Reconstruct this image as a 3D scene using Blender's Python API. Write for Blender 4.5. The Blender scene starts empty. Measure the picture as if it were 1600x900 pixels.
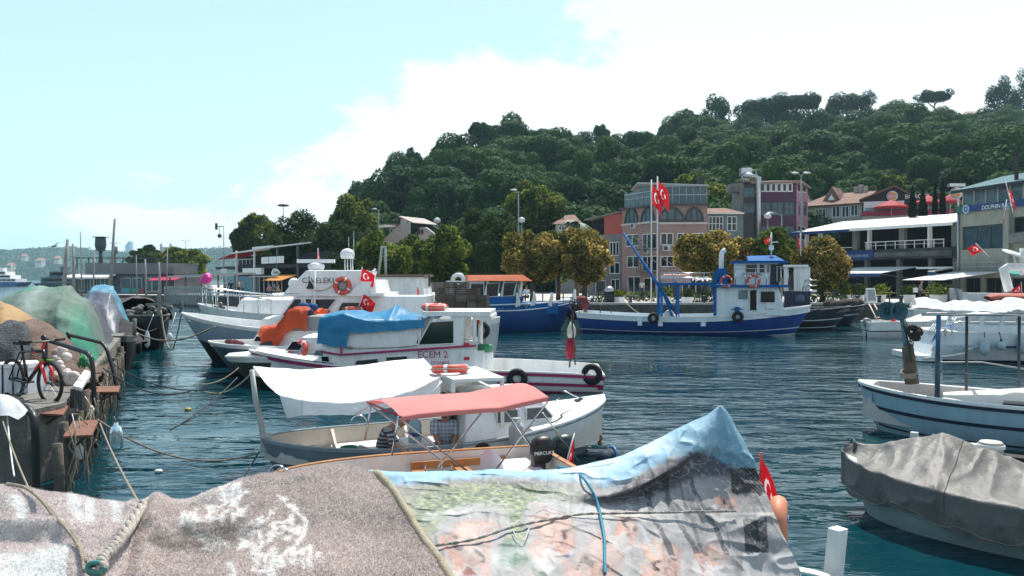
import bpy,math,random
import numpy as np
from mathutils import Vector,Matrix
random.seed(7);RNG=np.random.default_rng(7)
SC=bpy.context.scene
COL=SC.collection
R=math.radians
# ---------------------------------------------------------------- camera
F=1250.0;HY=435.0;CZ=3.0          # focal length in photo pixels, horizon row, eye height above the water
cam_data=bpy.data.cameras.new("camera");cam=bpy.data.objects.new("camera",cam_data);COL.objects.link(cam)
cam_data.sensor_width=36.0;cam_data.lens=36.0*F/1600.0
cam_data.clip_start=0.1;cam_data.clip_end=20000
cam.location=(0,0,CZ);cam.rotation_euler=(R(90)-math.atan((450-HY)/F),0,0)
SC.camera=cam
# ---------------------------------------------------------------- sun, sky
SUN_EL,SUN_AZ=R(60),R(16)             # azimuth measured from straight ahead towards the right
sd=Vector((math.sin(SUN_AZ)*math.cos(SUN_EL),math.cos(SUN_AZ)*math.cos(SUN_EL),math.sin(SUN_EL)))
sun_data=bpy.data.lights.new("sun",'SUN');sun=bpy.data.objects.new("sun",sun_data);COL.objects.link(sun)
sun_data.energy=5.0;sun_data.angle=R(0.53);sun_data.color=(1.0,0.95,0.87)
sun.rotation_euler=(-sd).to_track_quat('-Z','Y').to_euler()
world=bpy.data.worlds.new("World");SC.world=world;world.use_nodes=True
def make_sky():
 nt=world.node_tree;N=nt.nodes;L=nt.links
 N.clear()
 out=N.new('ShaderNodeOutputWorld');bg=N.new('ShaderNodeBackground');L.new(bg.outputs[0],out.inputs[0])
 bg.inputs['Strength'].default_value=0.115
 sky=N.new('ShaderNodeTexSky');sky.sky_type='NISHITA';sky.sun_disc=False
 sky.sun_elevation=SUN_EL;sky.sun_rotation=SUN_AZ
 sky.air_density=1.2;sky.dust_density=1.0;sky.ozone_density=1.5
 tc=N.new('ShaderNodeTexCoord')
 sep=N.new('ShaderNodeSeparateXYZ');L.new(tc.outputs['Generated'],sep.inputs[0])
 def mth(op,a,b=None,c=None,clamp=False):
  n=N.new('ShaderNodeMath');n.operation=op;n.use_clamp=clamp
  for i,x in enumerate((a,b,c)):
   if x is None:continue
   if isinstance(x,(int,float)):n.inputs[i].default_value=x
   else:L.new(x,n.inputs[i])
  return n.outputs[0]
 mp=N.new('ShaderNodeMapping');mp.inputs['Scale'].default_value=(3.2,3.2,6.0);mp.inputs['Location'].default_value=(1.7,0.3,0.9)
 L.new(tc.outputs['Generated'],mp.inputs[0])
 nz=N.new('ShaderNodeTexNoise');nz.inputs['Scale'].default_value=1.0;nz.inputs['Detail'].default_value=9;nz.inputs['Roughness'].default_value=0.6;nz.inputs['Distortion'].default_value=0.25
 L.new(mp.outputs[0],nz.inputs['Vector'])
 # cloud bank low over the hill, thinning out upwards
 line=mth('MULTIPLY_ADD',sep.outputs[0],0.62,0.265)
 d=mth('SUBTRACT',line,sep.outputs[2])
 v=mth('MULTIPLY_ADD',d,1.75,nz.outputs[0])
 mask=N.new('ShaderNodeMapRange');mask.interpolation_type='SMOOTHSTEP'
 mask.inputs['From Min'].default_value=0.42;mask.inputs['From Max'].default_value=0.505
 L.new(v,mask.inputs['Value'])
 hi=N.new('ShaderNodeMapRange');hi.inputs['From Min'].default_value=0.0;hi.inputs['From Max'].default_value=0.75
 hi.inputs['To Min'].default_value=0.94;hi.inputs['To Max'].default_value=0.115
 L.new(sep.outputs[2],hi.inputs['Value'])
 m=mth('MULTIPLY',mask.outputs[0],hi.outputs[0])
 # thin high haze whitens the blue
 pale=N.new('ShaderNodeMix');pale.data_type='RGBA';
 pf=N.new('ShaderNodeMapRange');pf.inputs['From Min'].default_value=0.1;pf.inputs['From Max'].default_value=0.8;pf.inputs['To Min'].default_value=0.64;pf.inputs['To Max'].default_value=0.115
 L.new(sep.outputs[2],pf.inputs['Value']);L.new(pf.outputs[0],pale.inputs['Factor'])
 L.new(sky.outputs[0],pale.inputs['A']);pale.inputs['B'].default_value=(5.0,7.4,8.3,1)
 mix=N.new('ShaderNodeMix');mix.data_type='RGBA'
 L.new(m,mix.inputs['Factor']);L.new(pale.outputs['Result'],mix.inputs['A']);mix.inputs['B'].default_value=(8.0,8.3,8.5,1)
 L.new(mix.outputs['Result'],bg.inputs['Color'])
make_sky()
SC.view_settings.view_transform='Standard';SC.view_settings.look='None'
SC.view_settings.exposure=0.42;SC.view_settings.gamma=1.0;SC.view_settings.use_curve_mapping=False
SC.render.engine='CYCLES'
SC.cycles.max_bounces=8;SC.cycles.transparent_max_bounces=12;SC.cycles.volume_bounces=1
SC.cycles.use_denoising=True
# ---------------------------------------------------------------- pixel <-> place (design helpers: a photo pixel plus a distance gives a point)
def W(px,Y):return(px-800)/F*Y
def Z(py,Y):return CZ+(HY-py)/F*Y
def at(px,py,Y):return Vector((W(px,Y),Y,Z(py,Y)))
def ywl(py,z=0.0):return(CZ-z)*F/(py-HY)          # distance at which height z shows in row py
def lerp(a,b,t):return a+(b-a)*t
def sstep(t):
 t=min(1,max(0,t));return t*t*(3-2*t)
def interp(x,pts):
 return float(np.interp(x,[p[0]for p in pts],[p[1]for p in pts]))
# ---------------------------------------------------------------- materials
MATS={}
def _nt(name):
 m=bpy.data.materials.new(name);m.use_nodes=True
 nt=m.node_tree;b=nt.nodes['Principled BSDF']
 return m,nt,b
def M(name,rgb,rough=0.55,var=0.18,scale=2.0,bump=0.0,bscale=20.0,metal=0.0,dirt=0.0,dirt_rgb=(0.12,0.09,0.06),streak=1.0,spec=0.4,alpha=1.0,trans=0.0):
 """Weathered paint / plastic / stone: base colour with noise variation, optional dirt in patches and vertical runs, fine relief."""
 if name in MATS:return MATS[name]
 m,nt,b=_nt(name);N,L=nt.nodes,nt.links
 tc=N.new('ShaderNodeTexCoord')
 nz=N.new('ShaderNodeTexNoise');nz.inputs['Scale'].default_value=scale;nz.inputs['Detail'].default_value=6;nz.inputs['Roughness'].default_value=0.65
 L.new(tc.outputs['Object'],nz.inputs['Vector'])
 mr=N.new('ShaderNodeMapRange');mr.inputs['From Min'].default_value=0.3;mr.inputs['From Max'].default_value=0.7
 mr.inputs['To Min'].default_value=1-var;mr.inputs['To Max'].default_value=1+var*0.6
 L.new(nz.outputs[0],mr.inputs['Value'])
 mul=N.new('ShaderNodeMix');mul.data_type='RGBA';mul.blend_type='MULTIPLY';mul.inputs['Factor'].default_value=1
 mul.inputs['A'].default_value=(*rgb,1);L.new(mr.outputs[0],mul.inputs['B'])
 col=mul.outputs['Result']
 if dirt>0:
  mp=N.new('ShaderNodeMapping');mp.inputs['Scale'].default_value=(3.0,3.0,3.0/(1+3*streak));L.new(tc.outputs['Object'],mp.inputs[0])
  n2=N.new('ShaderNodeTexNoise');n2.inputs['Scale'].default_value=1.3;n2.inputs['Detail'].default_value=10;n2.inputs['Roughness'].default_value=0.75
  L.new(mp.outputs[0],n2.inputs['Vector'])
  r2=N.new('ShaderNodeMapRange');r2.inputs['From Min'].default_value=0.46;r2.inputs['From Max'].default_value=0.72;r2.inputs['To Max'].default_value=dirt
  L.new(n2.outputs[0],r2.inputs['Value'])
  mx=N.new('ShaderNodeMix');mx.data_type='RGBA';L.new(r2.outputs[0],mx.inputs['Factor']);L.new(col,mx.inputs['A']);mx.inputs['B'].default_value=(*dirt_rgb,1)
  col=mx.outputs['Result']
 L.new(col,b.inputs['Base Color'])
 b.inputs['Roughness'].default_value=rough;b.inputs['Metallic'].default_value=metal
 b.inputs['Specular IOR Level'].default_value=spec
 if trans:b.inputs['Transmission Weight'].default_value=trans
 if bump>0:
  n3=N.new('ShaderNodeTexNoise');n3.inputs['Scale'].default_value=bscale;n3.inputs['Detail'].default_value=5;L.new(tc.outputs['Object'],n3.inputs['Vector'])
  bp=N.new('ShaderNodeBump');bp.inputs['Strength'].default_value=bump;bp.inputs['Distance'].default_value=0.05
  L.new(n3.outputs[0],bp.inputs['Height']);L.new(bp.outputs[0],b.inputs['Normal'])
 MATS[name]=m;return m
def M_print(name,rough=0.6,bump=0.0,bscale=60.0,trans=0.0,spec=0.4,grain=0.0,gscale=200.0):
 """Printed cloth: colour from the mesh's own 'print' attribute."""
 if name in MATS:return MATS[name]
 m,nt,b=_nt(name);N,L=nt.nodes,nt.links
 a=N.new('ShaderNodeAttribute');a.attribute_name='print'
 col=a.outputs['Color']
 tc=N.new('ShaderNodeTexCoord')
 if grain:
  nz=N.new('ShaderNodeTexNoise');nz.inputs['Scale'].default_value=gscale;nz.inputs['Detail'].default_value=4;L.new(tc.outputs['Object'],nz.inputs['Vector'])
  mr=N.new('ShaderNodeMapRange');mr.inputs['From Min'].default_value=0.3;mr.inputs['From Max'].default_value=0.7;mr.inputs['To Min'].default_value=1-grain;mr.inputs['To Max'].default_value=1+grain*.7
  L.new(nz.outputs[0],mr.inputs['Value'])
  mul=N.new('ShaderNodeMix');mul.data_type='RGBA';mul.blend_type='MULTIPLY';mul.inputs['Factor'].default_value=1
  L.new(col,mul.inputs['A']);L.new(mr.outputs[0],mul.inputs['B']);col=mul.outputs['Result']
 L.new(col,b.inputs['Base Color']);b.inputs['Roughness'].default_value=rough;b.inputs['Specular IOR Level'].default_value=spec
 if bump:
  n3=N.new('ShaderNodeTexNoise');n3.inputs['Scale'].default_value=bscale;n3.inputs['Detail'].default_value=6;L.new(tc.outputs['Object'],n3.inputs['Vector'])
  bp=N.new('ShaderNodeBump');bp.inputs['Strength'].default_value=bump;bp.inputs['Distance'].default_value=0.03
  L.new(n3.outputs[0],bp.inputs['Height']);L.new(bp.outputs[0],b.inputs['Normal'])
 if trans:
  tr=N.new('ShaderNodeBsdfTranslucent');L.new(col,tr.inputs['Color'])
  ms=N.new('ShaderNodeMixShader');ms.inputs[0].default_value=trans
  o=N['Material Output'];L.new(b.outputs[0],ms.inputs[1]);L.new(tr.outputs[0],ms.inputs[2]);L.new(ms.outputs[0],o.inputs[0])
 MATS[name]=m;return m
def M_cloth(name,rgb,trans=0.25,var=0.15,scale=3,bump=0.15,bscale=8,rough=0.7,dirt=0.0,spec=0.3):
 if name in MATS:return MATS[name]
 m=M(name,rgb,rough,var,scale,bump,bscale,dirt=dirt,spec=spec);nt=m.node_tree;N,L=nt.nodes,nt.links
 b=N['Principled BSDF'];tr=N.new('ShaderNodeBsdfTranslucent');tr.inputs['Color'].default_value=(*rgb,1)
 ms=N.new('ShaderNodeMixShader');ms.inputs[0].default_value=trans
 L.new(b.outputs[0],ms.inputs[1]);L.new(tr.outputs[0],ms.inputs[2]);L.new(ms.outputs[0],N['Material Output'].inputs[0])
 return m
def M_leaf(name,c1,c2,c3=None,trans=0.3,scale=0.5,rnd=0.25):
 """Leaves: two or three leaf colours mixed by noise through the crown and per leaf, light shines through a little."""
 if name in MATS:return MATS[name]
 m,nt,b=_nt(name);N,L=nt.nodes,nt.links
 tc=N.new('ShaderNodeTexCoord');at_=N.new('ShaderNodeAttribute');at_.attribute_name='tint'
 oi=N.new('ShaderNodeObjectInfo')
 nz=N.new('ShaderNodeTexNoise');nz.inputs['Scale'].default_value=scale;nz.inputs['Detail'].default_value=3;L.new(tc.outputs['Object'],nz.inputs['Vector'])
 ad=N.new('ShaderNodeMath');ad.operation='MULTIPLY_ADD';L.new(at_.outputs['Fac'],ad.inputs[0]);ad.inputs[1].default_value=0.45;L.new(nz.outputs[0],ad.inputs[2])
 a2=N.new('ShaderNodeMath');a2.operation='MULTIPLY_ADD';L.new(oi.outputs['Random'],a2.inputs[0]);a2.inputs[1].default_value=rnd;L.new(ad.outputs[0],a2.inputs[2])
 cr=N.new('ShaderNodeValToRGB');e=cr.color_ramp.elements
 e[0].position=0.42;e[0].color=(*c1,1);e[1].position=0.98;e[1].color=(*(c3 or c2),1)
 if c3:x=e.new(0.72);x.color=(*c2,1)
 L.new(a2.outputs[0],cr.inputs[0])
 L.new(cr.outputs[0],b.inputs['Base Color']);b.inputs['Roughness'].default_value=0.6;b.inputs['Specular IOR Level'].default_value=0.03
 tr=N.new('ShaderNodeBsdfTranslucent');L.new(cr.outputs[0],tr.inputs['Color'])
 ms=N.new('ShaderNodeMixShader');ms.inputs[0].default_value=trans
 L.new(b.outputs[0],ms.inputs[1]);L.new(tr.outputs[0],ms.inputs[2]);L.new(ms.outputs[0],N['Material Output'].inputs[0])
 MATS[name]=m;return m
def M_glass(name,rgb=(0.02,0.03,0.035),rough=0.06,var=0.5):
 m=M(name,tuple(c*.7 for c in rgb),max(rough,.1),var,1.5,spec=0.4);return m
# ---------------------------------------------------------------- mesh builder
def _frame(d):
 d=d.normalized();up=Vector((0,0,1))if abs(d.z)<0.95 else Vector((1,0,0))
 s=d.cross(up).normalized();return s,s.cross(d).normalized()
class MB:
 def __init__(s):s.v=[];s.f=[];s.m=[];s.sm=[]
 def add(s,vs,fs,mi=0,smooth=False):
  o=len(s.v);s.v.extend(tuple(v)for v in vs)
  for f in fs:s.f.append(tuple(o+i for i in f));s.m.append(mi);s.sm.append(smooth)
  return s
 def box(s,x0,x1,y0,y1,z0,z1,mi=0):
  vs=[(x,y,z)for x in(x0,x1)for y in(y0,y1)for z in(z0,z1)]
  return s.add(vs,[(0,1,3,2),(4,6,7,5),(0,4,5,1),(2,3,7,6),(0,2,6,4),(1,5,7,3)],mi)
 def obox(s,c,X,Y,Zv,hx,hy,hz,mi=0):
  c=Vector(c);vs=[c+X*(a*hx)+Y*(b*hy)+Zv*(d*hz)for a in(-1,1)for b in(-1,1)for d in(-1,1)]
  return s.add(vs,[(0,1,3,2),(4,6,7,5),(0,4,5,1),(2,3,7,6),(0,2,6,4),(1,5,7,3)],mi)
 def bar(s,a,b,w,h=None,mi=0):
  a,b=Vector(a),Vector(b);d=b-a;S,U=_frame(d)
  return s.obox((a+b)/2,d.normalized(),S,U,d.length/2,w/2,(h or w)/2,mi)
 def slab(s,pts,n,t,mi=0):
  """polygon pts extruded along -n by t"""
  n=Vector(n).normalized();k=len(pts);a=[Vector(p)for p in pts];b=[p-n*t for p in a]
  fs=[tuple(range(k)),tuple(range(2*k-1,k-1,-1))]+[(i,k+i,k+(i+1)%k,(i+1)%k)for i in range(k)]
  return s.add(a+b,fs,mi)
 def tube(s,pts,r,n=6,mi=0,caps=True,smooth=True):
  P=[Vector(p)for p in pts];m=len(P);rr=r if hasattr(r,'__len__')else[r]*m
  vs=[];S=None
  for i in range(m):
   d=(P[min(i+1,m-1)]-P[max(i-1,0)])
   if d.length<1e-9:d=Vector((0,0,1))
   d.normalize()
   if S is None:S,U=_frame(d)
   else:
    S=(S-d*S.dot(d));S=S.normalized()if S.length>1e-6 else _frame(d)[0]
    U=S.cross(d)
   for k in range(n):
    a=2*math.pi*k/n;vs.append(P[i]+(S*math.cos(a)+U*math.sin(a))*rr[i])
  fs=[(i*n+k,i*n+(k+1)%n,(i+1)*n+(k+1)%n,(i+1)*n+k)for i in range(m-1)for k in range(n)]
  if caps:fs+=[tuple(range(n-1,-1,-1)),tuple(range((m-1)*n,m*n))]
  return s.add(vs,fs,mi,smooth)
 def lathe(s,prof,c=(0,0,0),n=16,mi=0,axis=None,smooth=True):
  """prof: (radius, height) from bottom to top; axis: direction of height"""
  c=Vector(c);A=Vector(axis or(0,0,1)).normalized();S,U=_frame(A)
  vs=[c+A*h+(S*math.cos(2*math.pi*k/n)+U*math.sin(2*math.pi*k/n))*r for r,h in prof for k in range(n)]
  fs=[(i*n+k,i*n+(k+1)%n,(i+1)*n+(k+1)%n,(i+1)*n+k)for i in range(len(prof)-1)for k in range(n)]
  fs+=[tuple(range(n-1,-1,-1)),tuple(range((len(prof)-1)*n,len(prof)*n))]
  return s.add(vs,fs,mi,smooth)
 def torus(s,c,Rr,r,axis=(0,0,1),n=24,m=8,mi=0,seg=None):
  c=Vector(c);A=Vector(axis).normalized();S,U=_frame(A);o=len(s.v)
  for i in range(n):
   a=2*math.pi*i/n;d=S*math.cos(a)+U*math.sin(a)
   for k in range(m):
    b=2*math.pi*k/m;s.v.append(tuple(c+d*(Rr+r*math.cos(b))+A*(r*math.sin(b))))
  for i in range(n):
   for k in range(m):
    s.f.append((o+i*m+k,o+((i+1)%n)*m+k,o+((i+1)%n)*m+(k+1)%m,o+i*m+(k+1)%m))
    s.m.append(seg(i/n)if seg else mi);s.sm.append(True)
  return s
 def ball(s,c,r,n=10,m=7,mi=0):
  c=Vector(c);r=Vector(r)if hasattr(r,'__len__')else Vector((r,r,r));vs=[];fs=[]
  for j in range(m+1):
   t=math.pi*j/m
   for k in range(n):
    p=2*math.pi*k/n;vs.append(c+Vector((r.x*math.sin(t)*math.cos(p),r.y*math.sin(t)*math.sin(p),r.z*math.cos(t))))
  for j in range(m):
   for k in range(n):fs.append((j*n+k,(j+1)*n+k,(j+1)*n+(k+1)%n,j*n+(k+1)%n))
  return s.add(vs,fs,mi,True)
 def grid(s,G,mi=0,smooth=True,flip=False):
  G=np.asarray(G);nu,nv=G.shape[:2]
  fs=[]
  for i in range(nu-1):
   for j in range(nv-1):
    q=(i*nv+j,i*nv+j+1,(i+1)*nv+j+1,(i+1)*nv+j);fs.append(q[::-1]if flip else q)
  return s.add(G.reshape(-1,3).tolist(),fs,mi,smooth)
 def build(s,name,mats,parent=None,origin=None,loc=None,rotz=0.0,colors=None):
  """origin: subtract this point from the vertices. loc/rotz place a top-level object."""
  me=bpy.data.meshes.new(name)
  V=s.v if origin is None else[(x-origin[0],y-origin[1],z-origin[2])for x,y,z in s.v]
  me.from_pydata(V,[],s.f)
  for mt in(mats if isinstance(mats,(list,tuple))else[mats]):me.materials.append(mt)
  me.polygons.foreach_set('material_index',s.m);me.polygons.foreach_set('use_smooth',s.sm)
  if colors is not None:
   ca=me.color_attributes.new('print','FLOAT_COLOR','POINT')
   c=np.ones((len(V),4),np.float32);c[:,:3]=colors;ca.data.foreach_set('color',c.ravel())
  me.update()
  o=bpy.data.objects.new(name,me);COL.objects.link(o)
  if parent is not None:o.parent=parent
  if loc is not None:o.location=loc
  if rotz:o.rotation_euler=(0,0,rotz)
  return o
def tag(o,label=None,cat=None,group=None,kind=None):
 if label:o['label']=label
 if cat:o['category']=cat
 if group:o['group']=group
 if kind:o['kind']=kind
 return o
def thing(name,label,cat,loc=(0,0,0),rotz=0.0,group=None):
 o=bpy.data.objects.new(name,None);COL.objects.link(o);o.location=loc;o.rotation_euler=(0,0,rotz)
 o.empty_display_size=0.2
 return tag(o,label,cat,group)
def copy_tree(o,loc,rotz=0.0,scale=None,label=None,group=None):
 r=o.copy();COL.objects.link(r);r.location=loc;r.rotation_euler=(0,0,rotz)
 if scale is not None:r.scale=scale if hasattr(scale,'__len__')else(scale,)*3
 if label:r['label']=label
 if group:r['group']=group
 for ch in list(o.children):
  c=ch.copy();COL.objects.link(c);c.parent=r
  for g in list(ch.children):
   d=g.copy();COL.objects.link(d);d.parent=c
 return r
def place_world(mb,name,mats,label,cat,group=None,kind=None,colors=None):
 """a one-mesh thing given in world coordinates: origin at its base"""
 a=np.array(mb.v);o=(float(a[:,0].mean()),float(a[:,1].mean()),float(a[:,2].min()))
 ob=mb.build(name,mats,origin=o,loc=o,colors=colors)
 return tag(ob,label,cat,group,kind)
class Root:
 """a thing whose parts are given in world coordinates"""
 def __init__(s,name,label,cat,loc,group=None):
  s.o=thing(name,label,cat,loc,0,group);s.loc=tuple(loc)
 def part(s,mb,name,mats,parent=None,label=None,kind=None,colors=None):
  p=mb.build(name,mats,parent or s.o,origin=s.loc,colors=colors)
  if label:p['label']=label
  if kind:p['kind']=kind
  return p
def text(s,size,mat,parent,loc,rot,name='lettering',extrude=0.004,align='CENTER',sx=1.0):
 cu=bpy.data.curves.new(name,'FONT');cu.body=s;cu.size=size;cu.align_x=align;cu.align_y='CENTER';cu.extrude=extrude
 cu.materials.append(mat)
 tmp=bpy.data.objects.new(name,cu);COL.objects.link(tmp);me=bpy.data.meshes.new_from_object(tmp);bpy.data.objects.remove(tmp)
 o=bpy.data.objects.new(name,me);COL.objects.link(o);o.parent=parent;o.location=loc;o.rotation_euler=rot;o.scale=(sx,1,1)
 return o
def wall_open(mb,O,U,V,Nn,Wd,H,opens,depth=0.12,mi=0,th=0.0):
 """flat wall with real rectangular openings and their reveals"""
 O,U,V,Nn=map(Vector,(O,U,V,Nn))
 us=sorted({0.0,Wd,*[round(min(max(x,0),Wd),4)for q in opens for x in(q[0],q[2])]});vs=sorted({0.0,H,*[round(min(max(x,0),H),4)for q in opens for x in(q[1],q[3])]})
 for a,b in zip(us,us[1:]):
  for c,d in zip(vs,vs[1:]):
   mu,mv=(a+b)/2,(c+d)/2
   if any(q[0]<mu<q[2]and q[1]<mv<q[3]for q in opens):continue
   mb.add([O+U*a+V*c,O+U*b+V*c,O+U*b+V*d,O+U*a+V*d],[(0,1,2,3)],mi)
 for q in opens:
  c=[O+U*q[0]+V*q[1],O+U*q[2]+V*q[1],O+U*q[2]+V*q[3],O+U*q[0]+V*q[3]];e=[p-Nn*depth for p in c]
  for i in range(4):mb.add([c[i],e[i],e[(i+1)%4],c[(i+1)%4]],[(0,1,2,3)],mi)
def win_parts(addpart,O,U,V,Nn,q,nx=2,ny=1,fw=0.07,mframe=None,mpane=None,depth=0.06,fd=0.05,ysplit=None,name='window'):
 """a window: frame with bars (the part) and its pane (the sub-part)"""
 O,U,V,Nn=map(Vector,(O,U,V,Nn));u0,v0,u1,v1=q;f=MB()
 def br(a,b,c,d,k=0.0):
  f.obox(O+U*((a+b)/2)+V*((c+d)/2)-Nn*(depth-fd/2+k),U,V,Nn,abs(b-a)/2,abs(d-c)/2,fd/2)
 br(u0,u1,v0,v0+fw);br(u0,u1,v1-fw,v1);br(u0,u0+fw,v0+fw,v1-fw);br(u1-fw,u1,v0+fw,v1-fw)
 for i in range(1,nx):
  x=lerp(u0,u1,i/nx);br(x-fw/2,x+fw/2,v0+fw,v1-fw,0.003)
 for j in range(1,ny):
  y=lerp(v0,v1,j/ny)if not ysplit else v0+(v1-v0)*ysplit;br(u0+fw,u1-fw,y-fw*.4,y+fw*.4,0.006)
 w=addpart(f,name,mframe)
 p=MB();p.obox(O+U*((u0+u1)/2)+V*((v0+v1)/2)-Nn*(depth+0.01),U,V,Nn,(u1-u0)/2-fw*.5,(v1-v0)/2-fw*.5,0.008)
 addpart(p,'pane',mpane,w)
 return w
class Facade:
 """a vertical wall plane between two places, each given as photo column and distance"""
 def __init__(s,px0,Y0,px1,Y1):
  s.A=Vector((W(px0,Y0),Y0,0));s.B=Vector((W(px1,Y1),Y1,0));s.L=(s.B-s.A).length
  s.U=(s.B-s.A)/s.L;s.N=Vector((s.U.y,-s.U.x,0));s.V=Vector((0,0,1))
 def u(s,px):
  k=(px-800)/F;return(k*s.A.y-s.A.x)/(s.U.x-k*s.U.y)
 def Y(s,px):return s.A.y+s.U.y*s.u(px)
 def z(s,px,py):return Z(py,s.Y(px))
 def rect(s,x0,y0,x1,y1):
  xm=(x0+x1)/2;return(s.u(x0),s.z(xm,y1),s.u(x1),s.z(xm,y0))
 def p(s,px,py,off=0.0):
  q=s.A+s.U*s.u(px)+s.N*off;return Vector((q.x,q.y,s.z(px,py)))
 def q(s,u,z,off=0.0):
  q=s.A+s.U*u+s.N*off;return Vector((q.x,q.y,z))
# wavy printed sheets (flags, tarps): grid of points + colour function
def sheet(P,col=None,thick=0.0):
 """P: array nu x nv x 3; col(u,v)->rgb in arrays"""
 P=np.asarray(P,float);nu,nv=P.shape[:2];mb=MB();mb.grid(P)
 c=None
 if col is not None:
  u,v=np.meshgrid(np.linspace(0,1,nu),np.linspace(0,1,nv),indexing='ij');c=np.asarray(col(u,v)).reshape(-1,3)
 return mb,c
def crspline(pts,n):
 """Catmull-Rom through pts (list of vectors), n samples"""
 P=np.array([list(p)for p in pts],float);k=len(P)
 out=[]
 for t in np.linspace(0,k-1,n):
  i=min(int(t),k-2);f=t-i
  p0,p1,p2,p3=P[max(i-1,0)],P[i],P[i+1],P[min(i+2,k-1)]
  out.append(0.5*((2*p1)+(-p0+p2)*f+(2*p0-5*p1+4*p2-p3)*f*f+(-p0+3*p1-3*p2+p3)*f**3))
 return np.array(out)
def rope_pts(a,b,sag,n=14):
 a,b=Vector(a),Vector(b)
 return[a.lerp(b,i/n)-Vector((0,0,sag*4*(i/n)*(1-i/n)))for i in range(n+1)]
def vnoise(P,scale,seed=0,octaves=3):
 """cheap smooth value noise on an array of points (numpy)"""
 P=np.asarray(P,float)*scale+seed*17.13;out=np.zeros(P.shape[:-1]);amp=1.0;tot=0
 for o in range(octaves):
  i=np.floor(P).astype(int);f=P-i;f=f*f*(3-2*f);acc=0
  for dx in(0,1):
   for dy in(0,1):
    for dz in(0,1):
     h=((i[...,0]+dx)*374761393+(i[...,1]+dy)*668265263+(i[...,2]+dz)*2147483647+o*97531)&0x7fffffff
     h=(h^(h>>13))*1274126177&0x7fffffff;h=(h^(h>>16))&0xffff
     w=(f[...,0]if dx else 1-f[...,0])*(f[...,1]if dy else 1-f[...,1])*(f[...,2]if dz else 1-f[...,2])
     acc=acc+w*h/65535.0
  out+=amp*acc;tot+=amp;amp*=0.5;P=P*2.03
 return out/tot
# ================================================================ SETTING
def make_water():
 m,nt,b=_nt('sea_water');N,L=nt.nodes,nt.links
 b.inputs['Base Color'].default_value=(0.002,0.032,0.044,1);b.inputs['Roughness'].default_value=0.035;b.inputs['IOR'].default_value=1.33
 b.inputs['Specular IOR Level'].default_value=0.5
 tc=N.new('ShaderNodeTexCoord')
 def nz(sx,sy,detail,rot,off,rough=0.5,dist=0.0):
  mp=N.new('ShaderNodeMapping');mp.inputs['Scale'].default_value=(sx,sy,1);mp.inputs['Rotation'].default_value=(0,0,R(rot));mp.inputs['Location'].default_value=(off,off*1.7,0)
  L.new(tc.outputs['Object'],mp.inputs[0])
  n=N.new('ShaderNodeTexNoise');n.inputs['Scale'].default_value=1;n.inputs['Detail'].default_value=detail;n.inputs['Roughness'].default_value=rough;n.inputs['Distortion'].default_value=dist
  L.new(mp.outputs[0],n.inputs['Vector']);return n.outputs[0]
 a=nz(0.55,1.25,1.5,10,0.0,0.4,0.8);c=nz(1.7,4.0,2.0,-8,3.1,0.45,1.0);d=nz(0.09,0.16,2,20,7.7)
 gate=N.new('ShaderNodeMapRange');gate.inputs['From Min'].default_value=0.36;gate.inputs['From Max'].default_value=0.62;gate.inputs['To Min'].default_value=0.28;gate.inputs['To Max'].default_value=2.0
 L.new(d,gate.inputs['Value'])
 s1=N.new('ShaderNodeMath');s1.operation='MULTIPLY_ADD';L.new(c,s1.inputs[0]);s1.inputs[1].default_value=0.30;L.new(a,s1.inputs[2])
 s2=N.new('ShaderNodeMath');s2.operation='MULTIPLY';L.new(s1.outputs[0],s2.inputs[0]);L.new(gate.outputs[0],s2.inputs[1])
 bp=N.new('ShaderNodeBump');bp.inputs['Strength'].default_value=1.0;bp.inputs['Distance'].default_value=0.085
 L.new(s2.outputs[0],bp.inputs['Height']);L.new(bp.outputs[0],b.inputs['Normal'])
 mb=MB();mb.add([(-3500,-60,0),(3500,-60,0),(3500,4200,0),(-3500,4200,0)],[(0,1,2,3)])
 tag(mb.build('water',m),kind='structure')
make_water()
CONC=M('quay_concrete',(0.19,0.18,0.16),0.85,0.45,1.2,0.5,14,dirt=0.75,dirt_rgb=(0.07,0.06,0.05),streak=2)
PAVE=M('pale_paving',(0.46,0.44,0.41),0.85,0.2,0.7,0.15,12,dirt=0.25,dirt_rgb=(0.15,0.13,0.11),streak=0)
WALLST=M('dark_quay_stone',(0.10,0.09,0.08),0.9,0.5,1.0,0.5,6,dirt=0.6,dirt_rgb=(0.02,0.025,0.02))
def slab_poly(name,pts,z0,z1,mats):
 mb=MB();k=len(pts)
 top=[(x,y,z1)for x,y in pts];bot=[(x,y,z0)for x,y in pts]
 mb.add(top,[tuple(range(k))],0)
 mb.add(top+bot,[(i,k+i,k+(i+1)%k,(i+1)%k)for i in range(k)],1)
 return tag(mb.build(name,mats),kind='structure')
QZ=1.1
FRONT=[(110,44),(W(1560,54),54),(W(1440,58),58),(W(880,58),58),(W(520,72),72),(W(262,90),90),(W(95,97),97)]
promenade=slab_poly('promenade',FRONT+[(W(60,160),160),(W(300,230),230),(130,230)][0:],-2,QZ,[PAVE,WALLST])
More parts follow.
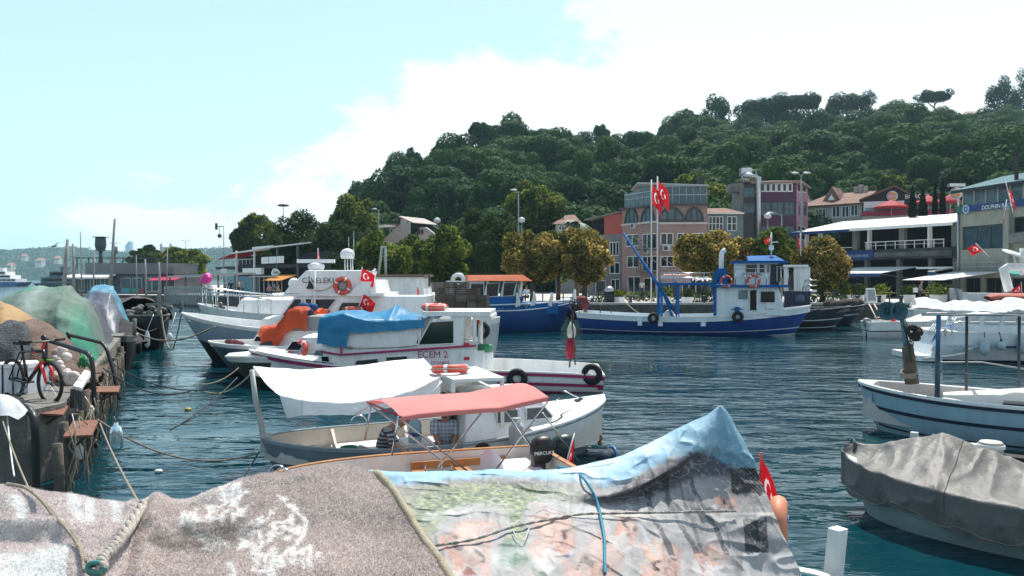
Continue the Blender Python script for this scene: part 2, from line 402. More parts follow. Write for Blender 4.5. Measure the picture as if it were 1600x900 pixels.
# kerb of the quay edge: stone blocks, each its own piece
KERB=M('kerb_stone',(0.5,0.48,0.45),0.8,0.25,1.0,0.2,20)
kerb_mesh=None
pts=FRONT[1:6]
for a,b in zip(pts,pts[1:]):
 a,b=Vector((*a,0)),Vector((*b,0));d=(b-a);L_=d.length;n=max(1,int(L_/1.5));d.normalize();nn=Vector((d.y,-d.x,0))
 if nn.y>0:nn=-nn
 if kerb_mesh is None:
  mb=MB();mb.box(-0.735,0.735,-0.2,0.2,0.0,0.16);k0=mb.build('kerb_stone',KERB);kerb_mesh=k0.data;bpy.data.objects.remove(k0)
 for i in range(n):
  c=a+d*((i+.5)*L_/n)-nn*0.22
  o=bpy.data.objects.new('kerb_stone',kerb_mesh);COL.objects.link(o);o.parent=promenade
  o.location=(c.x,c.y,QZ-0.02);o.rotation_euler=(0,0,math.atan2(d.y,d.x));o.scale=((L_/n)/1.5,1,1)
# quay on which the nets are heaped; runs away from the camera
def qx(Y):return-1.65-0.425*Y
slab_poly('fishing_quay',[(-6.95,11.45),(qx(12.2),12.2),(qx(58),58),(-75,58),(-75,11.0),(-9,11.3)],-2,QZ,[CONC,CONC])
slab_poly('near_quay',[(-75,2.2),(14,2.2),(14,-30),(-75,-30)],-2,QZ,[CONC,CONC])
# ---------------------------------------------------------------- hill behind the town
HPX=[(-200,540),(300,480),(480,440),(530,400),(560,350),(600,322),(650,298),(740,254),(860,250),(1000,250),(1060,237),(1140,236),(1300,225),(1400,208),(1500,213),(1600,208),(1800,206),(2200,250)]
HYR=[(-200,190),(480,195),(740,215),(1000,255),(1300,320),(1600,350),(2200,380)]
def hill_h(px,t):
 """terrain height at photo column px, t=0 at the foot and 1 at the ridge"""
 Yr=interp(px,HYR);Hr=Z(interp(px,HPX),Yr);Yb=interp(px,[(0,150),(600,120),(1000,105),(1600,100)])
 Y=lerp(Yb,Yr,t);tt=min(t,1.0)
 h=lerp(0.9,max(Hr,0.6),tt**0.82)if t<=1 else max(Hr,0.6)-(t-1)*18
 return W(px,Y),Y,h
def make_hill():
 m=M('hill_soil',(0.05,0.06,0.025),0.95,0.5,0.12,0.6,0.6)
 pxs=np.linspace(440,2200,90);ts=np.linspace(-0.12,1.6,44)
 G=np.array([[hill_h(p,t)if t>=0 else(*hill_h(p,0)[:2],0.2)for t in ts]for p in pxs])
 mb=MB();mb.grid(G,flip=False)
 tag(mb.build('hill',m),kind='structure')
make_hill()
# ---------------------------------------------------------------- leaf clouds
def leaf_mesh(name,lumps,n,size,mats,seed=0,up=0.35,inner=0.72,jit=0.55):
 """many small bent leaf faces on and just inside a set of lumps (x,y,z,rx,ry,rz)"""
 rg=np.random.default_rng(seed);Lm=np.array(lumps,float)
 w=(Lm[:,3]*Lm[:,4]+Lm[:,4]*Lm[:,5]+Lm[:,3]*Lm[:,5]);idx=rg.choice(len(Lm),n,p=w/w.sum())
 d=rg.normal(size=(n,3));d/=np.linalg.norm(d,axis=1)[:,None]
 rad=inner+(1-inner)*rg.random(n)**0.6+rg.normal(0,.05,n)
 c=Lm[idx,:3]+d*Lm[idx,3:6]*rad[:,None]
 nn=d*0.9+rg.normal(size=(n,3))*jit+np.array([0,0,up]);nn/=np.linalg.norm(nn,axis=1)[:,None]
 t=np.cross(nn,rg.normal(size=(n,3)));t/=np.linalg.norm(t,axis=1)[:,None];b=np.cross(nn,t)
 sz=size*(0.6+0.8*rg.random(n))[:,None]
 fold=nn*sz*0.22
 v=np.stack([c-t*sz*.62,c+b*sz*.42-fold,c+t*sz*.62,c-b*sz*.42-fold],1).reshape(-1,3)
 me=bpy.data.meshes.new(name);me.vertices.add(4*n);me.vertices.foreach_set('co',v.astype(np.float32).ravel())
 me.loops.add(4*n);me.loops.foreach_set('vertex_index',np.arange(4*n,dtype=np.int32))
 me.polygons.add(n);me.polygons.foreach_set('loop_start',np.arange(0,4*n,4,dtype=np.int32));me.polygons.foreach_set('loop_total',np.full(n,4,np.int32))
 me.update(calc_edges=True)
 a=me.attributes.new('tint','FLOAT','POINT');a.data.foreach_set('value',np.repeat(rg.random(n),4).astype(np.float32))
 for mt in(mats if isinstance(mats,list)else[mats]):me.materials.append(mt)
 return me
def round_lumps(rx,rz,k,seed,flat=1.0,lump=0.42,zc=0.0,bottom=-0.45):
 rg=np.random.default_rng(seed);out=[(0,0,zc,rx*.72,rx*.72,rz*.72)]
 while len(out)<k:
  d=rg.normal(size=3);d/=np.linalg.norm(d)
  if d[2]<bottom:continue
  s=lump*(0.65+0.7*rg.random());f=0.60+0.30*rg.random()
  out.append((d[0]*rx*f,d[1]*rx*f,zc+d[2]*rz*f,rx*s,rx*s,rx*s*flat))
 return out
HL=M_leaf('wood_leaves',(0.009,0.020,0.010),(0.015,0.044,0.014),(0.038,0.088,0.022),0.26,0.12,0.62)
HP=M_leaf('pine_needles',(0.018,0.036,0.02),(0.035,0.06,0.028),None,0.15,0.2,0.2)
BARK=M('bark',(0.10,0.075,0.055),0.9,0.4,3,0.6,12)
HPROTO=[leaf_mesh('wood_crown',round_lumps(5.4,4.6+.4*i,17+2*i,40+i,0.8,0.38,0),9000,0.5,[HL],70+i,jit=.3,inner=.8)for i in range(5)]
trunk_mb=MB();trunk_mb.tube([(0,0,-6),(0.1,0,-3),(0,0.1,0)],[0.35,0.28,0.15],6);_t=trunk_mb.build('trunk',BARK);WTRUNK=_t.data;bpy.data.objects.remove(_t)
def hill_trees():
 rg=np.random.default_rng(11);placed=[];tries=0;n=0
 while n<285 and tries<30000:
  tries+=1
  px=548+rg.random()*1085;t=rg.random()**0.8
  x,y,h=hill_h(px,t)
  mind=7.6+3.6*rg.random()
  if any((x-a)**2+(y-b)**2<mind*mind for a,b in placed):continue
  if px<575 and t<.2:continue
  placed.append((x,y));n+=1
  s=(0.62+0.62*rg.random()**1.3)*(0.8 if px<600 else 1.0)
  o=thing('wood_tree','dark green broadleaf tree in the dense wood covering the hillside','tree',(x,y,h+3.6*s),rg.random()*6.28,'trees of the wood on the hill')
  o.scale=(s*(.9+.3*rg.random()),s*(.9+.3*rg.random()),s*(.85+.4*rg.random()))
  c=bpy.data.objects.new('crown',HPROTO[int(rg.integers(5))]);COL.objects.link(c);c.parent=o
  k=bpy.data.objects.new('trunk',WTRUNK);COL.objects.link(k);k.parent=o
 # bushes between the trees: nobody could count them
 L_=[]
 for _ in range(900):
  px=545+rg.random()*1120;t=rg.random()*1.06;x,y,h=hill_h(px,t);r=1.6+1.8*rg.random();L_.append((x,y,h+r*.4,r,r,r*.9))
 me=leaf_mesh('undergrowth',L_,110000,0.75,[HL],5)
 o=bpy.data.objects.new('undergrowth',me);COL.objects.link(o);tag(o,kind='stuff')
hill_trees()
def sky_tree(name,label,px,ytop,ybot,wpx,Y,kind,group=None,seed=0):
 """single tree on the skyline: crown between rows ytop and ybot, foot on the ground"""
 g=np.random.default_rng(seed);s=Y/F;x=W(px,Y);rz=(ybot-ytop)/2*s;rx=wpx/2*s;zc=Z((ytop+ybot)/2,Y)
 t=min(1.0,(Y-interp(px,[(0,150),(600,120),(1000,105),(1600,100)]))/(interp(px,HYR)-interp(px,[(0,150),(600,120),(1000,105),(1600,100)])))
 zg=hill_h(px,t)[2]-0.5
 r=Root(name,label,'tree',(x,Y,zg),group)
 tr=MB();top=Vector((x,Y,zc+(0 if kind!='umbrella' else-rz*0.3)))
 tr.tube([(x,Y,zg),(x+.3,Y,(zg+zc)/2),top],[rx*.07+.12,rx*.055+.1,.1],6)
 for i in range(7 if kind!='umbrella' else 4):
  a=i*0.9*(1 if kind!='umbrella' else 1.9)+seed;b=Vector((x+math.cos(a)*rx*.6,Y+math.sin(a)*rx*.6,zc-rz*.1+(0.25*rz if kind=='umbrella' else rz*.3*math.sin(i*2.1))))
  q=Vector((x,Y,lerp(zg,zc,(.55 if kind!='umbrella' else .74)+.05*(i%4))));tr.tube([q,q.lerp(b,.5)+Vector((0,0,-.1*rz)),b],[rx*.035+.06,rx*.025+.05,.05],5)
 r.part(tr,'trunk',BARK)
 if kind=='umbrella':
  lm=[(g.uniform(-.75,.75)*rx,g.uniform(-.75,.75)*rx,rz*(-.15+.6*g.random()),rx*.3,rx*.3,rz*.5)for _ in range(26)]+[(0,0,rz*.2,rx*.8,rx*.8,rz*.5)]
  me=leaf_mesh('crown',lm,6500,0.5,[HP],seed)
 elif kind=='cypress':
  lm=[(0,0,-rz+2*rz*i/11,rx*(1.05-.8*(i/11)**1.5)*min(1,.5+i*.3),rx*(1.05-.8*(i/11)**1.5)*min(1,.5+i*.3),rz*.14)for i in range(12)]
  me=leaf_mesh('crown',lm,2600,0.26,[HP],seed,inner=.3)
 else:
  me=leaf_mesh('crown',round_lumps(rx,rz,24,seed,rz/rx,0.34,0,-.8),4200,0.6,[HL],seed,inner=.6)
 c=bpy.data.objects.new('crown',me);COL.objects.link(c);c.parent=r.o;c.location=(0,0,zc-zg)
for i,a in enumerate([
 ('umbrella_pine','umbrella pine at the start of the hilltop pine row, with sky below its crown',1188,152,190,78,300,'umbrella'),
 ('umbrella_pine','umbrella pine in the middle of the hilltop row, trunk bare below the crown',1230,147,182,74,303,'umbrella'),
 ('umbrella_pine','flat crowned umbrella pine closing the row with two bare trunks on the ridge',1262,146,178,40,306,'umbrella'),
 ('umbrella_pine','large leaning umbrella pine standing apart on the ridge with a sky gap behind',1322,142,186,70,312,'umbrella'),
 ('umbrella_pine','small lone umbrella pine, flat as a plate, above the ridge',1458,142,166,52,335,'umbrella'),
 ('ridge_tree','small dark tree on the ridge where the tall group begins',1077,173,206,32,285,'round'),
 ('ridge_tree','tall dark round tree on the ridge beside the umbrella pines',1116,153,212,50,290,'round'),
 ('ridge_tree','dark tree thick with leaves below the middle umbrella pine',1208,160,216,44,304,'round'),
 ('ridge_tree','dense bushy tree under the end of the umbrella pine row',1296,165,212,36,308,'round'),
 ('ridge_tree','pointed tree on the ridge between the lone pine and the leaning pine',1395,156,206,40,325,'round'),
 ('ridge_tree','feathery tall tree beside the pale roof on the hilltop',1562,124,192,44,340,'round'),
 ('ridge_tree','tall tree at the end of the hilltop beyond the pale roof',1598,118,196,44,342,'round'),
 ('ridge_tree','wide dark tree below the middle of the umbrella pine row',1240,172,222,52,298,'round'),
 ('ridge_tree','low dark tree under the first umbrella pine of the row',1168,178,222,46,294,'round'),
 ('ridge_tree','bushy tree standing highest on the dark shoulder of the hill',750,192,224,34,214,'round'),
 ('ridge_tree','small round tree alone on the skyline of the hill saddle',941,196,226,24,246,'round'),
 ('ridge_tree','dark spiky tree on the falling shoulder of the hill',645,237,290,32,206,'round'),
 ('ridge_tree','round tree last on the slope where the hill meets the sky',572,278,330,56,196,'round'),
]):sky_tree(*a,seed=200+i)
# ---------------------------------------------------------------- far shore
def make_far_shore():
 m=M_leaf('far_wood',(0.02,0.04,0.02),(0.05,0.08,0.03),(0.08,0.11,0.05),0.1,0.02,0.0)
 rg=np.random.default_rng(3)
 pxs=np.linspace(-500,620,400);ts=np.linspace(0,1,22);G=[]
 for p in pxs:
  top=interp(p,[(-500,380),(-100,396),(0,394),(40,390),(110,389),(150,395),(200,398),(260,394),(300,392),(340,394),(420,392),(620,385)])
  row=[]
  for t in ts:
   Y=lerp(1450,2100,t);h=lerp(0,Z(top,2000),math.sin(t*math.pi/2)**0.9)
   row.append((W(p,Y),Y,h))
  G.append(row)
 G=np.array(G);nz=vnoise(G,1/14.0,3,3);G[:,:,2]+=(nz-.3)*13*(G[:,:,2]>2)
 mb=MB();mb.grid(G);tag(mb.build('far_hills',m),kind='structure')
 lm=[]
 for _ in range(1500):
  p=rg.uniform(-300,500);t=rg.random();Y=lerp(1450,2050,t);top=interp(p,[(-500,380),(0,396),(110,391),(200,400),(300,394),(620,385)])
  lm.append((W(p,Y),Y,lerp(0,Z(top,2000),math.sin(t*math.pi/2)**0.9)+2,rg.uniform(7,14),rg.uniform(7,14),rg.uniform(6,10)))
 me=leaf_mesh('far_woodland',lm,60000,4.5,[m],9);o=bpy.data.objects.new('far_woodland',me);COL.objects.link(o);tag(o,kind='stuff')
 # houses on the far shore
 hm=[M('far_house_a',(0.55,0.5,0.42),.8),M('far_house_b',(0.6,0.58,0.55),.8)];rf=M('far_roof',(0.35,0.16,0.1),.8)
 for i,(p,yb,w,hh)in enumerate([(14,420,20,16),(60,413,24,18),(88,408,18,14),(120,425,26,20),(36,404,16,12),(148,412,20,14),(340,428,22,15)]):
  Y=1500+i*30;w*=.5;hh*=.42;x=W(p,Y);z=max(0,Z(yb,Y))
  r=Root('shore_house',['pale house by the water on the far shore','wide pale house halfway up the far wooded shore','small house high in the woods across the strait',
   'large block by the far water behind the masts','tiny house near the top of the far woods','house in the far woods beside the tall pole','house at the foot of the far hills past the yellow tree'][i],'house',(x,Y,z))
  mb=MB();mb.box(x-w/2,x+w/2,Y,Y+14,z-6,z+hh);r.part(mb,'wall',hm[i%2])
  mb=MB();mb.add([(x-w*.55,Y-1,z+hh),(x+w*.55,Y-1,z+hh),(x+w*.55,Y+15,z+hh),(x-w*.55,Y+15,z+hh),(x-w*.3,Y+7,z+hh+5),(x+w*.3,Y+7,z+hh+5)],[(0,1,5,4),(1,2,5),(2,3,4,5),(3,0,4)]);r.part(mb,'roof',rf)
  for j in range(3):
   mb=MB();xx=x-w*.3+j*w*.3;mb.box(xx-1.6,xx+1.6,Y-.4,Y+.3,z+hh*.4,z+hh*.75);r.part(mb,'window',M_glass('far_window'))
 # blue glass tower
 Y=2600;r=Root('glass_tower','tall pale blue office tower on the skyline beyond the far hills','tower',(W(202,Y),Y,0))
 g=M('tower_glass',(0.25,0.42,0.52),0.25,.1,.05);mb=MB();x=W(202,Y);w=9.0
 top=Z(378,Y)
 prof=[(-w,0),(w,0),(w,top),(w*.4,top+2),(-w*.5,top-6),(-w,top-14)]
 mb.slab([(x+a,Y-8,b)for a,b in prof],(0,-1,0),18);r.part(mb,'tower_shaft',g)
 mb=MB()
 for j in range(22):zz=10+j*(top-22)/21;mb.box(x-w-.3,x+w+.3,Y-8.5,Y+10.5,zz,zz+.8)
 r.part(mb,'floor_bands',M('tower_band',(0.3,0.36,0.4),.5))
 # old castle-like hotel with two turrets
 Y=1650;r=Root('turreted_house','brownish turreted mansion on the far hilltop behind the yellow tree','mansion',(W(259,Y),Y,0))
 z0=Z(398,Y);mb=MB();a,b=W(250,Y),W(268,Y);mb.box(a,b,Y,Y+20,z0-20,Z(386,Y));r.part(mb,'wall',M('mansion',(0.35,0.25,0.2),.8))
 for p in(251,266):
  mb=MB();mb.lathe([(2.6,Z(390,Y)),(2.6,Z(383,Y)),(3.0,Z(383,Y)),(0.1,Z(379,Y))],(W(p,Y),Y+3,0),8,smooth=False);r.part(mb,'turret',M('mansion',(0,0,0)))
make_far_shore()
# ================================================================ TOWN
GLASS=M_glass('window_glass');GLASS_BLUE=M_glass('blue_glass',(0.06,0.13,0.16),0.08);GLASS_PALE=M_glass('pale_glass',(0.16,0.25,0.28),0.12)
WHITEP=M('white_paint',(0.78,0.78,0.76),0.5,0.1,2,dirt=0.25);DARKIN=M('dark_interior',(0.012,0.012,0.014),0.9,0.3)  # near-black colour stands in for the shade inside rooms and openings
STEEL=M('steel',(0.45,0.47,0.48),0.35,0.2,4,metal=0.8);DGREY=M('dark_grey_paint',(0.05,0.055,0.06),0.5);BLACKP=M('black_paint',(0.015,0.015,0.017),0.45)
TILES=M('roof_tiles',(0.20,0.11,0.08),0.85,0.45,1.2,0.8,9,dirt=0.4,dirt_rgb=(0.1,0.07,0.06),streak=0)
AWN_W=M_cloth('white_awning',(0.80,0.80,0.78),0.2,0.08,1.0,0.1,3);NAVY=M('navy_sign',(0.012,0.045,0.16),0.4,0.15)
RED=M('signal_red',(0.55,0.02,0.03),0.5,0.2);LETTER_W=M('white_letters',(0.8,0.8,0.78),0.5,0.02)
def U3(f):return f.U,f.V,f.N
def facade_wall(r,f,u0,u1,z0,z1,mat,wins=(),mframe=WHITEP,mpane=GLASS,depth=0.14,name='wall',off=0.0):
 """a facade panel of building r with real openings; wins: (x0,y0,x1,y1,nx,ny) in photo pixels"""
 O=f.q(u0,z0,off);mb=MB();op=[]
 for w in wins:
  a,b,c,d=f.rect(*w[:4]);op.append((a-u0,b-z0,c-u0,d-z0))
 wall_open(mb,O,f.U,f.V,f.N,u1-u0,z1-z0,op,depth)
 p=r.part(mb,name,mat)
 for w,q in zip(wins,op):
  win_parts(lambda m_,n_,mt,par=None:r.part(m_,n_,mt,par),O,f.U,f.V,f.N,q,w[4],w[5],w[6]if len(w)>6 else 0.08,w[7]if len(w)>7 else mframe,w[8]if len(w)>8 else mpane,depth*.7)
 return p
def body(r,f,u0,u1,z0,z1,depth,mat,name='body_wall',front=False):
 """side and back walls and flat top behind a facade"""
 a,b,c,d=f.q(u0,0),f.q(u1,0),f.q(u1,0,-depth),f.q(u0,0,-depth);mb=MB()
 q=[Vector((p.x,p.y,z))for z in(z0,z1)for p in(a,b,c,d)]
 fs=[(1,2,6,5),(2,3,7,6),(3,0,4,7),(4,5,6,7)]
 if front:fs.append((0,1,5,4))
 mb.add(q,fs);return r.part(mb,name,mat)
def fbox(f,u0,u1,z0,z1,o0,o1,mb=None,mi=0):
 """box on the facade between offsets o0..o1 in front of it"""
 mb=mb or MB();c=f.q((u0+u1)/2,(z0+z1)/2,(o0+o1)/2);return mb.obox(c,f.U,f.N,f.V,abs(u1-u0)/2,abs(o1-o0)/2,abs(z1-z0)/2,mi)
def rot_face(f):return(R(90),0,math.atan2(f.U.y,f.U.x))
def ftext(r,f,s,px,py,hpx,mat,off=0.05,sx=1.0,parent=None):
 p=f.p(px,py,off);size=hpx/F*f.Y(px)*1.35
 return text(s,size,mat,parent or r.o,p-Vector(r.loc),rot_face(f),sx=sx)
# ---- pink apartment house with the glazed top floor
def pink_house():
 A=Facade(972,90,1029,84.3);B=Facade(1029,84.3,1105,84.0)
 PINK=M('pink_render',(0.30,0.19,0.17),0.85,0.15,.6,.2,10,dirt=.4,dirt_rgb=(.2,.14,.13));FR=WHITEP
 r=Root('apartment_house','pink apartment house with arched windows and a glazed top floor behind the flagpoles','house',(W(1040,88),88,QZ))
 zt=B.z(1060,321)
 w2=[(977,366,997,385,2,1),(1003,365,1025,389,3,1),(979,400,998,418,2,1),(1003,400,1026,424,3,1),(980,432,1000,462,2,1),(1005,434,1024,462,1,1)]
 facade_wall(r,A,0,A.L,QZ,zt,PINK,w2,FR,GLASS)
 w3=[(1032,364,1052,383,2,1),(1058,364,1076,383,2,1),(1082,364,1100,383,2,1),(1032,400,1053,417,2,1),(1060,400,1078,417,2,1),(1083,400,1100,417,2,1),(1034,434,1058,462,2,1),(1066,434,1098,462,3,1)]
 facade_wall(r,B,0,B.L,QZ,zt,PINK,w3,FR,GLASS)
 body(r,B,0.0,B.L,QZ,zt,9,PINK)
 mb=MB();a,b,c=A.q(0,0),A.q(0,0,-7),B.q(0,0,-9)
 for z0,z1 in((QZ,zt),):mb.add([(a.x,a.y,z0),(b.x,b.y,z0),(b.x,b.y,z1),(a.x,a.y,z1)],[(0,1,2,3)])
 r.part(mb,'side_wall',PINK)
 for f,rects in((A,[(977,326,997,351),(1002,325,1023,349)]),(B,[(1030,325,1068,345),(1071,325,1098,345)])):
  for x0,y0,x1,y1 in rects:          # arched windows: dark arch rim, then panes and mullions
   u0,v0,u1,v1=f.rect(x0,y0,x1,y1);um=(u0+u1)/2;ru=(u1-u0)/2;rv=v1-v0;n=14
   rim=MB();P=[f.q(um-ru*math.cos(math.pi*i/n),v0+rv*math.sin(math.pi*i/n),0.07)for i in range(n+1)]
   rim.tube(P,0.1,6);rim.tube([P[0],P[-1]],0.07,5);w=r.part(rim,'arched_window',DGREY)
   pn=MB();pn.slab([p-f.N*0.04 for p in P],f.N,0.02);r.part(pn,'pane',GLASS_BLUE,w)
   bars=MB()
   for k in(-.33,.33):
    h=rv*math.sqrt(1-k*k);fbox(f,um+k*ru-.09,um+k*ru+.09,v0,v0+h,.035,.075,bars)
   r.part(bars,'mullion',DGREY,w)
 # string courses
 for f in(A,B):
  mb=MB();z=f.z(1040 if f is B else 1000,349);fbox(f,0,f.L,z-.12,z+.1,0.003,.16,mb);r.part(mb,'string_course',M('pale_trim',(.5,.45,.42),.7))
  mb=MB();fbox(f,-.2,f.L+.2,zt,zt+.18,-.5,.45,mb);r.part(mb,'roof_slab',DGREY)
 # glazed top floor
 z0,zA=zt+.2,B.z(1060,291)
 FRM=M('grey_green_frame',(.34,.42,.44),.5)
 for f,n,zz in((B,7,zA),(A,8,B.z(1060,297))):
  for i in range(n):
   u0,u1=f.L*i/n,f.L*(i+1)/n
   for zz0,zz1 in((z0,z0+.95),(z0+.95,zz)):
    mb=MB();fbox(f,u0+.04,u1-.04,zz0+.03,zz1-.03,-.42,-.39,mb);r.part(mb,'glass_panel',GLASS_PALE if f is A else GLASS_BLUE)
  mb=MB()
  for i in range(n+1):u=min(f.L*i/n,f.L-.04);fbox(f,u,u+.05,z0,zz,-.45,-.33,mb)
  fbox(f,0,f.L,z0+.9,z0+.98,-.46,-.32,mb);fbox(f,0,f.L,zz,zz+.12,-.6,-.25,mb);r.part(mb,'glazing_frame',FRM)
 mb=MB();p0,p1=A.q(0,zA-.35,-.4),A.q(A.L*.55,B.z(1060,285),-.4)   # little gable over the angled side
 mb.slab([A.q(.1,B.z(1060,297)+.1,-.4),A.q(A.L-.1,B.z(1060,297)+.1,-.4),A.q(A.L*.62,B.z(1060,285.5),-.4)],A.N,.08);r.part(mb,'gable_glazing',GLASS_PALE)
 rf=MB();a,b,c,d=B.q(-2.2,zA+.45,-.1),B.q(B.L+.1,zA+.15,-.1),B.q(B.L+.1,zA+.25,-8),B.q(-2.2,zA+.55,-8);rf.slab([a,b,c,d],(0,0,1),.14);r.part(rf,'roof',M('zinc_roof',(.4,.4,.42),.5))
 mb=MB();c=B.q(B.L*.93,zA+.2,-2);mb.box(c.x-.3,c.x+.3,c.y-.3,c.y+.3,c.z,c.z+.9);mb.tube([(c.x,c.y,c.z+.9),(c.x,c.y,c.z+2.4)],.05,5);r.part(mb,'chimney',BLACKP)
 for f,px,py in((A,992,353),(B,1041,388),(A,1013,392)):
  mb=MB();u,z=f.u(px),f.z(px,py);fbox(f,u-.4,u+.4,z-.3,z+.3,.003,.33,mb);p=r.part(mb,'air_conditioner',M('unit_white',(.45,.45,.45),.6))
  mb=MB();mb.lathe([(.22,0),(.22,.02)],f.q(u-.1,z,.335),12,axis=f.N);r.part(mb,'fan_grille',DGREY,p)
 for f,px0,px1,py in((A,1002,1026,389),(A,1002,1027,424)):
  mb=MB();u0,u1,z=f.u(px0),f.u(px1),f.z((px0+px1)/2,py);fbox(f,u0,u1,z-.1,z,.003,.7,mb)
  for i in range(9):u=lerp(u0,u1,i/8);mb.bar(f.q(u,z,.66),f.q(u,z+.9,.66),.03)
  mb.bar(f.q(u0,z+.9,.66),f.q(u1,z+.9,.66),.05);r.part(mb,'balcony',DGREY)
pink_house()
def red_house():
 f=Facade(918,94,973,91);RP=M('red_render',(.40,.085,.07),.85,.2,.8,.2,8,dirt=.3);GR=M('grey_render',(.17,.17,.17),.85,.3,.8,.2,8,dirt=.5)
 r=Root('narrow_house','narrow grey house with a red upper wall beside the pink apartment house','house',(W(945,93),93,QZ))
 zm,zt=f.z(960,366),f.z(960,334);u1=f.L-.05
 facade_wall(r,f,0,u1,QZ,zm,GR,[(952,378,967,400,3,1),(926,378,941,400,2,1),(952,410,968,428,2,1),(926,410,941,428,2,1),(930,438,946,462,1,1),(954,436,968,462,2,1)])
 facade_wall(r,f,f.u(944),u1,zm,zt,RP,[])
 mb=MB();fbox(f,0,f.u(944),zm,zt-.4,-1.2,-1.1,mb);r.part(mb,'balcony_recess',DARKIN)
 body(r,f,0,u1,QZ,zm,8,GR);body(r,f,f.u(944),u1,zm+.003,zt,7,RP,'upper_wall')
 mb=MB();mb.slab([f.q(-.3,zt-.45,.3),f.q(u1,zt+.25,.3),f.q(u1,zt+.3,-7),f.q(-.3,zt-.4,-7)],(0,0,1),.15);r.part(mb,'roof',M('old_roof',(.2,.18,.17),.8))
red_house()
def green_house():
 f=Facade(1104.5,88,1161,88);G=M('grey_green_render',(.15,.19,.20),.85,.2,.7,.2,8,dirt=.3)
 r=Root('small_house','small grey green house with a low tiled roof between pink and purple buildings','house',(W(1132,90),90,QZ))
 zt=f.z(1130,333)
 facade_wall(r,f,.02,f.L,QZ,zt,G,[(1107,338,1130,361,4,2),(1136,338,1151,361,2,2),(1108,380,1130,402,3,2),(1136,380,1151,402,2,2),(1110,430,1145,462,3,1)])
 body(r,f,.02,f.L,QZ,zt,8,G)
 z2=f.z(1130,321);mb=MB();mb.add([f.q(-.3,zt,.4),f.q(f.L,zt,.4),f.q(f.L*.75,z2,-3.5),f.q(f.L*.22,z2,-3.5),f.q(-.3,zt,-8),f.q(f.L,zt,-8)],[(0,1,2,3),(0,3,4),(1,5,2),(3,2,5,4)]);r.part(mb,'roof',TILES)
 mb=MB();fbox(f,-.3,f.L,zt-.12,zt,.003,.45,mb);r.part(mb,'eaves',WHITEP)
green_house()
def purple_house():
 PU=M('purple_panel',(.06,.012,.04),.5,.15,.7);PK=M('mauve_render',(.28,.14,.18),.8,.15,.7);GY=M('rough_plaster',(.24,.22,.21),.9,.4,.8,.4,6,dirt=.5)
 A=Facade(1161,92,1244,91);B=Facade(1244,91,1262,97);Lf=Facade(1143,99,1161,92)
 r=Root('purple_building','purple banded office building with a steel flue and white framed top windows','building',(W(1200,94),94,QZ))
 z=lambda py:A.z(1215,py)
 zt=z(284)
 us=A.u(1186)
 facade_wall(r,A,us,A.L,z(301),zt,PU,[(1187+i*8.6,286,1187+i*8.6+8.2,300,1,1,.12)for i in range(6)][:6],WHITEP)
 facade_wall(r,A,us,A.L,z(338),z(301)-.003,PU,[(1187,316,1205,337,2,2,.06,DGREY,GLASS_BLUE),(1206,316,1224,337,2,2,.06,DGREY,GLASS_BLUE),(1225,316,1241,337,2,2,.06,DGREY,GLASS_BLUE)])
 facade_wall(r,A,us,A.L,QZ,z(338)-.003,PU,[(1188,353,1206,375,2,1,.06,DGREY,GLASS_BLUE),(1208,353,1224,375,2,1,.06,DGREY,GLASS_BLUE),(1226,353,1241,375,2,1,.06,DGREY,GLASS_BLUE),(1190,400,1238,460,4,2,.08,DGREY,GLASS)])
 facade_wall(r,B,0,B.L,z(338),zt,PK,[(1246,286,1252,301,1,1,.1),(1254,286,1260,301,1,1,.1),(1247,316,1252,337,1,1,.06,DGREY,GLASS_BLUE),(1255,316,1260,337,1,1,.06,DGREY,GLASS_BLUE)])
 facade_wall(r,B,0,B.L,QZ,z(338)-.003,PK,[(1247,353,1259,375,2,1)])
 facade_wall(r,Lf,0,Lf.L,QZ,z(289),GY,[(1147,330,1153,345,1,1)],name='plaster_wall')
 mb=MB();fbox(A,0,us-.3,QZ,z(287),-.2,-.02,mb);r.part(mb,'stair_tower',M('black_glass_wall',(.008,.008,.01),.25))
 for py in(285,320,340,365,390):
  mb=MB();fbox(A,.2,us-.5,z(py)-.05,z(py)+.05,-.015,.03,mb);r.part(mb,'tower_rail',DGREY)
 for px in(1166,1175):
  for py in(300,325):
   mb=MB();u=A.u(px);fbox(A,u-.3,u+.3,z(py)-.5,z(py)+.5,-.018,.01,mb);r.part(mb,'tower_pane',GLASS_BLUE)
 body(r,A,0,A.L,QZ,zt,8,GY)
 mb=MB();e=.5;a,b,c,d=A.q(us-1,zt,e),A.q(A.L+e,zt,e),B.q(B.L+.3,zt,.3),A.q(us-1,zt,-8);k=A.q(A.L*.62,z(276),-4)
 mb.add([a,b,c,d,k],[(0,1,4),(1,2,4),(2,3,4),(3,0,4)]);mb.slab([a,b,c,d],(0,0,1),.2);r.part(mb,'roof',M('brown_roof',(.25,.17,.14),.8,.3,1))
 fl=MB();u=A.u(1183.5)
 fl.tube([A.q(u,QZ+4,.35),A.q(u,z(277),.35),A.q(u-1.0,z(274),.2),A.q(u-1.6,z(273),.0)],.32,10);fl.tube([A.q(u-1.3,z(285),-.6),A.q(u-1.3,z(268),-.6)],.45,10);fl.box(*(lambda c:(c.x-.6,c.x+.6,c.y-.5,c.y+.5,c.z,c.z+.8))(A.q(u-1.3,z(272),-.6)));r.part(fl,'flue',STEEL)
 mb=MB();c=A.q(A.u(1152),z(290),-3);mb.box(c.x-.7,c.x+.7,c.y-.7,c.y+.7,c.z-.4,c.z+.6);r.part(mb,'roof_tank',GY)
 mb=MB();c=A.q(A.u(1173),z(284),-.8)
 for i in(-1,1):mb.tube([(c.x+i*.7,c.y,c.z-.6),(c.x+i*.7,c.y,c.z+1.5)],.06,5)
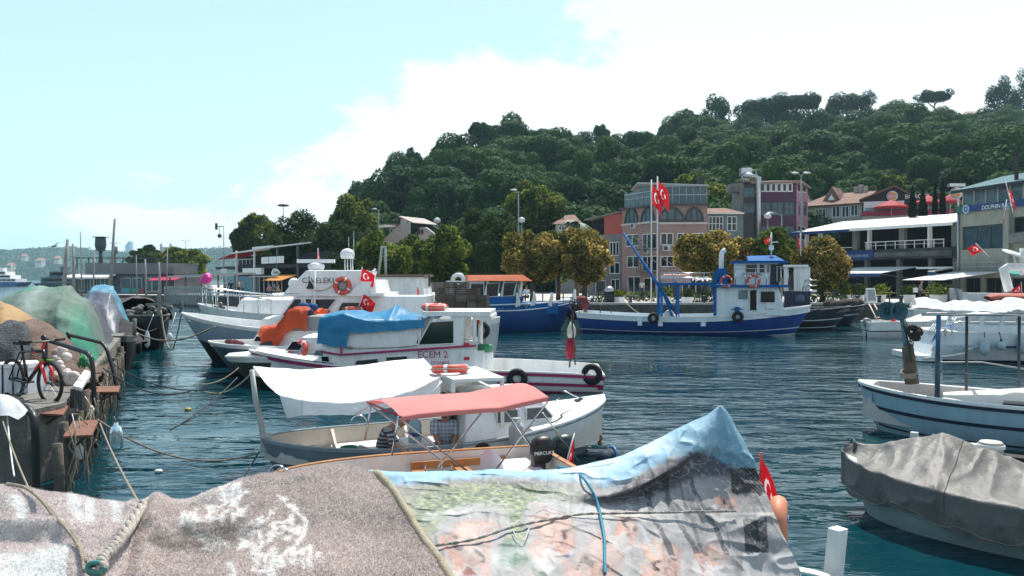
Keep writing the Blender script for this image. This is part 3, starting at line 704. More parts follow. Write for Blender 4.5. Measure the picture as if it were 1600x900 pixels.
 mb.tube([(c.x-.7,c.y,c.z+1.5),(c.x+.7,c.y,c.z+1.5)],.06,5);r.part(mb,'roof_frame',STEEL)
purple_house()
def burger_sign(f,px,py,rpx,r,off,n_='round_sign'):
 """round restaurant emblem: bun halves with two lines of red lettering"""
 c=f.p(px,py,off);rad=rpx/F*f.Y(px)
 mb=MB();mb.lathe([(rad,0),(rad,.14)],c,24,axis=f.N,smooth=False);p=r.part(mb,n_,M('sign_white',(.75,.73,.7),.5))
 BUN=M('bun_orange',(.7,.32,.04),.5,.05);RD=M('sign_red',(.6,.03,.03),.5,.05);BL=M('sign_blue',(.05,.12,.4),.5,.05)
 for s_ in(1,-1):
  m2=MB();P=[c+f.N*.16+f.U*(rad*.72*math.cos(a))+f.V*s_*(rad*.3+rad*.42*math.sin(a))for a in[math.pi*i/12 for i in range(13)]]
  m2.slab(P if s_>0 else P[::-1],f.N,.015);r.part(m2,'emblem_bun',BUN,p)
 m2=MB();m2.tube([c+f.N*.15+f.U*(rad*.86*math.cos(a))+f.V*(rad*.86*math.sin(a))for a in[R(100+i*15)for i in range(14)]],rad*.07,5);r.part(m2,'emblem_arc',BL,p)
 for i,s_ in enumerate(('BURGER','KING')):
  text(s_,rad*.5,RD,p,c+f.N*.18+f.V*(rad*(.17-.36*i))-Vector(r.loc),rot_face(f))
 return p
def cream_house():
 CR=M('cream_render',(.36,.35,.31),.85,.15,.6,.15,8,dirt=.3);BR=M('dark_brown_gable',(.03,.02,.022),.7)
 A=Facade(1256,106,1346,101);B=Facade(1346,101,1500,97)
 r=Root('tiled_house','cream house with dormered tile roof and a burger restaurant terrace on its gable side','house',(W(1330,104),104,QZ))
 zt=A.z(1300,319)
 facade_wall(r,A,0,A.L,QZ,zt,CR,[(1262,328,1270,345,1,1),(1272,326,1290,345,3,1,.1),(1299,322,1312,340,2,1,.1),(1314,322,1326,340,2,1,.1),(1328,320,1340,338,2,1,.1)],WHITEP,GLASS_BLUE)
 body(r,A,0,A.L,QZ,zt,9,CR)
 zr=A.z(1300,297);e=.6
 rf=MB();a,b=A.q(-e,zt-.1,e),A.q(A.L+.2,zt-.1,e);c,d=A.q(A.L+.2,zr,-4.8),A.q(1.5,zr,-4.8);g,h=A.q(A.L+.2,zt-.1,-9.6),A.q(-e,zt-.1,-9.6)
 rf.slab([a,b,c,d],(b-a).cross(d-a),.15);rf.slab([d,c,g,h],(c-d).cross(h-d),.15);rf.add([a,d,h],[(0,1,2)]);r.part(rf,'roof',TILES)
 gb=MB();zs=B.z(1380,313)
 gz=B.z(1397,292.5);gb.slab([B.q(0,QZ+6,.02),B.q(B.u(1424),QZ+6,.02),B.q(B.u(1424),B.z(1424,306),.02),B.q(B.u(1397),gz,.02),B.q(0,B.z(1350,312),.02)],B.N,6);r.part(gb,'gable_wall',BR)
 rr=MB();rr.slab([B.q(-.3,B.z(1350,311.5),.5),B.q(B.u(1397),gz+.2,.5),B.q(B.u(1397),gz+.2,-7),B.q(-.3,B.z(1350,311.5),-7)],(B.V-B.U*.4),.18);rr.slab([B.q(B.u(1397),gz+.2,.5),B.q(B.u(1426),B.z(1424,306),.5),B.q(B.u(1426),B.z(1424,306),-7),B.q(B.u(1397),gz+.2,-7)],(B.V+B.U*.4),.18);r.part(rr,'gable_roof',TILES)
 wm=MB();fbox(B,.2,B.u(1412),B.z(1370,334),B.z(1370,315),.03,.12,wm);r.part(wm,'white_wall',WHITEP)
 pb=MB();fbox(B,-.1,B.L-1,B.z(1400,339),B.z(1400,331),.5,2.6,pb);r.part(pb,'terrace_parapet',M('crimson_band',(.28,.03,.08),.6))
 lb=MB();fbox(B,-.1,B.L-1,QZ,B.z(1400,339)-.003,.5,2.5,lb);r.part(lb,'terrace_wall',CR)
 gl=MB();fbox(B,.3,B.L-1.4,B.z(1400,331),B.z(1400,326),2.5,2.53,gl);r.part(gl,'glass_rail',GLASS_PALE)
 dm=MB();u=A.u(1293);dm.slab([A.q(u-1.2,zt+.5,-1.2),A.q(u+1.2,zt+.5,-1.2),A.q(u,zr+.6,-1.2)],A.N,3);dd=r.part(dm,'dormer',TILES)
 m2=MB();m2.slab([A.q(u-.45,zt+.65,-1.15),A.q(u+.45,zt+.65,-1.15),A.q(u,zt+1.35,-1.15)],A.N,.04);r.part(m2,'dormer_window',WHITEP,dd)
 for px in(1316,1323,1330):
  m2=MB();c=A.q(A.u(px),zr,-4.8);m2.box(c.x-.25,c.x+.25,c.y-.25,c.y+.25,c.z-.5,c.z+.75+(px%2)*.2);r.part(m2,'chimney',M('chimney_stone',(.35,.3,.27),.8))
 burger_sign(B,1393,307,8,r,.3)
 ftext(r,B,'BURGER',1432,307.5,7,LETTER_W,.3)
 c=B.p(1433,306.5,.12);m2=MB();fbox(B,B.u(1402),B.u(1470),B.z(1430,312),B.z(1430,303),.08,.2,m2);r.part(m2,'sign_board',BR)
cream_house()
def parasol(label,px,py,wpx,Y,mat,group,zbase):
 x,z,w=W(px,Y),Z(py,Y),wpx/F*Y/2;r=Root('parasol',label,'parasol',(x,Y,zbase),group)
 mb=MB();mb.tube([(x,Y,zbase),(x,Y,z+.1)],.05,6);r.part(mb,'pole',STEEL)
 mb=MB();mb.lathe([(w,-.45),(w,-.25),(w*.5,.25),(.06,.55)],(x,Y,z),10,smooth=False);r.part(mb,'canopy',mat)
PAR=M_cloth('parasol_red',(.5,.05,.06),.3)
_zb=Z(331,98)-.6
parasol('red parasol on the burger terrace under the round emblem',1392,320,50,97,PAR,'terrace parasols',_zb)
parasol('red parasol on the burger terrace half hidden by the wide cypress',1450,313,40,96,PAR,'terrace parasols',_zb)
parasol('red parasol next to the sign post at the end of the burger terrace',1484,311,30,95,PAR,'terrace parasols',_zb)
def sign_post():
 f=Facade(1480,92,1510,91);r=Root('emblem_sign','round burger emblem sign on a post beside the fish restaurant roof','sign',(W(1494,92),92,Z(345,92)))
 burger_sign(f,1493.5,302,9,r,.1);mb=MB();mb.tube([f.p(1496,345,-.1),f.p(1496,291,-.1)],.12,6);mb.box(*(lambda c:(c.x-.9,c.x+.9,c.y-.3,c.y+.3,c.z,c.z+.35))(f.p(1493,292,0)));r.part(mb,'post',STEEL)
sign_post()
# ---- terrace restaurant and fish restaurant
def terrace_restaurant():
 f=Facade(1252,88,1495,73);r=Root('terrace_restaurant','long two storey restaurant with a dark open terrace under white roofs','restaurant',(W(1390,80),80,QZ))
 ST=M('pale_stone',(.17,.17,.16),.85,.3,.6,.3,6,dirt=.4)
 z=lambda px,py:f.z(px,py)
 zf0,zf1=z(1420,404),z(1420,388);zc=z(1420,352);u1=f.L-.1
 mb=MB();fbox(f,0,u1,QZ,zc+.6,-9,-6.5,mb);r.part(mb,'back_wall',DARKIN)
 mb=MB();fbox(f,0,u1,zf0,zf1,-6.5,0,mb);r.part(mb,'terrace_floor',M('fascia',(.05,.05,.055),.8,.6,.8,.3,4))
 mb=MB();fbox(f,f.u(1366),u1-.3,zf0+.2,zf1-.3,.003,.1,mb);r.part(mb,'fascia_panel',M('worn_fascia',(.12,.12,.12),.8,.8,.5,dirt=.6,dirt_rgb=(.02,.02,.02),streak=0))
 for px in(1256,1277,1333,1354,1406,1448,1493):
  w=.28 if px in(1333,1406,1493)else .09;u=min(f.u(px),u1-w);mb=MB();fbox(f,u-w,u+w,zf1,zc+.2,-.7,-.2,mb);r.part(mb,'column',ST if w>.1 else WHITEP)
 for px in(1256,1300,1350,1400,1450,1493):
  u=min(f.u(px),u1-.3);mb=MB();fbox(f,u-.2,u+.2,QZ,zf0,-.8,-.3,mb);r.part(mb,'pier',ST)
 # roofs: sloping white sheets
 def roof(px0,px1,pyf,rise,dpt,nm,k=7):
  ua,ub=f.u(px0),min(f.u(px1),f.L+.2);zz=z((px0+px1)/2,pyf)
  for i in range(k):
   a,b=lerp(ua,ub,i/k)+.02,lerp(ua,ub,(i+1)/k)-.02;mb=MB();mb.slab([f.q(a,zz,1.0),f.q(b,zz,1.0),f.q(b,zz+rise,-dpt),f.q(a,zz+rise,-dpt)],(0,0,1),.1);r.part(mb,'roof_panel',AWN_W)
  mb=MB();fbox(f,ua,ub,zz-.28,zz-.02,.9,1.05,mb);r.part(mb,nm,NAVY if px0<1300 else WHITEP)
 roof(1246,1336,361,1.5,7.5,'valance',5);roof(1337,1497,352.5,1.45,7.5,'eaves_board',9)
 mb=MB()
 for i in range(9):p=lerp(1352,1473,i/8);mb.bar(f.q(f.u(p),zf1,-.1),f.q(f.u(p),zf1+.75,-.1),.06)
 mb.bar(f.q(f.u(1350),zf1+.75,-.1),f.q(f.u(1474),zf1+.75,-.1),.07);mb.bar(f.q(f.u(1350),zf1+.4,-.1),f.q(f.u(1474),zf1+.4,-.1),.04)
 mb.bar(f.q(f.u(1305),zf1+.3,-.1),f.q(f.u(1330),zf1+.3,-.1),.06);r.part(mb,'railing',WHITEP)
 sg=MB();fbox(f,f.u(1320),f.u(1366),z(1343,406),z(1343,392),.003,.16,sg);s_=r.part(sg,'sign_board',NAVY)
 ftext(r,f,'GOLDEN REIS',1343,400,4.2,M('pale_blue_letters',(.35,.5,.65),.5,.02),.18,1.0,s_)
 # things on the terrace: dim tables and planting
 pl=MB();g=np.random.default_rng(5)
 for i in range(8):
  u=f.u(1345+i*17);c=f.q(u,zf1,-2-(i%3));pl.box(c.x-.4,c.x+.4,c.y-.4,c.y+.4,c.z+.68,c.z+.74);pl.tube([(c.x,c.y,c.z),(c.x,c.y,c.z+.7)],.05,5)
 r.part(pl,'terrace_tables',M('dim_wood',(.12,.09,.07),.7))
 def awning(px0,px1,py0,py1,out,skew=0,mat=AWN_W):
  ua,ub=f.u(px0),f.u(px1);za,zb=z((px0+px1)/2,py0),z((px0+px1)/2,py1)
  k=7
  for i in range(k):
   a,b=lerp(ua,ub,i/k)+.01,lerp(ua,ub,(i+1)/k)-.01;m_=MB();m_.slab([f.q(a+skew,zb,out),f.q(b+skew,zb,out),f.q(b,za,.2),f.q(a,za,.2)],(0,0,1),.05);r.part(m_,'awning_panel',mat)
  m_=MB();fbox(f,ua+skew,ub+skew,zb-.35,zb-.02,out-.04,out,m_);r.part(m_,'awning_valance',NAVY)
  m_=MB();m_.bar(f.q(ua+skew+.1,zb-.1,out-.1),f.q(ua+.1,za-1.2,.1),.05);m_.bar(f.q(ub+skew-.1,zb-.1,out-.1),f.q(ub-.1,za-1.2,.1),.05);r.part(m_,'awning_arm',STEEL)
 awning(1342,1435,417,427,4.0,-1.2);awning(1482,1492,418,424,3.2)
 mb=MB();fbox(f,f.u(1436),f.u(1492),z(1465,420),z(1465,417),.02,.5,mb);r.part(mb,'awning_case',WHITEP)
 for i,px in enumerate((1310,1345,1372,1400,1428,1458,1480)):     # near-black panels, the shade behind the shopfront put into the colour
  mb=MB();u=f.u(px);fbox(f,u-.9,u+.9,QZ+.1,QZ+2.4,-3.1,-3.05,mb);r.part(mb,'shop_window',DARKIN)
terrace_restaurant()
def fish_restaurant():
 f=Facade(1496.5,72,1680,60);r=Root('fish_restaurant','cream fish restaurant with glazed roof terrace and long blue name board','restaurant',(W(1560,66),66,QZ))
 CW=M('cream_stone',(.32,.33,.27),.85,.2,.8,.3,5,dirt=.25);TEAL=M('teal_roof',(.05,.13,.15),.85,.25,.5,.2,3,dirt=.3,dirt_rgb=(.08,.14,.15))
 z=lambda py:f.z(1500,py)
 zs1,zs0=z(323),z(333);zg=z(297)
 facade_wall(r,f,0,f.L,QZ+3.2,zs0,CW,[(1502,352,1567,389,3,1,.1,DGREY,GLASS_BLUE),(1582,337,1640,362,2,1,.1,DGREY,GLASS)],DGREY,GLASS,.3)
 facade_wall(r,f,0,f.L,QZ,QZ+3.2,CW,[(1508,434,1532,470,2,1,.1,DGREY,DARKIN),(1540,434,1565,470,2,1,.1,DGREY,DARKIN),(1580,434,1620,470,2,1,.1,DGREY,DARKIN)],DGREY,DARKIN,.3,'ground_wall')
 body(r,f,0,f.L,QZ,zs0,10,CW)
 mb=MB();fbox(f,-.05,f.L,zs0,zs1,-.3,.25,mb);s_=r.part(mb,'name_board',NAVY)
 ftext(r,f,'DOLPHIN BALIK',1562,322.5,7,LETTER_W,.28,.95,s_)
 c=f.p(1513,327,.28);mb=MB();mb.torus(c,.32,.08,f.N,18,6);mb.lathe([(.14,0),(.14,.03)],c,10,axis=f.N);r.part(mb,'fish_emblem',M('pale_blue_letters',(.35,.5,.65),.5,.02),s_)
 mb=MB();fbox(f,.02,f.u(1508),zs0+.01,zs1-.01,.255,.27,mb);r.part(mb,'board_end',M('green_board',(.03,.14,.1),.5),s_)
 # glazed terrace
 n=9
 for i in range(n):
  mb=MB();fbox(f,f.L*i/n+.06,f.L*(i+1)/n-.06,zs1,zg,-.5,-.46,mb);r.part(mb,'glass_panel',GLASS_PALE)
 mb=MB()
 for i in range(n+1):u=min(f.L*i/n,f.L-.1);fbox(f,u,u+.1,zs1,zg,-.56,-.4,mb)
 r.part(mb,'glazing_frame',M('frame_cream',(.5,.52,.48),.5))
 zr=z(286)
 mb=MB();mb.slab([f.q(-.5,zg,.3),f.q(f.L,zg,.3),f.q(f.L,zr+.8,-5),f.q(-.5,zr+.8,-5)],(0,0,1),.3);r.part(mb,'roof',TEAL)
 mb=MB();fbox(f,-.5,f.L,zg-.3,zg-.08,.22,.4,mb);r.part(mb,'gutter',BLACKP)
 mb=MB();u=f.u(1577);mb.bar(f.q(u,zg+.2,-.6),f.q(u,zg+2.4,-.6),.22);mb.bar(f.q(u,zg+2.4,-.6),f.q(f.L,zg+2.4,-.6),.16);r.part(mb,'roof_post',BLACKP)
 mb=MB();u=f.u(1573);fbox(f,u,u+.6,QZ,zs0-.005,.002,.4,mb);r.part(mb,'pilaster',CW)
 mb=MB();u=f.u(1499);mb.tube([f.q(u,QZ,.15),f.q(u,zs0,.15)],.1,6);r.part(mb,'drainpipe',STEEL)
 # canopy and balcony railing over the quay
 zz=z(424);k=6;ua,ub=f.u(1500),f.u(1572)
 for i in range(k):
  a,b=lerp(ua,ub,i/k),lerp(ua,ub,(i+1)/k)-.02;mb=MB();mb.slab([f.q(a-1.6,zz-.75,4.6),f.q(b-1.6,zz-.75,4.6),f.q(b,zz,.3),f.q(a,zz,.3)],(0,0,1),.05);r.part(mb,'awning_panel',AWN_W)
 mb=MB()
 for i in range(5):u=lerp(ua,ub,i/4);mb.bar(f.q(u,zz,.6),f.q(u,zz+.75,.6),.06)
 mb.bar(f.q(ua,zz+.75,.6),f.q(ub,zz+.75,.6),.07);mb.bar(f.q(ua,zz+.38,.6),f.q(ub,zz+.38,.6),.05);r.part(mb,'railing',STEEL)
 mb=MB();fbox(f,ua,ub,zz-.12,zz,.003,.7,mb);r.part(mb,'ledge',CW)
 mb=MB();u=f.u(1590);fbox(f,u,u+3.5,z(385),z(372),.003,.9,mb);r.part(mb,'shutter_box',M('old_metal',(.2,.2,.2),.6,.4,2,dirt=.5))
fish_restaurant()
# ---- house with slanted walls in the trees, and roofs glimpsed behind the plane trees
def slant_house():
 f=Facade(575,118,670,112);r=Root('slant_walled_house','pale house with slanting parapet walls and a dark gable among the trees','house',(W(620,116),116,QZ))
 CL=M('pale_cladding',(.40,.35,.32),.8,.2,1.2,.2,5,dirt=.3);z=lambda py:f.z(622,py)
 mb=MB();fbox(f,f.u(584),f.u(664),QZ,z(372),-9,-2,mb);r.part(mb,'main_wall',CL)
 mb=MB();mb.slab([f.q(f.u(597),z(375),0),f.q(f.u(626),z(395),0),f.q(f.u(639),z(395),0),f.q(f.u(639),z(347),0),f.q(f.u(630),z(348),0),f.q(f.u(616),z(358),0)],f.N,.4);r.part(mb,'slanting_wall',CL)
 mb=MB();mb.slab([f.q(f.u(640),z(395),-2),f.q(f.u(672),z(395),-2),f.q(f.u(668),z(368),-2),f.q(f.u(651),z(355),-2),f.q(f.u(643),z(355),-2),f.q(f.u(640),z(360),-2)],f.N,.4);r.part(mb,'rear_wall',CL)
 mb=MB()
 for px in(602,607,612,617,622,627,632,636):u=f.u(px);fbox(f,u-.06,u+.06,QZ+2,z(376+(622-px)*0 if px>612 else 378),.01,.05,mb)
 r.part(mb,'cladding_ribs',M('cladding_rib',(.36,.3,.28),.8))
 mb=MB();mb.slab([f.q(f.u(592),z(352),-3),f.q(f.u(625),z(352),-3),f.q(f.u(605),z(335.5),-3)],f.N,6);r.part(mb,'gable',M('dark_gable',(.02,.015,.018),.8))
 mb=MB();mb.slab([f.q(f.u(603),z(336),-2.8),f.q(f.u(626),z(347),-2.8),f.q(f.u(626),z(346),-2.8),f.q(f.u(604),z(334.5),-2.8)],f.N,6);r.part(mb,'roof_edge',CL)
 mb=MB();fbox(f,f.u(590),f.u(624),z(354),z(348.5),-2.6,-1.2,mb);r.part(mb,'tiled_eaves',TILES)
 mb=MB();fbox(f,f.u(584),f.u(610),z(353.4),z(351.4),-1.4,1.2,mb);r.part(mb,'awning',AWN_W)
 for px in(599,606,612):
  w=win_parts(lambda m_,n_,mt,par=None:r.part(m_,n_,mt,par),f.q(0,0,-1.9),f.U,f.V,f.N,(f.u(px-2.5),z(363),f.u(px+2.5),z(355)),1,1,.08,WHITEP,GLASS,-.05)
 for px in(642,646.5):win_parts(lambda m_,n_,mt,par=None:r.part(m_,n_,mt,par),f.q(0,0,-2),f.U,f.V,f.N,(f.u(px-1.6),z(366),f.u(px+1.6),z(358.5)),1,1,.08,M('red_frame',(.12,.03,.03),.6),GLASS,-.05)
 mb=MB();c=f.q(f.u(628),z(346),-.4);mb.box(c.x-.4,c.x+.4,c.y-.3,c.y+.5,c.z-1,c.z+.3);r.part(mb,'chimney',CL)
slant_house()
def small_block(name,label,px0,px1,py0,Y,rgb,roof=True,wins=1):
 f=Facade(px0,Y,px1,Y-.5);r=Root(name,label,'house',(W((px0+px1)/2,Y),Y,QZ));zt=f.z((px0+px1)/2,py0);mt=M(name+label[:12],rgb,.85,.2,.6,.2,6,dirt=.4)
 w=[(lerp(px0,px1,(i+.25)/max(wins,1)),py0+3,lerp(px0,px1,(i+.75)/max(wins,1)),py0+10,2,1)for i in range(wins)]
 facade_wall(r,f,0,f.L,QZ,zt,mt,w);body(r,f,0,f.L,QZ,zt,8,mt)
 if roof:
  mb=MB();z2=zt+1.5;mb.add([f.q(-.4,zt,.4),f.q(f.L+.4,zt,.4),f.q(f.L+.4,zt,-8.4),f.q(-.4,zt,-8.4),f.q(f.L*.3,z2,-4),f.q(f.L*.7,z2,-4)],[(0,1,5,4),(1,2,5),(2,3,4,5),(3,0,4),(3,2,1,0)]);r.part(mb,'roof',TILES)
small_block('hut','pale hut with grey walls above the golden trees beside the palm',868,905,350,104,(.35,.33,.3),True,2)
small_block('white_house','white house front glimpsed among the trees behind the slant walled house',1246,1258,318,112,(.5,.5,.48),True,1)
def hilltop_house():
 f=Facade(1494,338,1556,338);r=Root('hilltop_house','pale pink house with a wide hipped roof on the top of the hill','house',(W(1525,338),338,f.z(1525,205)))
 z=lambda py:f.z(1525,py);mb=MB();fbox(f,f.u(1496),f.u(1556),z(215),z(184),-14,0,mb);r.part(mb,'wall',M('pale_pink',(.4,.34,.33),.9))
 mb=MB();mb.add([f.q(f.u(1508),z(184),1),f.q(f.u(1562),z(184),1),f.q(f.u(1562),z(184),-15),f.q(f.u(1508),z(184),-15),f.q(f.u(1522),z(169),-7),f.q(f.u(1548),z(169),-7)],[(0,1,5,4),(1,2,5),(2,3,4,5),(3,0,4)]);r.part(mb,'roof',M('pale_roof',(.36,.27,.24),.9))
 f=Facade(1584,270,1640,270);r=Root('hillside_house','grey house half buried in the woods at the edge of the hillside','house',(W(1606,270),270,f.z(1606,230)))
 facade_wall(r,f,0,f.L,f.z(1606,230),f.z(1606,196),M('hill_grey',(.36,.36,.34),.9),[(1590,202,1595,210,1,1),(1600,202,1606,210,1,1),(1590,214,1596,222,1,1)]);body(r,f,0,f.L,f.z(1606,230),f.z(1606,196),10,M('hill_grey',(0,0,0)))
hilltop_house()
# ---- restaurants on the promenade further off and the pier house
def far_restaurant():
 f=Facade(338,112,470,88);r=Root('promenade_restaurant','two storey promenade restaurant with white awning roof and name boards under dark trees','restaurant',(W(410,98),98,QZ))
 z=f.z
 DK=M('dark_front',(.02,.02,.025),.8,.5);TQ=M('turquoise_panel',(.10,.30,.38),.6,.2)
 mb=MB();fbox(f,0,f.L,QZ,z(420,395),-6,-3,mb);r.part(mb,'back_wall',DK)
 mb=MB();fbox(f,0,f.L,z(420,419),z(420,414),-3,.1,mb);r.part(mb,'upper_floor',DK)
 mb=MB();a,b=f.u(368),f.u(436);mb.slab([f.q(a,z(400,393),.6),f.q(b,z(420,386),.6),f.q(b,z(420,378),-4),f.q(a,z(400,386),-4)],(0,0,1),.15);r.part(mb,'awning_roof',AWN_W)
 mb=MB();fbox(f,f.u(404),f.u(434),z(420,388),z(420,385),.5,.8,mb);r.part(mb,'awning_case',WHITEP)
 mb=MB();a,b=f.u(348),f.u(372);mb.slab([f.q(a,z(360,404),.6),f.q(b,z(360,397),.6),f.q(b,z(360,393),-3),f.q(a,z(360,400),-3)],(0,0,1),.1);r.part(mb,'red_awning',PAR)
 for px in(372,400,436,468):
  u=min(f.u(px),f.L-.2);mb=MB();fbox(f,u-.1,u+.1,QZ,z(420,388),.1,.3,mb);r.part(mb,'column',WHITEP if px in(400,372)else DGREY)
 for i in range(3):
  mb=MB();fbox(f,f.u(413+i*12),f.u(424+i*12),z(430,411.5),z(430,401),.31,.36,mb);r.part(mb,'banner_panel',WHITEP)
 mb=MB();fbox(f,f.u(385),f.u(414),z(400,429),z(400,419),.1,.5,mb);r.part(mb,'kiosk_board',WHITEP)
 c=f.p(435,425.5,.4);s=f.Y(435)/F;mb=MB();P=[]
 for i in range(28):
  a=2*math.pi*i/28;rr=1+.12*math.cos(3*a+1);P.append(c+f.U*(17*s*rr*math.cos(a))+f.V*(5.6*s*rr*math.sin(a)))
 mb.slab(P,f.N,.12);sg=r.part(mb,'cloud_sign',WHITEP)
 ftext(r,f,'Océano',437,425.5,5,BLACKP,.45,1.0,sg)
 for px0,px1,py0,py1,mt in((345,362,432,458,TQ),(363,386,432,460,TQ),(388,395,436,460,DGREY)):
  mb=MB();fbox(f,f.u(px0),f.u(px1),z(px0,py1),z(px0,py0),-1,-.8,mb);r.part(mb,'shop_panel',mt)
 mb=MB()
 for i in range(8):u=f.u(396+i*7);fbox(f,u-.06,u+.06,QZ,z(420,432),.3,.42,mb)
 fbox(f,f.u(396),f.u(448),z(420,433),z(420,431),.25,.5,mb);r.part(mb,'kiosk_frame',M('kiosk_grey',(.4,.42,.43),.6))
 mb=MB();a,b=f.u(438),f.u(468);mb.slab([f.q(a,z(450,438),2.2),f.q(b,z(450,438),2.2),f.q(b,z(450,429),.2),f.q(a,z(450,429),.2)],f.N+f.V,.06);r.part(mb,'orange_awning',M_cloth('orange_awning',(.75,.33,.08),.3))
 mb=MB()
 for i in range(9):mb.bar(f.q(f.u(350+i*6),z(370,414),.1),f.q(f.u(350+i*6),z(370,406),.1),.05)
 mb.bar(f.q(f.u(350),z(370,406),.1),f.q(f.u(398),z(370,406),.1),.07);r.part(mb,'railing',STEEL)
far_restaurant()
def pier_house():
 f=Facade(112,100,274,98);z=f.z;r=Root('pier_house','low flat grey pier house with white canopy and shop windows at the harbour mouth','pier house',(W(190,100),100,QZ))
 GC=M('grey_concrete',(.17,.18,.18),.85,.25,.5,.3,5,dirt=.3);TQ=M('turquoise_panel',(0,0,0))
 zt,zm=z(190,411),z(190,428)
 mb=MB();fbox(f,f.u(136),f.u(262),zm,zt,-7,.3,mb);r.part(mb,'parapet_wall',GC)
 facade_wall(r,f,f.u(118),f.u(272),QZ,zm-.01,M('pier_dark',(.07,.09,.1),.7,.5),[(122,436,132,455,1,1),(135,434,147,456,2,1),(150,434,170,456,3,1),(188,434,204,454,1,1),(206,434,222,454,1,1),(226,434,248,456,2,1)],STEEL,GLASS_BLUE)
 body(r,f,f.u(118),f.u(272),QZ,zm-.01,7,GC)
 mb=MB();a,b=f.u(116),f.u(184);mb.slab([f.q(a,z(150,433),2.2),f.q(b,z(150,433),2.2),f.q(b,z(150,428),.35),f.q(a,z(150,428),.35)],f.V,.2);r.part(mb,'canopy',AWN_W)
 mb=MB()
 for i in range(9):u=f.u(118+i*18);mb.bar(f.q(u,zt-(.9 if i<1 else 0),-.3),f.q(u,z(190,402.5),-.3),.1)
 mb.bar(f.q(f.u(115),z(190,402.5),-.3),f.q(f.u(262),z(190,404),-.3),.12);r.part(mb,'roof_frame',DGREY)
 mb=MB();fbox(f,f.u(260),f.u(273),zm,z(265,416),-5,.2,mb);r.part(mb,'roof_hut',GC)
 mb=MB();c=f.p(133,385,-3);zb=z(133,411);mb.tube([(c.x,c.y,zb),(c.x,c.y,Z(392,c.y))],.25,8);mb.lathe([(.5,0),(.68,.6),(.68,5*.18),(.62,1.75)],(c.x,c.y,Z(392,c.y)),10);mb.box(c.x-.75,c.x+.75,c.y-.7,c.y+.7,Z(371,c.y),Z(370,c.y));r.part(mb,'water_tank',M('tank_dark',(.06,.09,.09),.6))
 mb=MB();c=f.p(156,395,-3);mb.tube([(c.x,c.y,zb),(c.x,c.y,Z(396,c.y))],.12,6);mb.lathe([(.35,0),(.35,.9)],(c.x,c.y,Z(396,c.y)),8);r.part(mb,'vent_stack',GC)
 mb=MB();a,b=f.u(249),f.u(292);mb.slab([f.q(a,z(270,438),2.5),f.q(b,z(270,437),2.5),f.q(b,z(270,430),0),f.q(a,z(270,430),0)],f.V,.08);r.part(mb,'crimson_awning',M_cloth('crimson_awning',(.5,.05,.12),.3))
 for px0,px1,mt in((190,204,TQ),(205,218,M('mural_green',(.08,.25,.2),.7)),(219,226,M('mural_red',(.3,.08,.1),.7))):
  mb=MB();fbox(f,f.u(px0),f.u(px1),QZ+.1,z(200,450),.1,.16,mb);r.part(mb,'mural_panel',mt)
pier_house()
def pier_fence():
 a,b=Vector((W(256,90.2),90.2,QZ)),Vector((W(334,82.6),82.6,QZ));r=Root('pier_fence','grey picket fence along the pier edge where people gather','fence',(a+b)/2)
 FW=M('grey_picket',(.30,.34,.33),.8,.3,3);me=None;n=30
 for i in range(n):
  c=a.lerp(b,(i+.5)/n);mb=MB();mb.box(c.x-.06,c.x+.06,c.y-.03,c.y+.03,QZ-1.0+.1*(i%2),QZ+1.05);r.part(mb,'picket',FW)
 mb=MB();mb.bar(a+Vector((0,.08,.8)),b+Vector((0,.08,.8)),.1);mb.bar(a+Vector((0,.08,.1)),b+Vector((0,.08,.1)),.1);r.part(mb,'rail',FW)
 # canopy frame over the walkway
 a2,b2=Vector((W(262,93),93,0)),Vector((W(372,87),87,0));r=Root('walkway_canopy','long flat canopy over the pier walkway','canopy',((a2+b2)/2)+Vector((0,0,QZ)))
 z=Z(431,91);mb=MB();mb.slab([Vector((a2.x,a2.y,z)),Vector((b2.x,b2.y,z+.35)),Vector((b2.x+1,b2.y+3,z+.35)),Vector((a2.x+1,a2.y+3,z))],(0,0,1),.18);r.part(mb,'roof_sheet',M('canopy_grey',(.35,.38,.38),.6))
 for i in range(5):c=a2.lerp(b2,(i+.1)/4.3);mb=MB();mb.bar((c.x,c.y+.2,QZ),(c.x,c.y+.2,z+.1),.12);r.part(mb,'post',DGREY)
pier_fence()
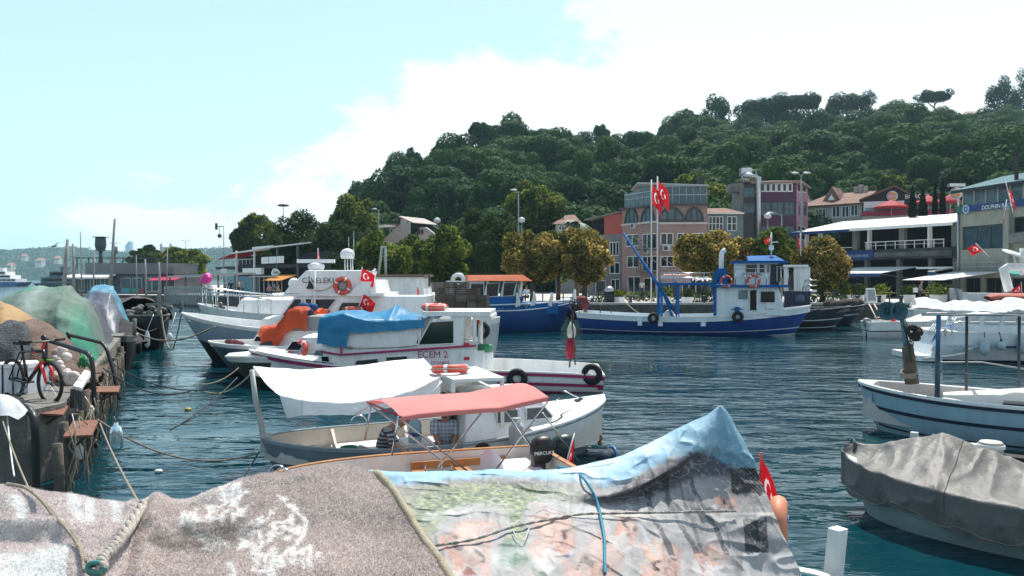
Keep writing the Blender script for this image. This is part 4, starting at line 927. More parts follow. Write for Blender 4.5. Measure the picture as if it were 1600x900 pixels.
# ================================================================ TREES OF THE WATERFRONT
GOLD=M_leaf('dry_golden_leaves',(0.022,0.034,0.010),(0.19,0.165,0.026),(0.70,0.49,0.17),0.5,0.5,0.0)
OLIVE=M_leaf('olive_leaves',(0.018,0.034,0.010),(0.075,0.125,0.018),(0.34,0.36,0.06),0.5,0.5,0.0)
GREEN=M_leaf('green_leaves',(0.014,0.03,0.010),(0.034,0.062,0.016),(0.09,0.12,0.028),0.35,0.5,0.0)
def town_tree(label,px,ytop,ybot,wpx,Y,mat,seed,n=7500,leaf=None,group=None,zg=QZ,name='plane_tree',k=34):
 s=Y/F;rx,rz=wpx/2*s,(ybot-ytop)/2*s;x,zc=W(px,Y),Z((ytop+ybot)/2,Y)
 r=Root(name,label,'tree',(x,Y,zg),group);g=np.random.default_rng(seed);tr=MB()
 zb=zc-rz*.55
 tr.tube([(x,Y,zg),(x+.05,Y,(zg+zb)/2),(x,Y,zb),(x,Y,zc)],[rx*.06+.09,rx*.05+.07,rx*.045+.06,.05],8)
 for i in range(9):
  a=i*2.4+seed;q=Vector((x,Y,zb+(zc-zb)*(i/9)*.7));b=Vector((x+math.cos(a)*rx*.7,Y+math.sin(a)*rx*.7,zc+rz*(.5*math.sin(i*1.7))));tr.tube([q,q.lerp(b,.5)+Vector((0,0,-.08*rz)),b],[rx*.03+.03,rx*.02+.02,.02],5)
 r.part(tr,'trunk',BARK)
 lm=round_lumps(rx,rz,k,seed,min(1.2,rz/rx),0.29,0,-.95)
 me=leaf_mesh('crown',lm,n,leaf or max(.14,Y*.0029),[mat],seed,up=.3,inner=.55)
 c=bpy.data.objects.new('crown',me);COL.objects.link(c);c.parent=r.o;c.location=(0,0,zc-zg)
for i,a in enumerate([
 ('rounded olive tree beside the street camera mast over the promenade restaurant',402,332,402,62,118,OLIVE,0),
 ('dark tree in front of the olive tree at the end of the promenade row',380,352,402,36,116,GREEN,0),
 ('big dark green tree, broadest of the promenade trees, behind the radar yacht',478,327,446,112,100,GREEN,0),
 ('dark green tree between the broad dark tree and the golden tall tree',530,345,450,84,98,GREEN,0),
 ('tall tree with yellowing top beside the slant walled house',556,306,388,76,112,OLIVE,0),
 ('green tree below the slant walled house behind the white yacht',598,366,448,96,78,OLIVE,0),
 ('shadowed green tree low behind the radar dome',553,380,450,80,82,GREEN,0),
 ('yellow green tree in front of the dark hill beside the white lamp',690,356,446,92,70,OLIVE,0),
 ('grey green round tree behind the golden pair',742,324,440,90,86,GREEN,0),
 ('bright green tree touching the golden pair',785,338,446,84,80,GREEN,0),
 ('large olive tree standing high at the foot of the hill behind the tall lamp',838,284,362,92,110,OLIVE,0),
 ('golden brown tree behind the orange roofed boat',832,354,444,98,66,GOLD,0),
 ('yellow green tree filling the gap between the two golden brown trees',872,366,444,70,68,OLIVE,0),
 ('olive tree standing between the yellow green tree and the slant walled house',645,372,446,70,84,OLIVE,0),
 ('green tree behind the golden tree near the pink house end',1134,376,440,60,72,OLIVE,0),
 ('golden brown tree beside the grey narrow house',913,356,444,100,65,GOLD,0),
 ('golden tree in front of the pink house beside the blue boat boom',1100,360,436,100,66,GOLD,0),
 ('small golden tree between the golden and the green tree behind the blue boat',1162,368,440,66,67,GOLD,0),
 ('green tree behind the blue boat wheelhouse',1208,355,444,82,66,OLIVE,0),
 ('golden brown tree beside the terrace restaurant awning',1284,374,462,80,63,GOLD,0),
 ('yellow topped tree rising behind the glazed top floor of the pink house',1086,270,350,100,118,OLIVE,0),
 ('dark green round tree on the pier by the masts',232,384,428,58,150,GREEN,0),
 ('yellow green bushy tree on the pier behind the pink awning',284,390,432,78,140,OLIVE,0),
 ('grey green shrub tree on the hillside road above the terrace restaurant',1497,262,300,46,130,GREEN,4),
 ('bright green shrub tree above the tiled house roof',1392,274,312,44,128,OLIVE,4),
 ('pale green shrub tree on the slope beside the tall purple building',1252,262,310,46,135,GREEN,4),
 ('low green tree on the slope above the narrow red house',945,318,350,60,120,GREEN,3),
]):town_tree(a[0],a[1],a[2],a[3],a[4],a[5],a[6],300+i*7,zg=QZ+a[7],n=15000 if a[4]>75 else 8000)
def cypress(label,px,ytop,ybot,wpx,Y,seed):
 s=Y/F;x=W(px,Y);r=Root('cypress',label,'tree',(x,Y,QZ),'cypresses on the terrace');zt,zb=Z(ytop,Y),Z(ybot,Y);rx=wpx/2*s;n=14;lm=[]
 for i in range(n):q=i/(n-1);rr=rx*(1.0-.85*q**1.6)*min(1,.6+q*3);lm.append((0,0,lerp(zb,zt,q)-QZ,rr,rr,(zt-zb)/n))
 tr=MB();tr.tube([(x,Y,QZ),(x,Y,zt-1)],[.14,.04],6);r.part(tr,'trunk',BARK)
 me=leaf_mesh('crown',lm,3000,.16,[M_leaf('cypress_needles',(.008,.014,.009),(.014,.022,.012),None,.1,.5,0)],seed,inner=.3)
 c=bpy.data.objects.new('crown',me);COL.objects.link(c);c.parent=r.o
cypress('wide dark cypress hiding the burger lettering',1425,293,340,15,84,1);cypress('bushy dark cypress beside the wide one',1441,296,340,16,84.5,2)
cypress('thin cypress left standing apart by the parasol',1460,286,336,9,84,3);cypress('tallest thin cypress beside the emblem sign post',1472,281,336,11,83,4)
def palm(px,py,Y):
 x,z=W(px,Y),Z(py,Y);r=Root('palm_tree','small palm tree above the golden trees beside the narrow house','tree',(x,Y,QZ));mb=MB();mb.tube([(x,Y,QZ),(x,Y,z)],[.25,.18],8);r.part(mb,'trunk',BARK)
 PM=M('palm_green',(.05,.075,.035),.6,.3)
 for i in range(16):
  a=i*2.4;up=.2+.8*((i*7)%5)/4;P=[Vector((x,Y,z))+Vector((math.cos(a)*t*1.9,math.sin(a)*t*1.9,up*t*1.4-t*t*1.5))for t in np.linspace(0,1,7)];mb=MB();side=Vector((-math.sin(a),math.cos(a),0))
  vs=[];w=[.05,.2,.3,.32,.26,.16,.02]
  for p,ww in zip(P,w):vs+=[p-side*ww-Vector((0,0,ww*.5)),p,p+side*ww-Vector((0,0,ww*.5))]
  fs=[]
  for j in range(6):fs+=[(3*j,3*j+1,3*j+4,3*j+3),(3*j+1,3*j+2,3*j+5,3*j+4)]
  mb.add(vs,fs);r.part(mb,'frond',PM)
palm(901,349,84)
# ---- planting on the quay
def planter(label,px,Y,h=.55,w=.9,bush=.55,seed=0,mat=None,group='planters along the quay'):
 x=W(px,Y);r=Root('planter',label,'planter',(x,Y,QZ),group);mb=MB();mb.lathe([(w*.40,0),(w*.5,h),(w*.44,h),(w*.42,h-.06)],(x,Y,QZ),4,smooth=False);r.part(mb,'pot',mat or WHITEP)
 if bush:
  me=leaf_mesh('foliage',round_lumps(bush,bush*.8,10,seed,1,.5),500,.12,[OLIVE if seed%2 else GREEN],seed);c=bpy.data.objects.new('foliage',me);COL.objects.link(c);c.parent=r.o;c.location=(0,0,h+bush*.5)
for i,(px,Y,l)in enumerate([(1341,62,'white planter with a bush beside the first quay bollard'),(1375,62.5,'white planter with a bush beside the tilted menu board'),(1421,62.5,'white planter with a tall bush right behind the walking man'),(1462,63,'white planter past the walking man on the restaurant front'),(1477,63.5,'white planter nearest the second menu board'),(1320,63,'white planter under the golden tree by the restaurant')]):
 planter(l,px,Y,.62,1.0,.62,i)
planter('white square planter box between litter bin and flagpoles',967,60.5,.5,.9,.5,11);planter('white box planter seen under the blue boat deck frame',1074,60,.5,.9,.45,12)
planter('flower tub beside the flagpole foot under the blue boom',1040,62,.5,1,.5,13);planter('white tub by the dark boat behind the wheelhouse',1245,61,.5,.8,.5,14)
def hedge(label,px0,px1,Y,h,seed):
 a,b=W(px0,Y),W(px1,Y);lm=[(lerp(a,b,t),Y+random.uniform(-.3,.3),QZ+h*.5,.5,.5,h*.55)for t in np.linspace(0,1,max(3,int((b-a)/.5)))]
 o=bpy.data.objects.new('hedge',leaf_mesh('hedge',lm,int(260*(b-a)),.13,[OLIVE],seed));COL.objects.link(o);tag(o,label,'hedge','low hedges on the promenade')
hedge('low clipped hedge behind the flagpoles on the promenade',985,1060,66,.8,1);hedge('low hedge under the golden trees past the litter bin',905,945,62.5,.6,2);hedge('low hedge at the foot of the golden tree by the dark boats',1262,1312,61.5,.7,3)
hedge('low hedge seen through the blue boat deck frame',1085,1150,64,.8,4)
# ================================================================ BOAT KIT
BOOT=M('boot_black',(0.02,0.022,0.022),0.6,.4);BW=M('boat_white',(0.76,0.77,0.76),0.4,0.08,1.5,dirt=0.4,dirt_rgb=(.40,.31,.21));BW2=M('boat_white_worn',(0.70,0.70,0.67),0.5,0.12,1.5,dirt=0.4,dirt_rgb=(.3,.25,.19))
RUBBER=M('tyre_rubber',(0.016,0.016,0.017),0.75,.3,4,.4,20);ROPE_M=M('hemp_rope',(0.30,0.26,0.20),0.9,.3,12,.6,60);ROPE_D=M('dark_rope',(0.05,0.055,0.06),0.9,.3,12);ORANGE_BUOY=M('lifebuoy_orange',(0.62,0.07,0.05),.5,.15,3,dirt=.15)
WOODG=M('varnished_wood',(0.42,0.2,0.075),.4,.35,6,.1,20);INOX=M('stainless',(.6,.62,.63),.22,.1,3,metal=1.0);BGLASS=M('boat_glass',(.008,.011,.013),.12,.5,1.5,spec=.3)
TEAK=M('deck_tan',(.38,.31,.22),.7,.3,3)
class Boat:
 def __init__(s,name,label,stern,bow,cat='boat',group=None,zoff=0.0):
  a,b=Vector((W(*stern),stern[1],0)),Vector((W(*bow),bow[1],0));d=b-a;s.L=d.length;s.d=d.normalized();s.n=Vector((-s.d.y,s.d.x,0));s.mid=(a+b)/2+Vector((0,0,zoff))
  s.rot=math.atan2(s.d.y,s.d.x);s.near=-1 if s.n.y>0 else 1;s.o=thing(name,label,cat,s.mid,s.rot,group)
 def x(s,px,y=0.0):
  k=(px-800)/F;q=s.mid+s.n*y;return(k*q.y-q.x)/(s.d.x-k*s.d.y)
 def z(s,px,py,y=0.0):
  q=s.mid+s.n*y+s.d*s.x(px,y);return Z(py,q.y)
 def p(s,px,py,y=0.0):return Vector((s.x(px,y),y,s.z(px,py,y)))
 def world(s,v):v=Vector(v);w=s.mid+s.d*v.x+s.n*v.y;return Vector((w.x,w.y,v.z))
 def part(s,mb,name,mats,parent=None,label=None,kind=None,colors=None):
  o=mb.build(name,mats,parent or s.o,colors=colors)
  if label:o['label']=label
  if kind:o['kind']=kind
  return o
 def top(s,mb,name,mats,label,cat,group=None,colors=None):
  """a thing of its own that lies on or hangs from the boat"""
  a=np.array(mb.v);c=(float(a[:,0].mean()),float(a[:,1].mean()),float(a[:,2].min()));w=s.world(c)
  return tag(mb.build(name,mats,origin=c,loc=w,rotz=s.rot,colors=colors),label,cat,group)
 def troot(s,name,label,cat,c,group=None):
  t=Sub();t.o=thing(name,label,cat,s.world(c),s.rot,group);t.c=tuple(c);return t
class Sub:
 def part(s,mb,name,mats,parent=None,label=None,colors=None):
  o=mb.build(name,mats,parent or s.o,origin=s.c,colors=colors)
  if label:o['label']=label
  return o
class Hull:
 def __init__(s,b,B,z0,zm,z1,draft=.45,tr=.75,p=2.2,q=.8,rake=.7,srake=.15,flare=.12,double=False,sm=.4):
  s.b,s.B,s.z0,s.zm,s.z1,s.draft,s.tr,s.pp,s.q,s.rake,s.srake,s.flare,s.double,s.sm=b,B,z0,zm,z1,draft,tr,p,q,rake,srake,flare,double,sm
 def half(s,t):
  if s.double:return s.B/2*max(0.0,1-abs(2*t-1)**(s.pp+.6))**s.q
  if t<.45:return s.B/2*(s.tr+(1-s.tr)*math.sin(t/.45*math.pi/2))
  return s.B/2*max(0.0,1-((t-.45)/.55)**s.pp)**s.q
 def sheer(s,t):
  if t<s.sm:return s.zm+(s.z0-s.zm)*((s.sm-t)/s.sm)**2
  return s.zm+(s.z1-s.zm)*((t-s.sm)/(1-s.sm))**2
 def xs(s,t):return-s.b.L/2+t*s.b.L
 def pt(s,st,t,side,off=0.0):
  zs=s.sheer(st);z=lerp(zs,-s.draft,t);g=(1-s.flare*t)*max(0,1-t**3.2)**.7
  x=s.xs(st)-s.rake*t*st**4+(s.rake*.7 if s.double else s.srake)*t*(1-st)**4
  return Vector((x,side*(s.half(st)*g+off),z))
 def st(s,x):return(x+s.b.L/2)/s.b.L
 def build(s,bands,mats,depth=.45,th=.06,floor=None,n=28,inner=None,capm=None,name='hull'):
  """bands: (t0,t1,material index) from gunwale to keel"""
  mb=MB();S=[1-(1-i/n)**1.35 if not s.double else .5-.5*math.cos(math.pi*i/n)for i in range(n+1)]
  for t0,t1,mi in bands:
   k=max(1,int((t1-t0)*7))
   for side in(-1,1):
    G=np.array([[s.pt(q,lerp(t0,t1,j/k),side)for j in range(k+1)]for q in S]);mb.grid(G,mi,True,flip=(side>0))
  if not s.double:
   ts=sorted({0,*[b[1]for b in bands]})
   for t0,t1,mi in bands:
    k=max(1,int((t1-t0)*7))
    for j in range(k):a,c=lerp(t0,t1,j/k),lerp(t0,t1,(j+1)/k);mb.add([s.pt(0,a,-1),s.pt(0,a,1),s.pt(0,c,1),s.pt(0,c,-1)],[(0,1,2,3)],mi)
  h=s.b.part(mb,name,mats)
  # gunwale cap, inner skin, sole
  mi=MB();fl=floor if floor is not None else None
  G=[]
  inn=[]
  for q in S:
   w=max(s.half(q)-th,0.0);zs=s.sheer(q);zf=(zs-depth)if fl is None else fl;inn.append((s.xs(q)*(1-0.0)-(th if q>.97 else 0)+(th if q<.03 else 0),w,zs,zf))
  for side in(-1,1):
   G=np.array([[(x,side*w,zs+.004),(x,side*w*.97,(zs+zf)/2),(x,side*w*.93,zf)]for x,w,zs,zf in inn]);mi.grid(G,0,True,flip=(side<0))
  G=np.array([[(x,-w*.94,zf+.002),(x,0,zf+.02),(x,w*.94,zf+.002)]for x,w,zs,zf in inn]);mi.grid(G,1,False)
  x,w,zs,zf=inn[0]
  if w>.05:mi.add([(x,-w,zs),(x,w,zs),(x,w*.93,zf),(x,-w*.93,zf)],[(0,1,2,3)],0)
  s.b.part(mi,'deck' if depth<.3 and floor is None else 'cockpit',[inner or mats[0],(inner or mats[0])]if not isinstance(inner,list)else inner)
  cp=MB()
  for side in(-1,1):
   P=[(s.pt(q,0,side)+Vector((0,side*.012,0)),Vector((x,side*w,zs)))for q,(x,w,zs,zf)in zip(S,inn)]
   G=np.array([[(o.x,o.y,o.z-.03),(o.x,o.y,o.z+.022),(i.x,i.y,i.z+.022),(i.x,i.y,i.z-.02)]for o,i in P]);cp.grid(G,0,False,flip=(side>0))
  if not s.double and s.half(0)>.1:
   a,c=s.pt(0,0,-1),s.pt(0,0,1);cp.box(a.x-.012,a.x+th,-s.half(0),s.half(0),a.z-.028,a.z+.02)
  s.b.part(cp,'gunwale',capm or mats[0])
  return h
 def strake(s,t0,t1,mat,off=.014,s0=0.0,s1=1.0,name='rubbing_strake',sides=(-1,1),n=26):
  mb=MB()
  for side in sides:
   G=[]
   for i in range(n+1):
    q=lerp(s0,s1,i/n);a,c=s.pt(q,t0,side),s.pt(q,t1,side);e=Vector((off*.7 if q>.97 else 0,side*off,0));G.append([a,a+e,c+e,c])
   mb.grid(np.array([[tuple(p)for p in r]for r in G]),0,False,flip=(side>0))
  return s.b.part(mb,name,mat)
 def deck_patch(s,s0,s1,dz,mat,name='foredeck',th=.05,camber=.06,n=14):
  mb=MB();G=[]
  for i in range(n+1):
   q=lerp(s0,s1,i/n);w=max(s.half(q)-.02,0.0);z=s.sheer(q)+dz;G.append([(s.xs(q),-w,z),(s.xs(q),-w*.5,z+camber*.8),(s.xs(q),0,z+camber),(s.xs(q),w*.5,z+camber*.8),(s.xs(q),w,z)])
  mb.grid(np.array(G),0,True);a=G[0];mb.add(a+[(p[0],p[1],p[2]-.35)for p in a],[(i,i+1,i+6,i+5)for i in range(4)]);return s.b.part(mb,name,mat)
def prism_cabin(b,x0,x1,w,z0,z1,rf,rb,top=.88,mat=None,name='cabin',cam=.04,y0=0.0):
 """cabin with raked ends and sides leaning in; x0 aft, x1 forward"""
 mb=MB();h=w/2;ht=h*top
 lo=[(x0,y0-h,z0),(x1,y0-h*.96,z0),(x1,y0+h*.96,z0),(x0,y0+h,z0)];hi=[(x0+rb,y0-ht,z1),(x1-rf,y0-ht*.96,z1),(x1-rf,y0+ht*.96,z1),(x0+rb,y0+ht,z1)]
 mb.add(lo+hi,[(0,1,5,4),(1,2,6,5),(2,3,7,6),(3,0,4,7)])
 n=6;G=[[(lerp(hi[0][0],hi[1][0],i/5),y0+lerp(-1,1,j/n)*ht*lerp(1,.96,i/5),z1+cam*(1-(2*j/n-1)**2))for j in range(n+1)]for i in range(6)];mb.grid(np.array(G),0,True)
 o=b.part(mb,name,mat);bv=o.modifiers.new('soft','BEVEL');bv.width=.03;bv.segments=2;bv.limit_method='ANGLE';bv.angle_limit=R(40)
 return o
def qwin(b,parent_part,pts,y,mpane=None,mframe=None,fr=.022,name='window',dy=0.0):
 """window in a cabin side: pts are photo pixels (corners), y the lateral position of the side; dy tilt per metre of height"""
 P=[b.p(px,py,y)for px,py in pts];zb=min(p.z for p in P);P=[Vector((p.x,p.y-dy*(p.z-zb),p.z))for p in P]
 n=Vector((0,1 if y>0 else-1,0));f=MB();k=len(P)
 f.tube(P+[P[0],P[0].lerp(P[1],.05)],fr,5,smooth=False);w=parent_part(f,name,mframe or BW)
 g=MB();area=sum(P[i].x*P[(i+1)%k].z-P[(i+1)%k].x*P[i].z for i in range(k));g.slab([p+n*.004 for p in P],n,.012);parent_part(g,'pane',mpane or BGLASS,w);return w
def lifebuoy(label,c,axis,Rr=.34,r=.075,rot=0,b=None,group='lifebuoys on the boats',white=True,ring=None):
 """orange ring with white bands and grab rope; c in boat coordinates when b is given, else world"""
 c=Vector(c);o=thing('lifebuoy',label,'lifebuoy',b.world(c)if b else c,b.rot if b else 0,group)
 mb=MB();mb.torus((0,0,0),Rr,r,axis,32,10);mb.build('ring',ring or ORANGE_BUOY,o)
 A=Vector(axis).normalized();S,U=_frame(A)
 for i in range(4):
  if not white:break
  a=i*math.pi/2+.5;P=[S*math.cos(a+t)*Rr+U*math.sin(a+t)*Rr for t in np.linspace(-.11,.11,4)];m2=MB();m2.tube(P,r*1.05,10);m2.build('band',BW,o)
 m2=MB();m2.tube([(S*math.cos(t)+U*math.sin(t))*(Rr+r*(1.02+.25*abs(math.sin(2*t+1))))for t in np.linspace(0,6.283,33)],.011,4);m2.build('grab_rope',ROPE_M,o)
 return o
def tyre(label,c,axis,Rr=.22,r=.09,b=None,group='tyre fenders on the boats',rope_to=None):
 c=Vector(c);o=thing('tyre_fender',label,'tyre',b.world(c)if b else c,b.rot if b else 0,group)
 mb=MB();mb.torus((0,0,0),Rr,r,axis,26,9);mb.build('tread',RUBBER,o)
 if rope_to is not None:m2=MB();m2.tube([Vector((0,0,Rr)),Vector(rope_to)-c],.014,4);m2.build('rope',ROPE_M,o)
 return o
def ptube(b,pts,r,name,mat,n=6,parent=None):
 mb=MB();mb.tube(pts,r,n);return b.part(mb,name,mat,parent)
def flag_col(u,v):
 """red field, white crescent and star; u along the fly 0..1 over 1.5 heights, v down the hoist"""
 X,Y=u*1.5,v;c=np.zeros(u.shape+(3,));c[:]=(.62,.012,.02)
 m=((X-.5)**2+(Y-.5)**2<.25**2)&((X-.5625)**2+(Y-.5)**2>.2**2)
 a=np.arctan2(Y-.5,-(X-.79));rr=np.hypot(X-.79,Y-.5);k=np.cos(np.pi/5)/np.cos((a%(2*np.pi/5))-np.pi/5);star=rr<.125*(.45+.55*np.abs(np.cos(a*2.5)))
 c[m|star]=(.85,.85,.85);return c
FLAGM=M_print('flag_cloth',.75,trans=.35)
def flag(label,pole,hoist_top,hoist,fly,dirv,droop=.3,mats=None,seed=0,nu=46,nv=32,group='red crescent flags',cat='flag',pole_r=.015,pole_mat=None,twist=.12):
 """flag with its staff; pole: list of world points; dirv: direction the cloth hangs towards"""
 base=Vector(pole[0]);o=thing('flag',label,cat,base,0,group)
 m=MB();m.tube([Vector(p)-base for p in pole],pole_r,6);m.build('staff',pole_mat or BW,o)
 T=Vector(hoist_top)-base;up=(Vector(pole[-1])-base).normalized();dv=Vector(dirv).normalized();sd_=dv.cross(up).normalized();P=np.zeros((nu,nv,3))
 for i in range(nu):
  u=i/(nu-1)
  for j in range(nv):
   v=j/(nv-1);wv=math.sin(u*7+seed+v*1.6)*twist*u*fly+math.sin(u*13+v*3+seed*2)*twist*.35*fly*u
   q=T-up*(v*hoist)+dv*(u*fly*(1-droop*.35*u))+sd_*wv-Vector((0,0,droop*fly*u*(.75+.35*u)))
   P[i,j]=q
 mb,c=sheet(P,flag_col);mb.build('cloth',FLAGM,o,colors=c);return o
def wrinkle(P,amp,scale,seed=0,axis=2):
 P=np.asarray(P,float);n=vnoise(P,scale,seed,3)-.5;P=P.copy();P[...,axis]+=n*amp*2;return P
# ================================================================ BOATS
BLUEH=M('hull_blue',(0.018,0.06,0.24),0.35,.2,1.2,dirt=.25,dirt_rgb=(.02,.03,.07));BLUEP=M('blue_paint',(0.01,0.10,0.30),.75,.15,spec=.15);PALEB=M('pale_blue_white',(.62,.70,.74),.45,.1,1.5,dirt=.25,dirt_rgb=(.3,.3,.28))
NET=M('net_pile',(.06,.05,.045),.95,.6,5,1.0,18)
def outboard(b,c,name_label,mat,group=None,s=1.0,pitch=0.3,lettering=None,face=1):
 """outboard motor: cowl, leg, cavitation plate and propeller, tilted up"""
 t=b.troot('outboard_motor',name_label,'outboard motor',c,group);c=Vector(c)
 mb=MB();rings=[]
 for z,rx,ry,ox in((0,.15,.13,0),(.06,.19,.165,0),(.25,.21,.18,-.01),(.40,.19,.16,-.03),(.47,.12,.1,-.04),(.485,.02,.02,-.04)):
  rings.append([c+Vector((ox*s+rx*s*math.copysign(abs(math.cos(a))**.7,math.cos(a)),ry*s*math.copysign(abs(math.sin(a))**.7,math.sin(a)),z*s))for a in[2*math.pi*i/18 for i in range(18)]])
 mb.grid(np.array([[tuple(p)for p in r+[r[0]]]for r in rings]),0,True,True);cowl=t.part(mb,'cowl',mat)
 m2=MB();m2.obox(c+Vector((0,0,-.28*s)),Vector((1,0,0)),Vector((0,1,0)),Vector((0,0,1)),.08*s,.05*s,.28*s);m2.obox(c+Vector((-.02*s,0,-.5*s)),Vector((1,0,0)),Vector((0,1,0)),Vector((0,0,1)),.16*s,.11*s,.012*s);m2.obox(c+Vector((.12*s,0,-.12*s)),Vector((1,0,0)),Vector((0,1,0)),Vector((0,0,1)),.05*s,.1*s,.16*s);t.part(m2,'leg',DGREY)
 m2=MB();m2.lathe([(.05*s,-.1*s),(.055*s,.08*s),(.02*s,.16*s)],c+Vector((-.05*s,0,-.64*s)),8,axis=(-1,0,0))
 for i in range(3):a=i*2.1;m2.obox(c+Vector((-.17*s,.07*s*math.cos(a),-.64*s+.07*s*math.sin(a))),Vector((1,0,0)),Vector((0,-math.sin(a),math.cos(a))),Vector((0,math.cos(a),math.sin(a))),.01*s,.035*s,.07*s)
 t.part(m2,'propeller',DGREY)
 if lettering:text(lettering,.085*s,BW,cowl,Vector((0,face*.186*s,.2*s)),(R(90),R(0),R(180)if face>0 else 0),sx=1.0)
 return t
# ---------------------------------------------------------------- blue fishing boat across the harbour
def blue_fishing_boat():
 b=Boat('fishing_boat','long blue fishing boat with white wheelhouse and blue gantry moored across the harbour',(906,45.5),(1268,42.5),'fishing boat')
 h=Hull(b,3.6,b.z(908,486),b.z(1080,492)-.05,b.z(1267,477),.5,.82,2.6,.75,1.1,.5,.1);ny=b.near
 h.build([(0,.17,1),(.17,.55,0),(.55,.575,1),(.575,.72,0),(.72,.75,1),(.75,1,2)],[BLUEH,PALEB,BOOT],depth=.35,inner=PALEB,capm=BW)
 h.strake(.16,.185,BW,.03);ny=b.near;yb=ny*1.45
 for i,(px,py)in enumerate(((1000,504),(1032,505),(1099,505))):
  m=MB();c=b.p(px,py,ny*1.78);m.box(c.x-.12,c.x+.12,c.y-.06,c.y+.06,c.z-.16,c.z+.16);b.part(m,'name_plate' if i==2 else 'scupper',PALEB)
 # lower deckhouse
 y=1.35;yn=ny*y
 x0,x1=b.x(1119,yn),b.x(1228,yn);z0=h.zm+.12;z1=b.z(1175,449,yn)
 prism_cabin(b,x0,x1,2*y,z0,z1,.35,0.0,1.0,PALEB,'deckhouse',.02)
 P=b.part
 qwin(b,P,[(1153,453),(1169,453),(1169,468),(1153,468)],yn*1.005,GLASS_PALE);qwin(b,P,[(1188,455),(1211,455),(1211,473),(1188,473)],yn*1.005,BGLASS)
 def door(pts,mat,nm='door'):
  q=[b.p(px,py,yn*1.004)for px,py in pts];m=MB();m.slab(q,(0,ny,0),.012);f=MB();f.tube(q+[q[0]],.03,4,smooth=False);d=b.part(m,nm,mat);b.part(f,'door_frame',BW,d);return d
 door([(1171,453),(1183,453),(1183,485),(1171,485)],M('doorway_brown',(.02,.012,.01),.8));door([(1135,454),(1145,454),(1145,473),(1135,473)],PALEB,'hatch');door([(1197,474),(1212,474),(1212,482),(1197,482)],PALEB,'hatch')
 # upper deck
 m=MB();xa,xb=b.x(1028,yn),b.x(1232,yn);m.box(b.x(1119,yn)-.3,xb,-y-.25,y+.25,z1,z1+.13);b.part(m,'upper_deck',BLUEP)
 xw0,xw1=b.x(1150,yn),b.x(1221,yn);zw=b.z(1185,411,yn)
 prism_cabin(b,xw0,xw1,2*y-.25,z1+.13,zw,.15,-.05,1.0,PALEB,'wheelhouse',.02);yw=ny*(y-.12)
 for q in([(1165,413),(1183,413),(1183,426),(1165,426)],[(1186,413),(1195,413),(1195,426),(1186,426)],[(1198,413),(1202,413),(1202,426),(1198,426)],[(1214,416),(1220,416),(1220,440),(1214,440)][:4]):qwin(b,P,q,yw,BGLASS)
 q=[b.p(px,py,yw*1.01)for px,py in((1204,413),(1218,413),(1217,447),(1203,447))];m=MB();m.slab(q,(0,ny,0),.012);b.part(m,'door',M('doorway_blue',(.015,.02,.04),.6))
 text('DALYAN BAL',.19,BLACKP,b.o,b.p(1175,428.5,yw*1.02),(R(90),0,R(180)if ny>0 else 0),sx=.9)
 rf=MB();zr=zw;xr0,xr1=b.x(1143,yn),b.x(1231,yn);rf.box(xr0,xr1,-y-.15,y+.15,zr,zr+.12);b.part(rf,'roof',BLUEP)
 rk=MB();xa_,xb_,xc_=b.x(1169,yn),b.x(1214,yn),b.x(1226,yn);zk=b.z(1214,399,yn);
 yA,yB=ny*y*.95,-ny*y*.2
 rk.add([(xa_,yA,zr+.12),(xc_,yA,zr+.12),(xb_,yB,zk+.05),(xa_,yB,zr+.42),(xa_,-ny*y*.95,zr+.12),(xc_,-ny*y*.95,zr+.12),(xb_,yB-ny*.05,zk),(xa_,yB-ny*.05,zr+.42)],[(0,1,2,3),(7,6,5,4),(1,5,6,2),(3,2,6,7),(0,3,7,4)]);b.part(rk,'raised_roof',BLUEP)
 # masts, lamps on the roof
 m=MB();c=b.p(1205,398,0);m.tube([c,c+Vector((0,0,1.2))],.04,6);m.box(c.x-.12,c.x+.12,-.08,.08,c.z+.25,c.z+.5);m.box(c.x-.35,c.x+.35,-.03,.03,c.z+.65,c.z+.7);b.part(m,'signal_mast',BW)
 # upper railing
 m=MB();zz=z1+.13
 for px in(1149,1164,1180,1197):x=b.x(px,yn);m.tube([(x,ny*(y+.2),zz),(x,ny*(y+.2),zz+.85)],.02,5)
 for dz in(.42,.85):m.tube([(b.x(1149,yn),ny*(y+.2),zz+dz),(b.x(1197,yn),ny*(y+.2),zz+dz)],.02,5)
 for px in(1220,1231):x=b.x(px,yn);m.tube([(x,ny*(y+.2),zz),(x,ny*(y+.2),zz+.85)],.02,5)
 m.tube([(b.x(1220,yn),ny*(y+.2),zz+.85),(b.x(1231,yn),ny*(y+.2),zz+.85)],.02,5);b.part(m,'railing',INOX)
 # gantry over the working deck
 m=MB();zg=b.z(1070,444,yn)
 for px in(1029,1057,1117):
  for sy in(-1,1):x=b.x(px,yn);m.bar((x,sy*1.35,h.zm-.2),(x,sy*1.35,zg+.1),.14 if px!=1057 else .1)
 for sy in(-1,1):m.bar((b.x(1029,yn),sy*1.35,zg),(b.x(1117,yn),sy*1.35,zg),.13)
 for px in(1029,1050,1070,1090,1117):m.bar((b.x(px,yn),-1.35,zg+.01),(b.x(px,yn),1.35,zg+.01),.1)
 x=b.x(1117,yn);m.bar((x,ny*1.35,zg),(x,ny*1.35,b.z(1117,425,yn)),.16);m.bar((b.x(1033,yn),ny*1.35,zg-.2),(b.x(1052,yn),ny*1.35,h.zm-.1),.12);b.part(m,'gantry',BLUEP)
 m=MB();m.tube([b.p(1052,484,yn),b.p(1033,452,yn),b.p(974,364,0)],[.08,.085,.06],8);bm=b.part(m,'boom',BLUEP)
 m=MB()
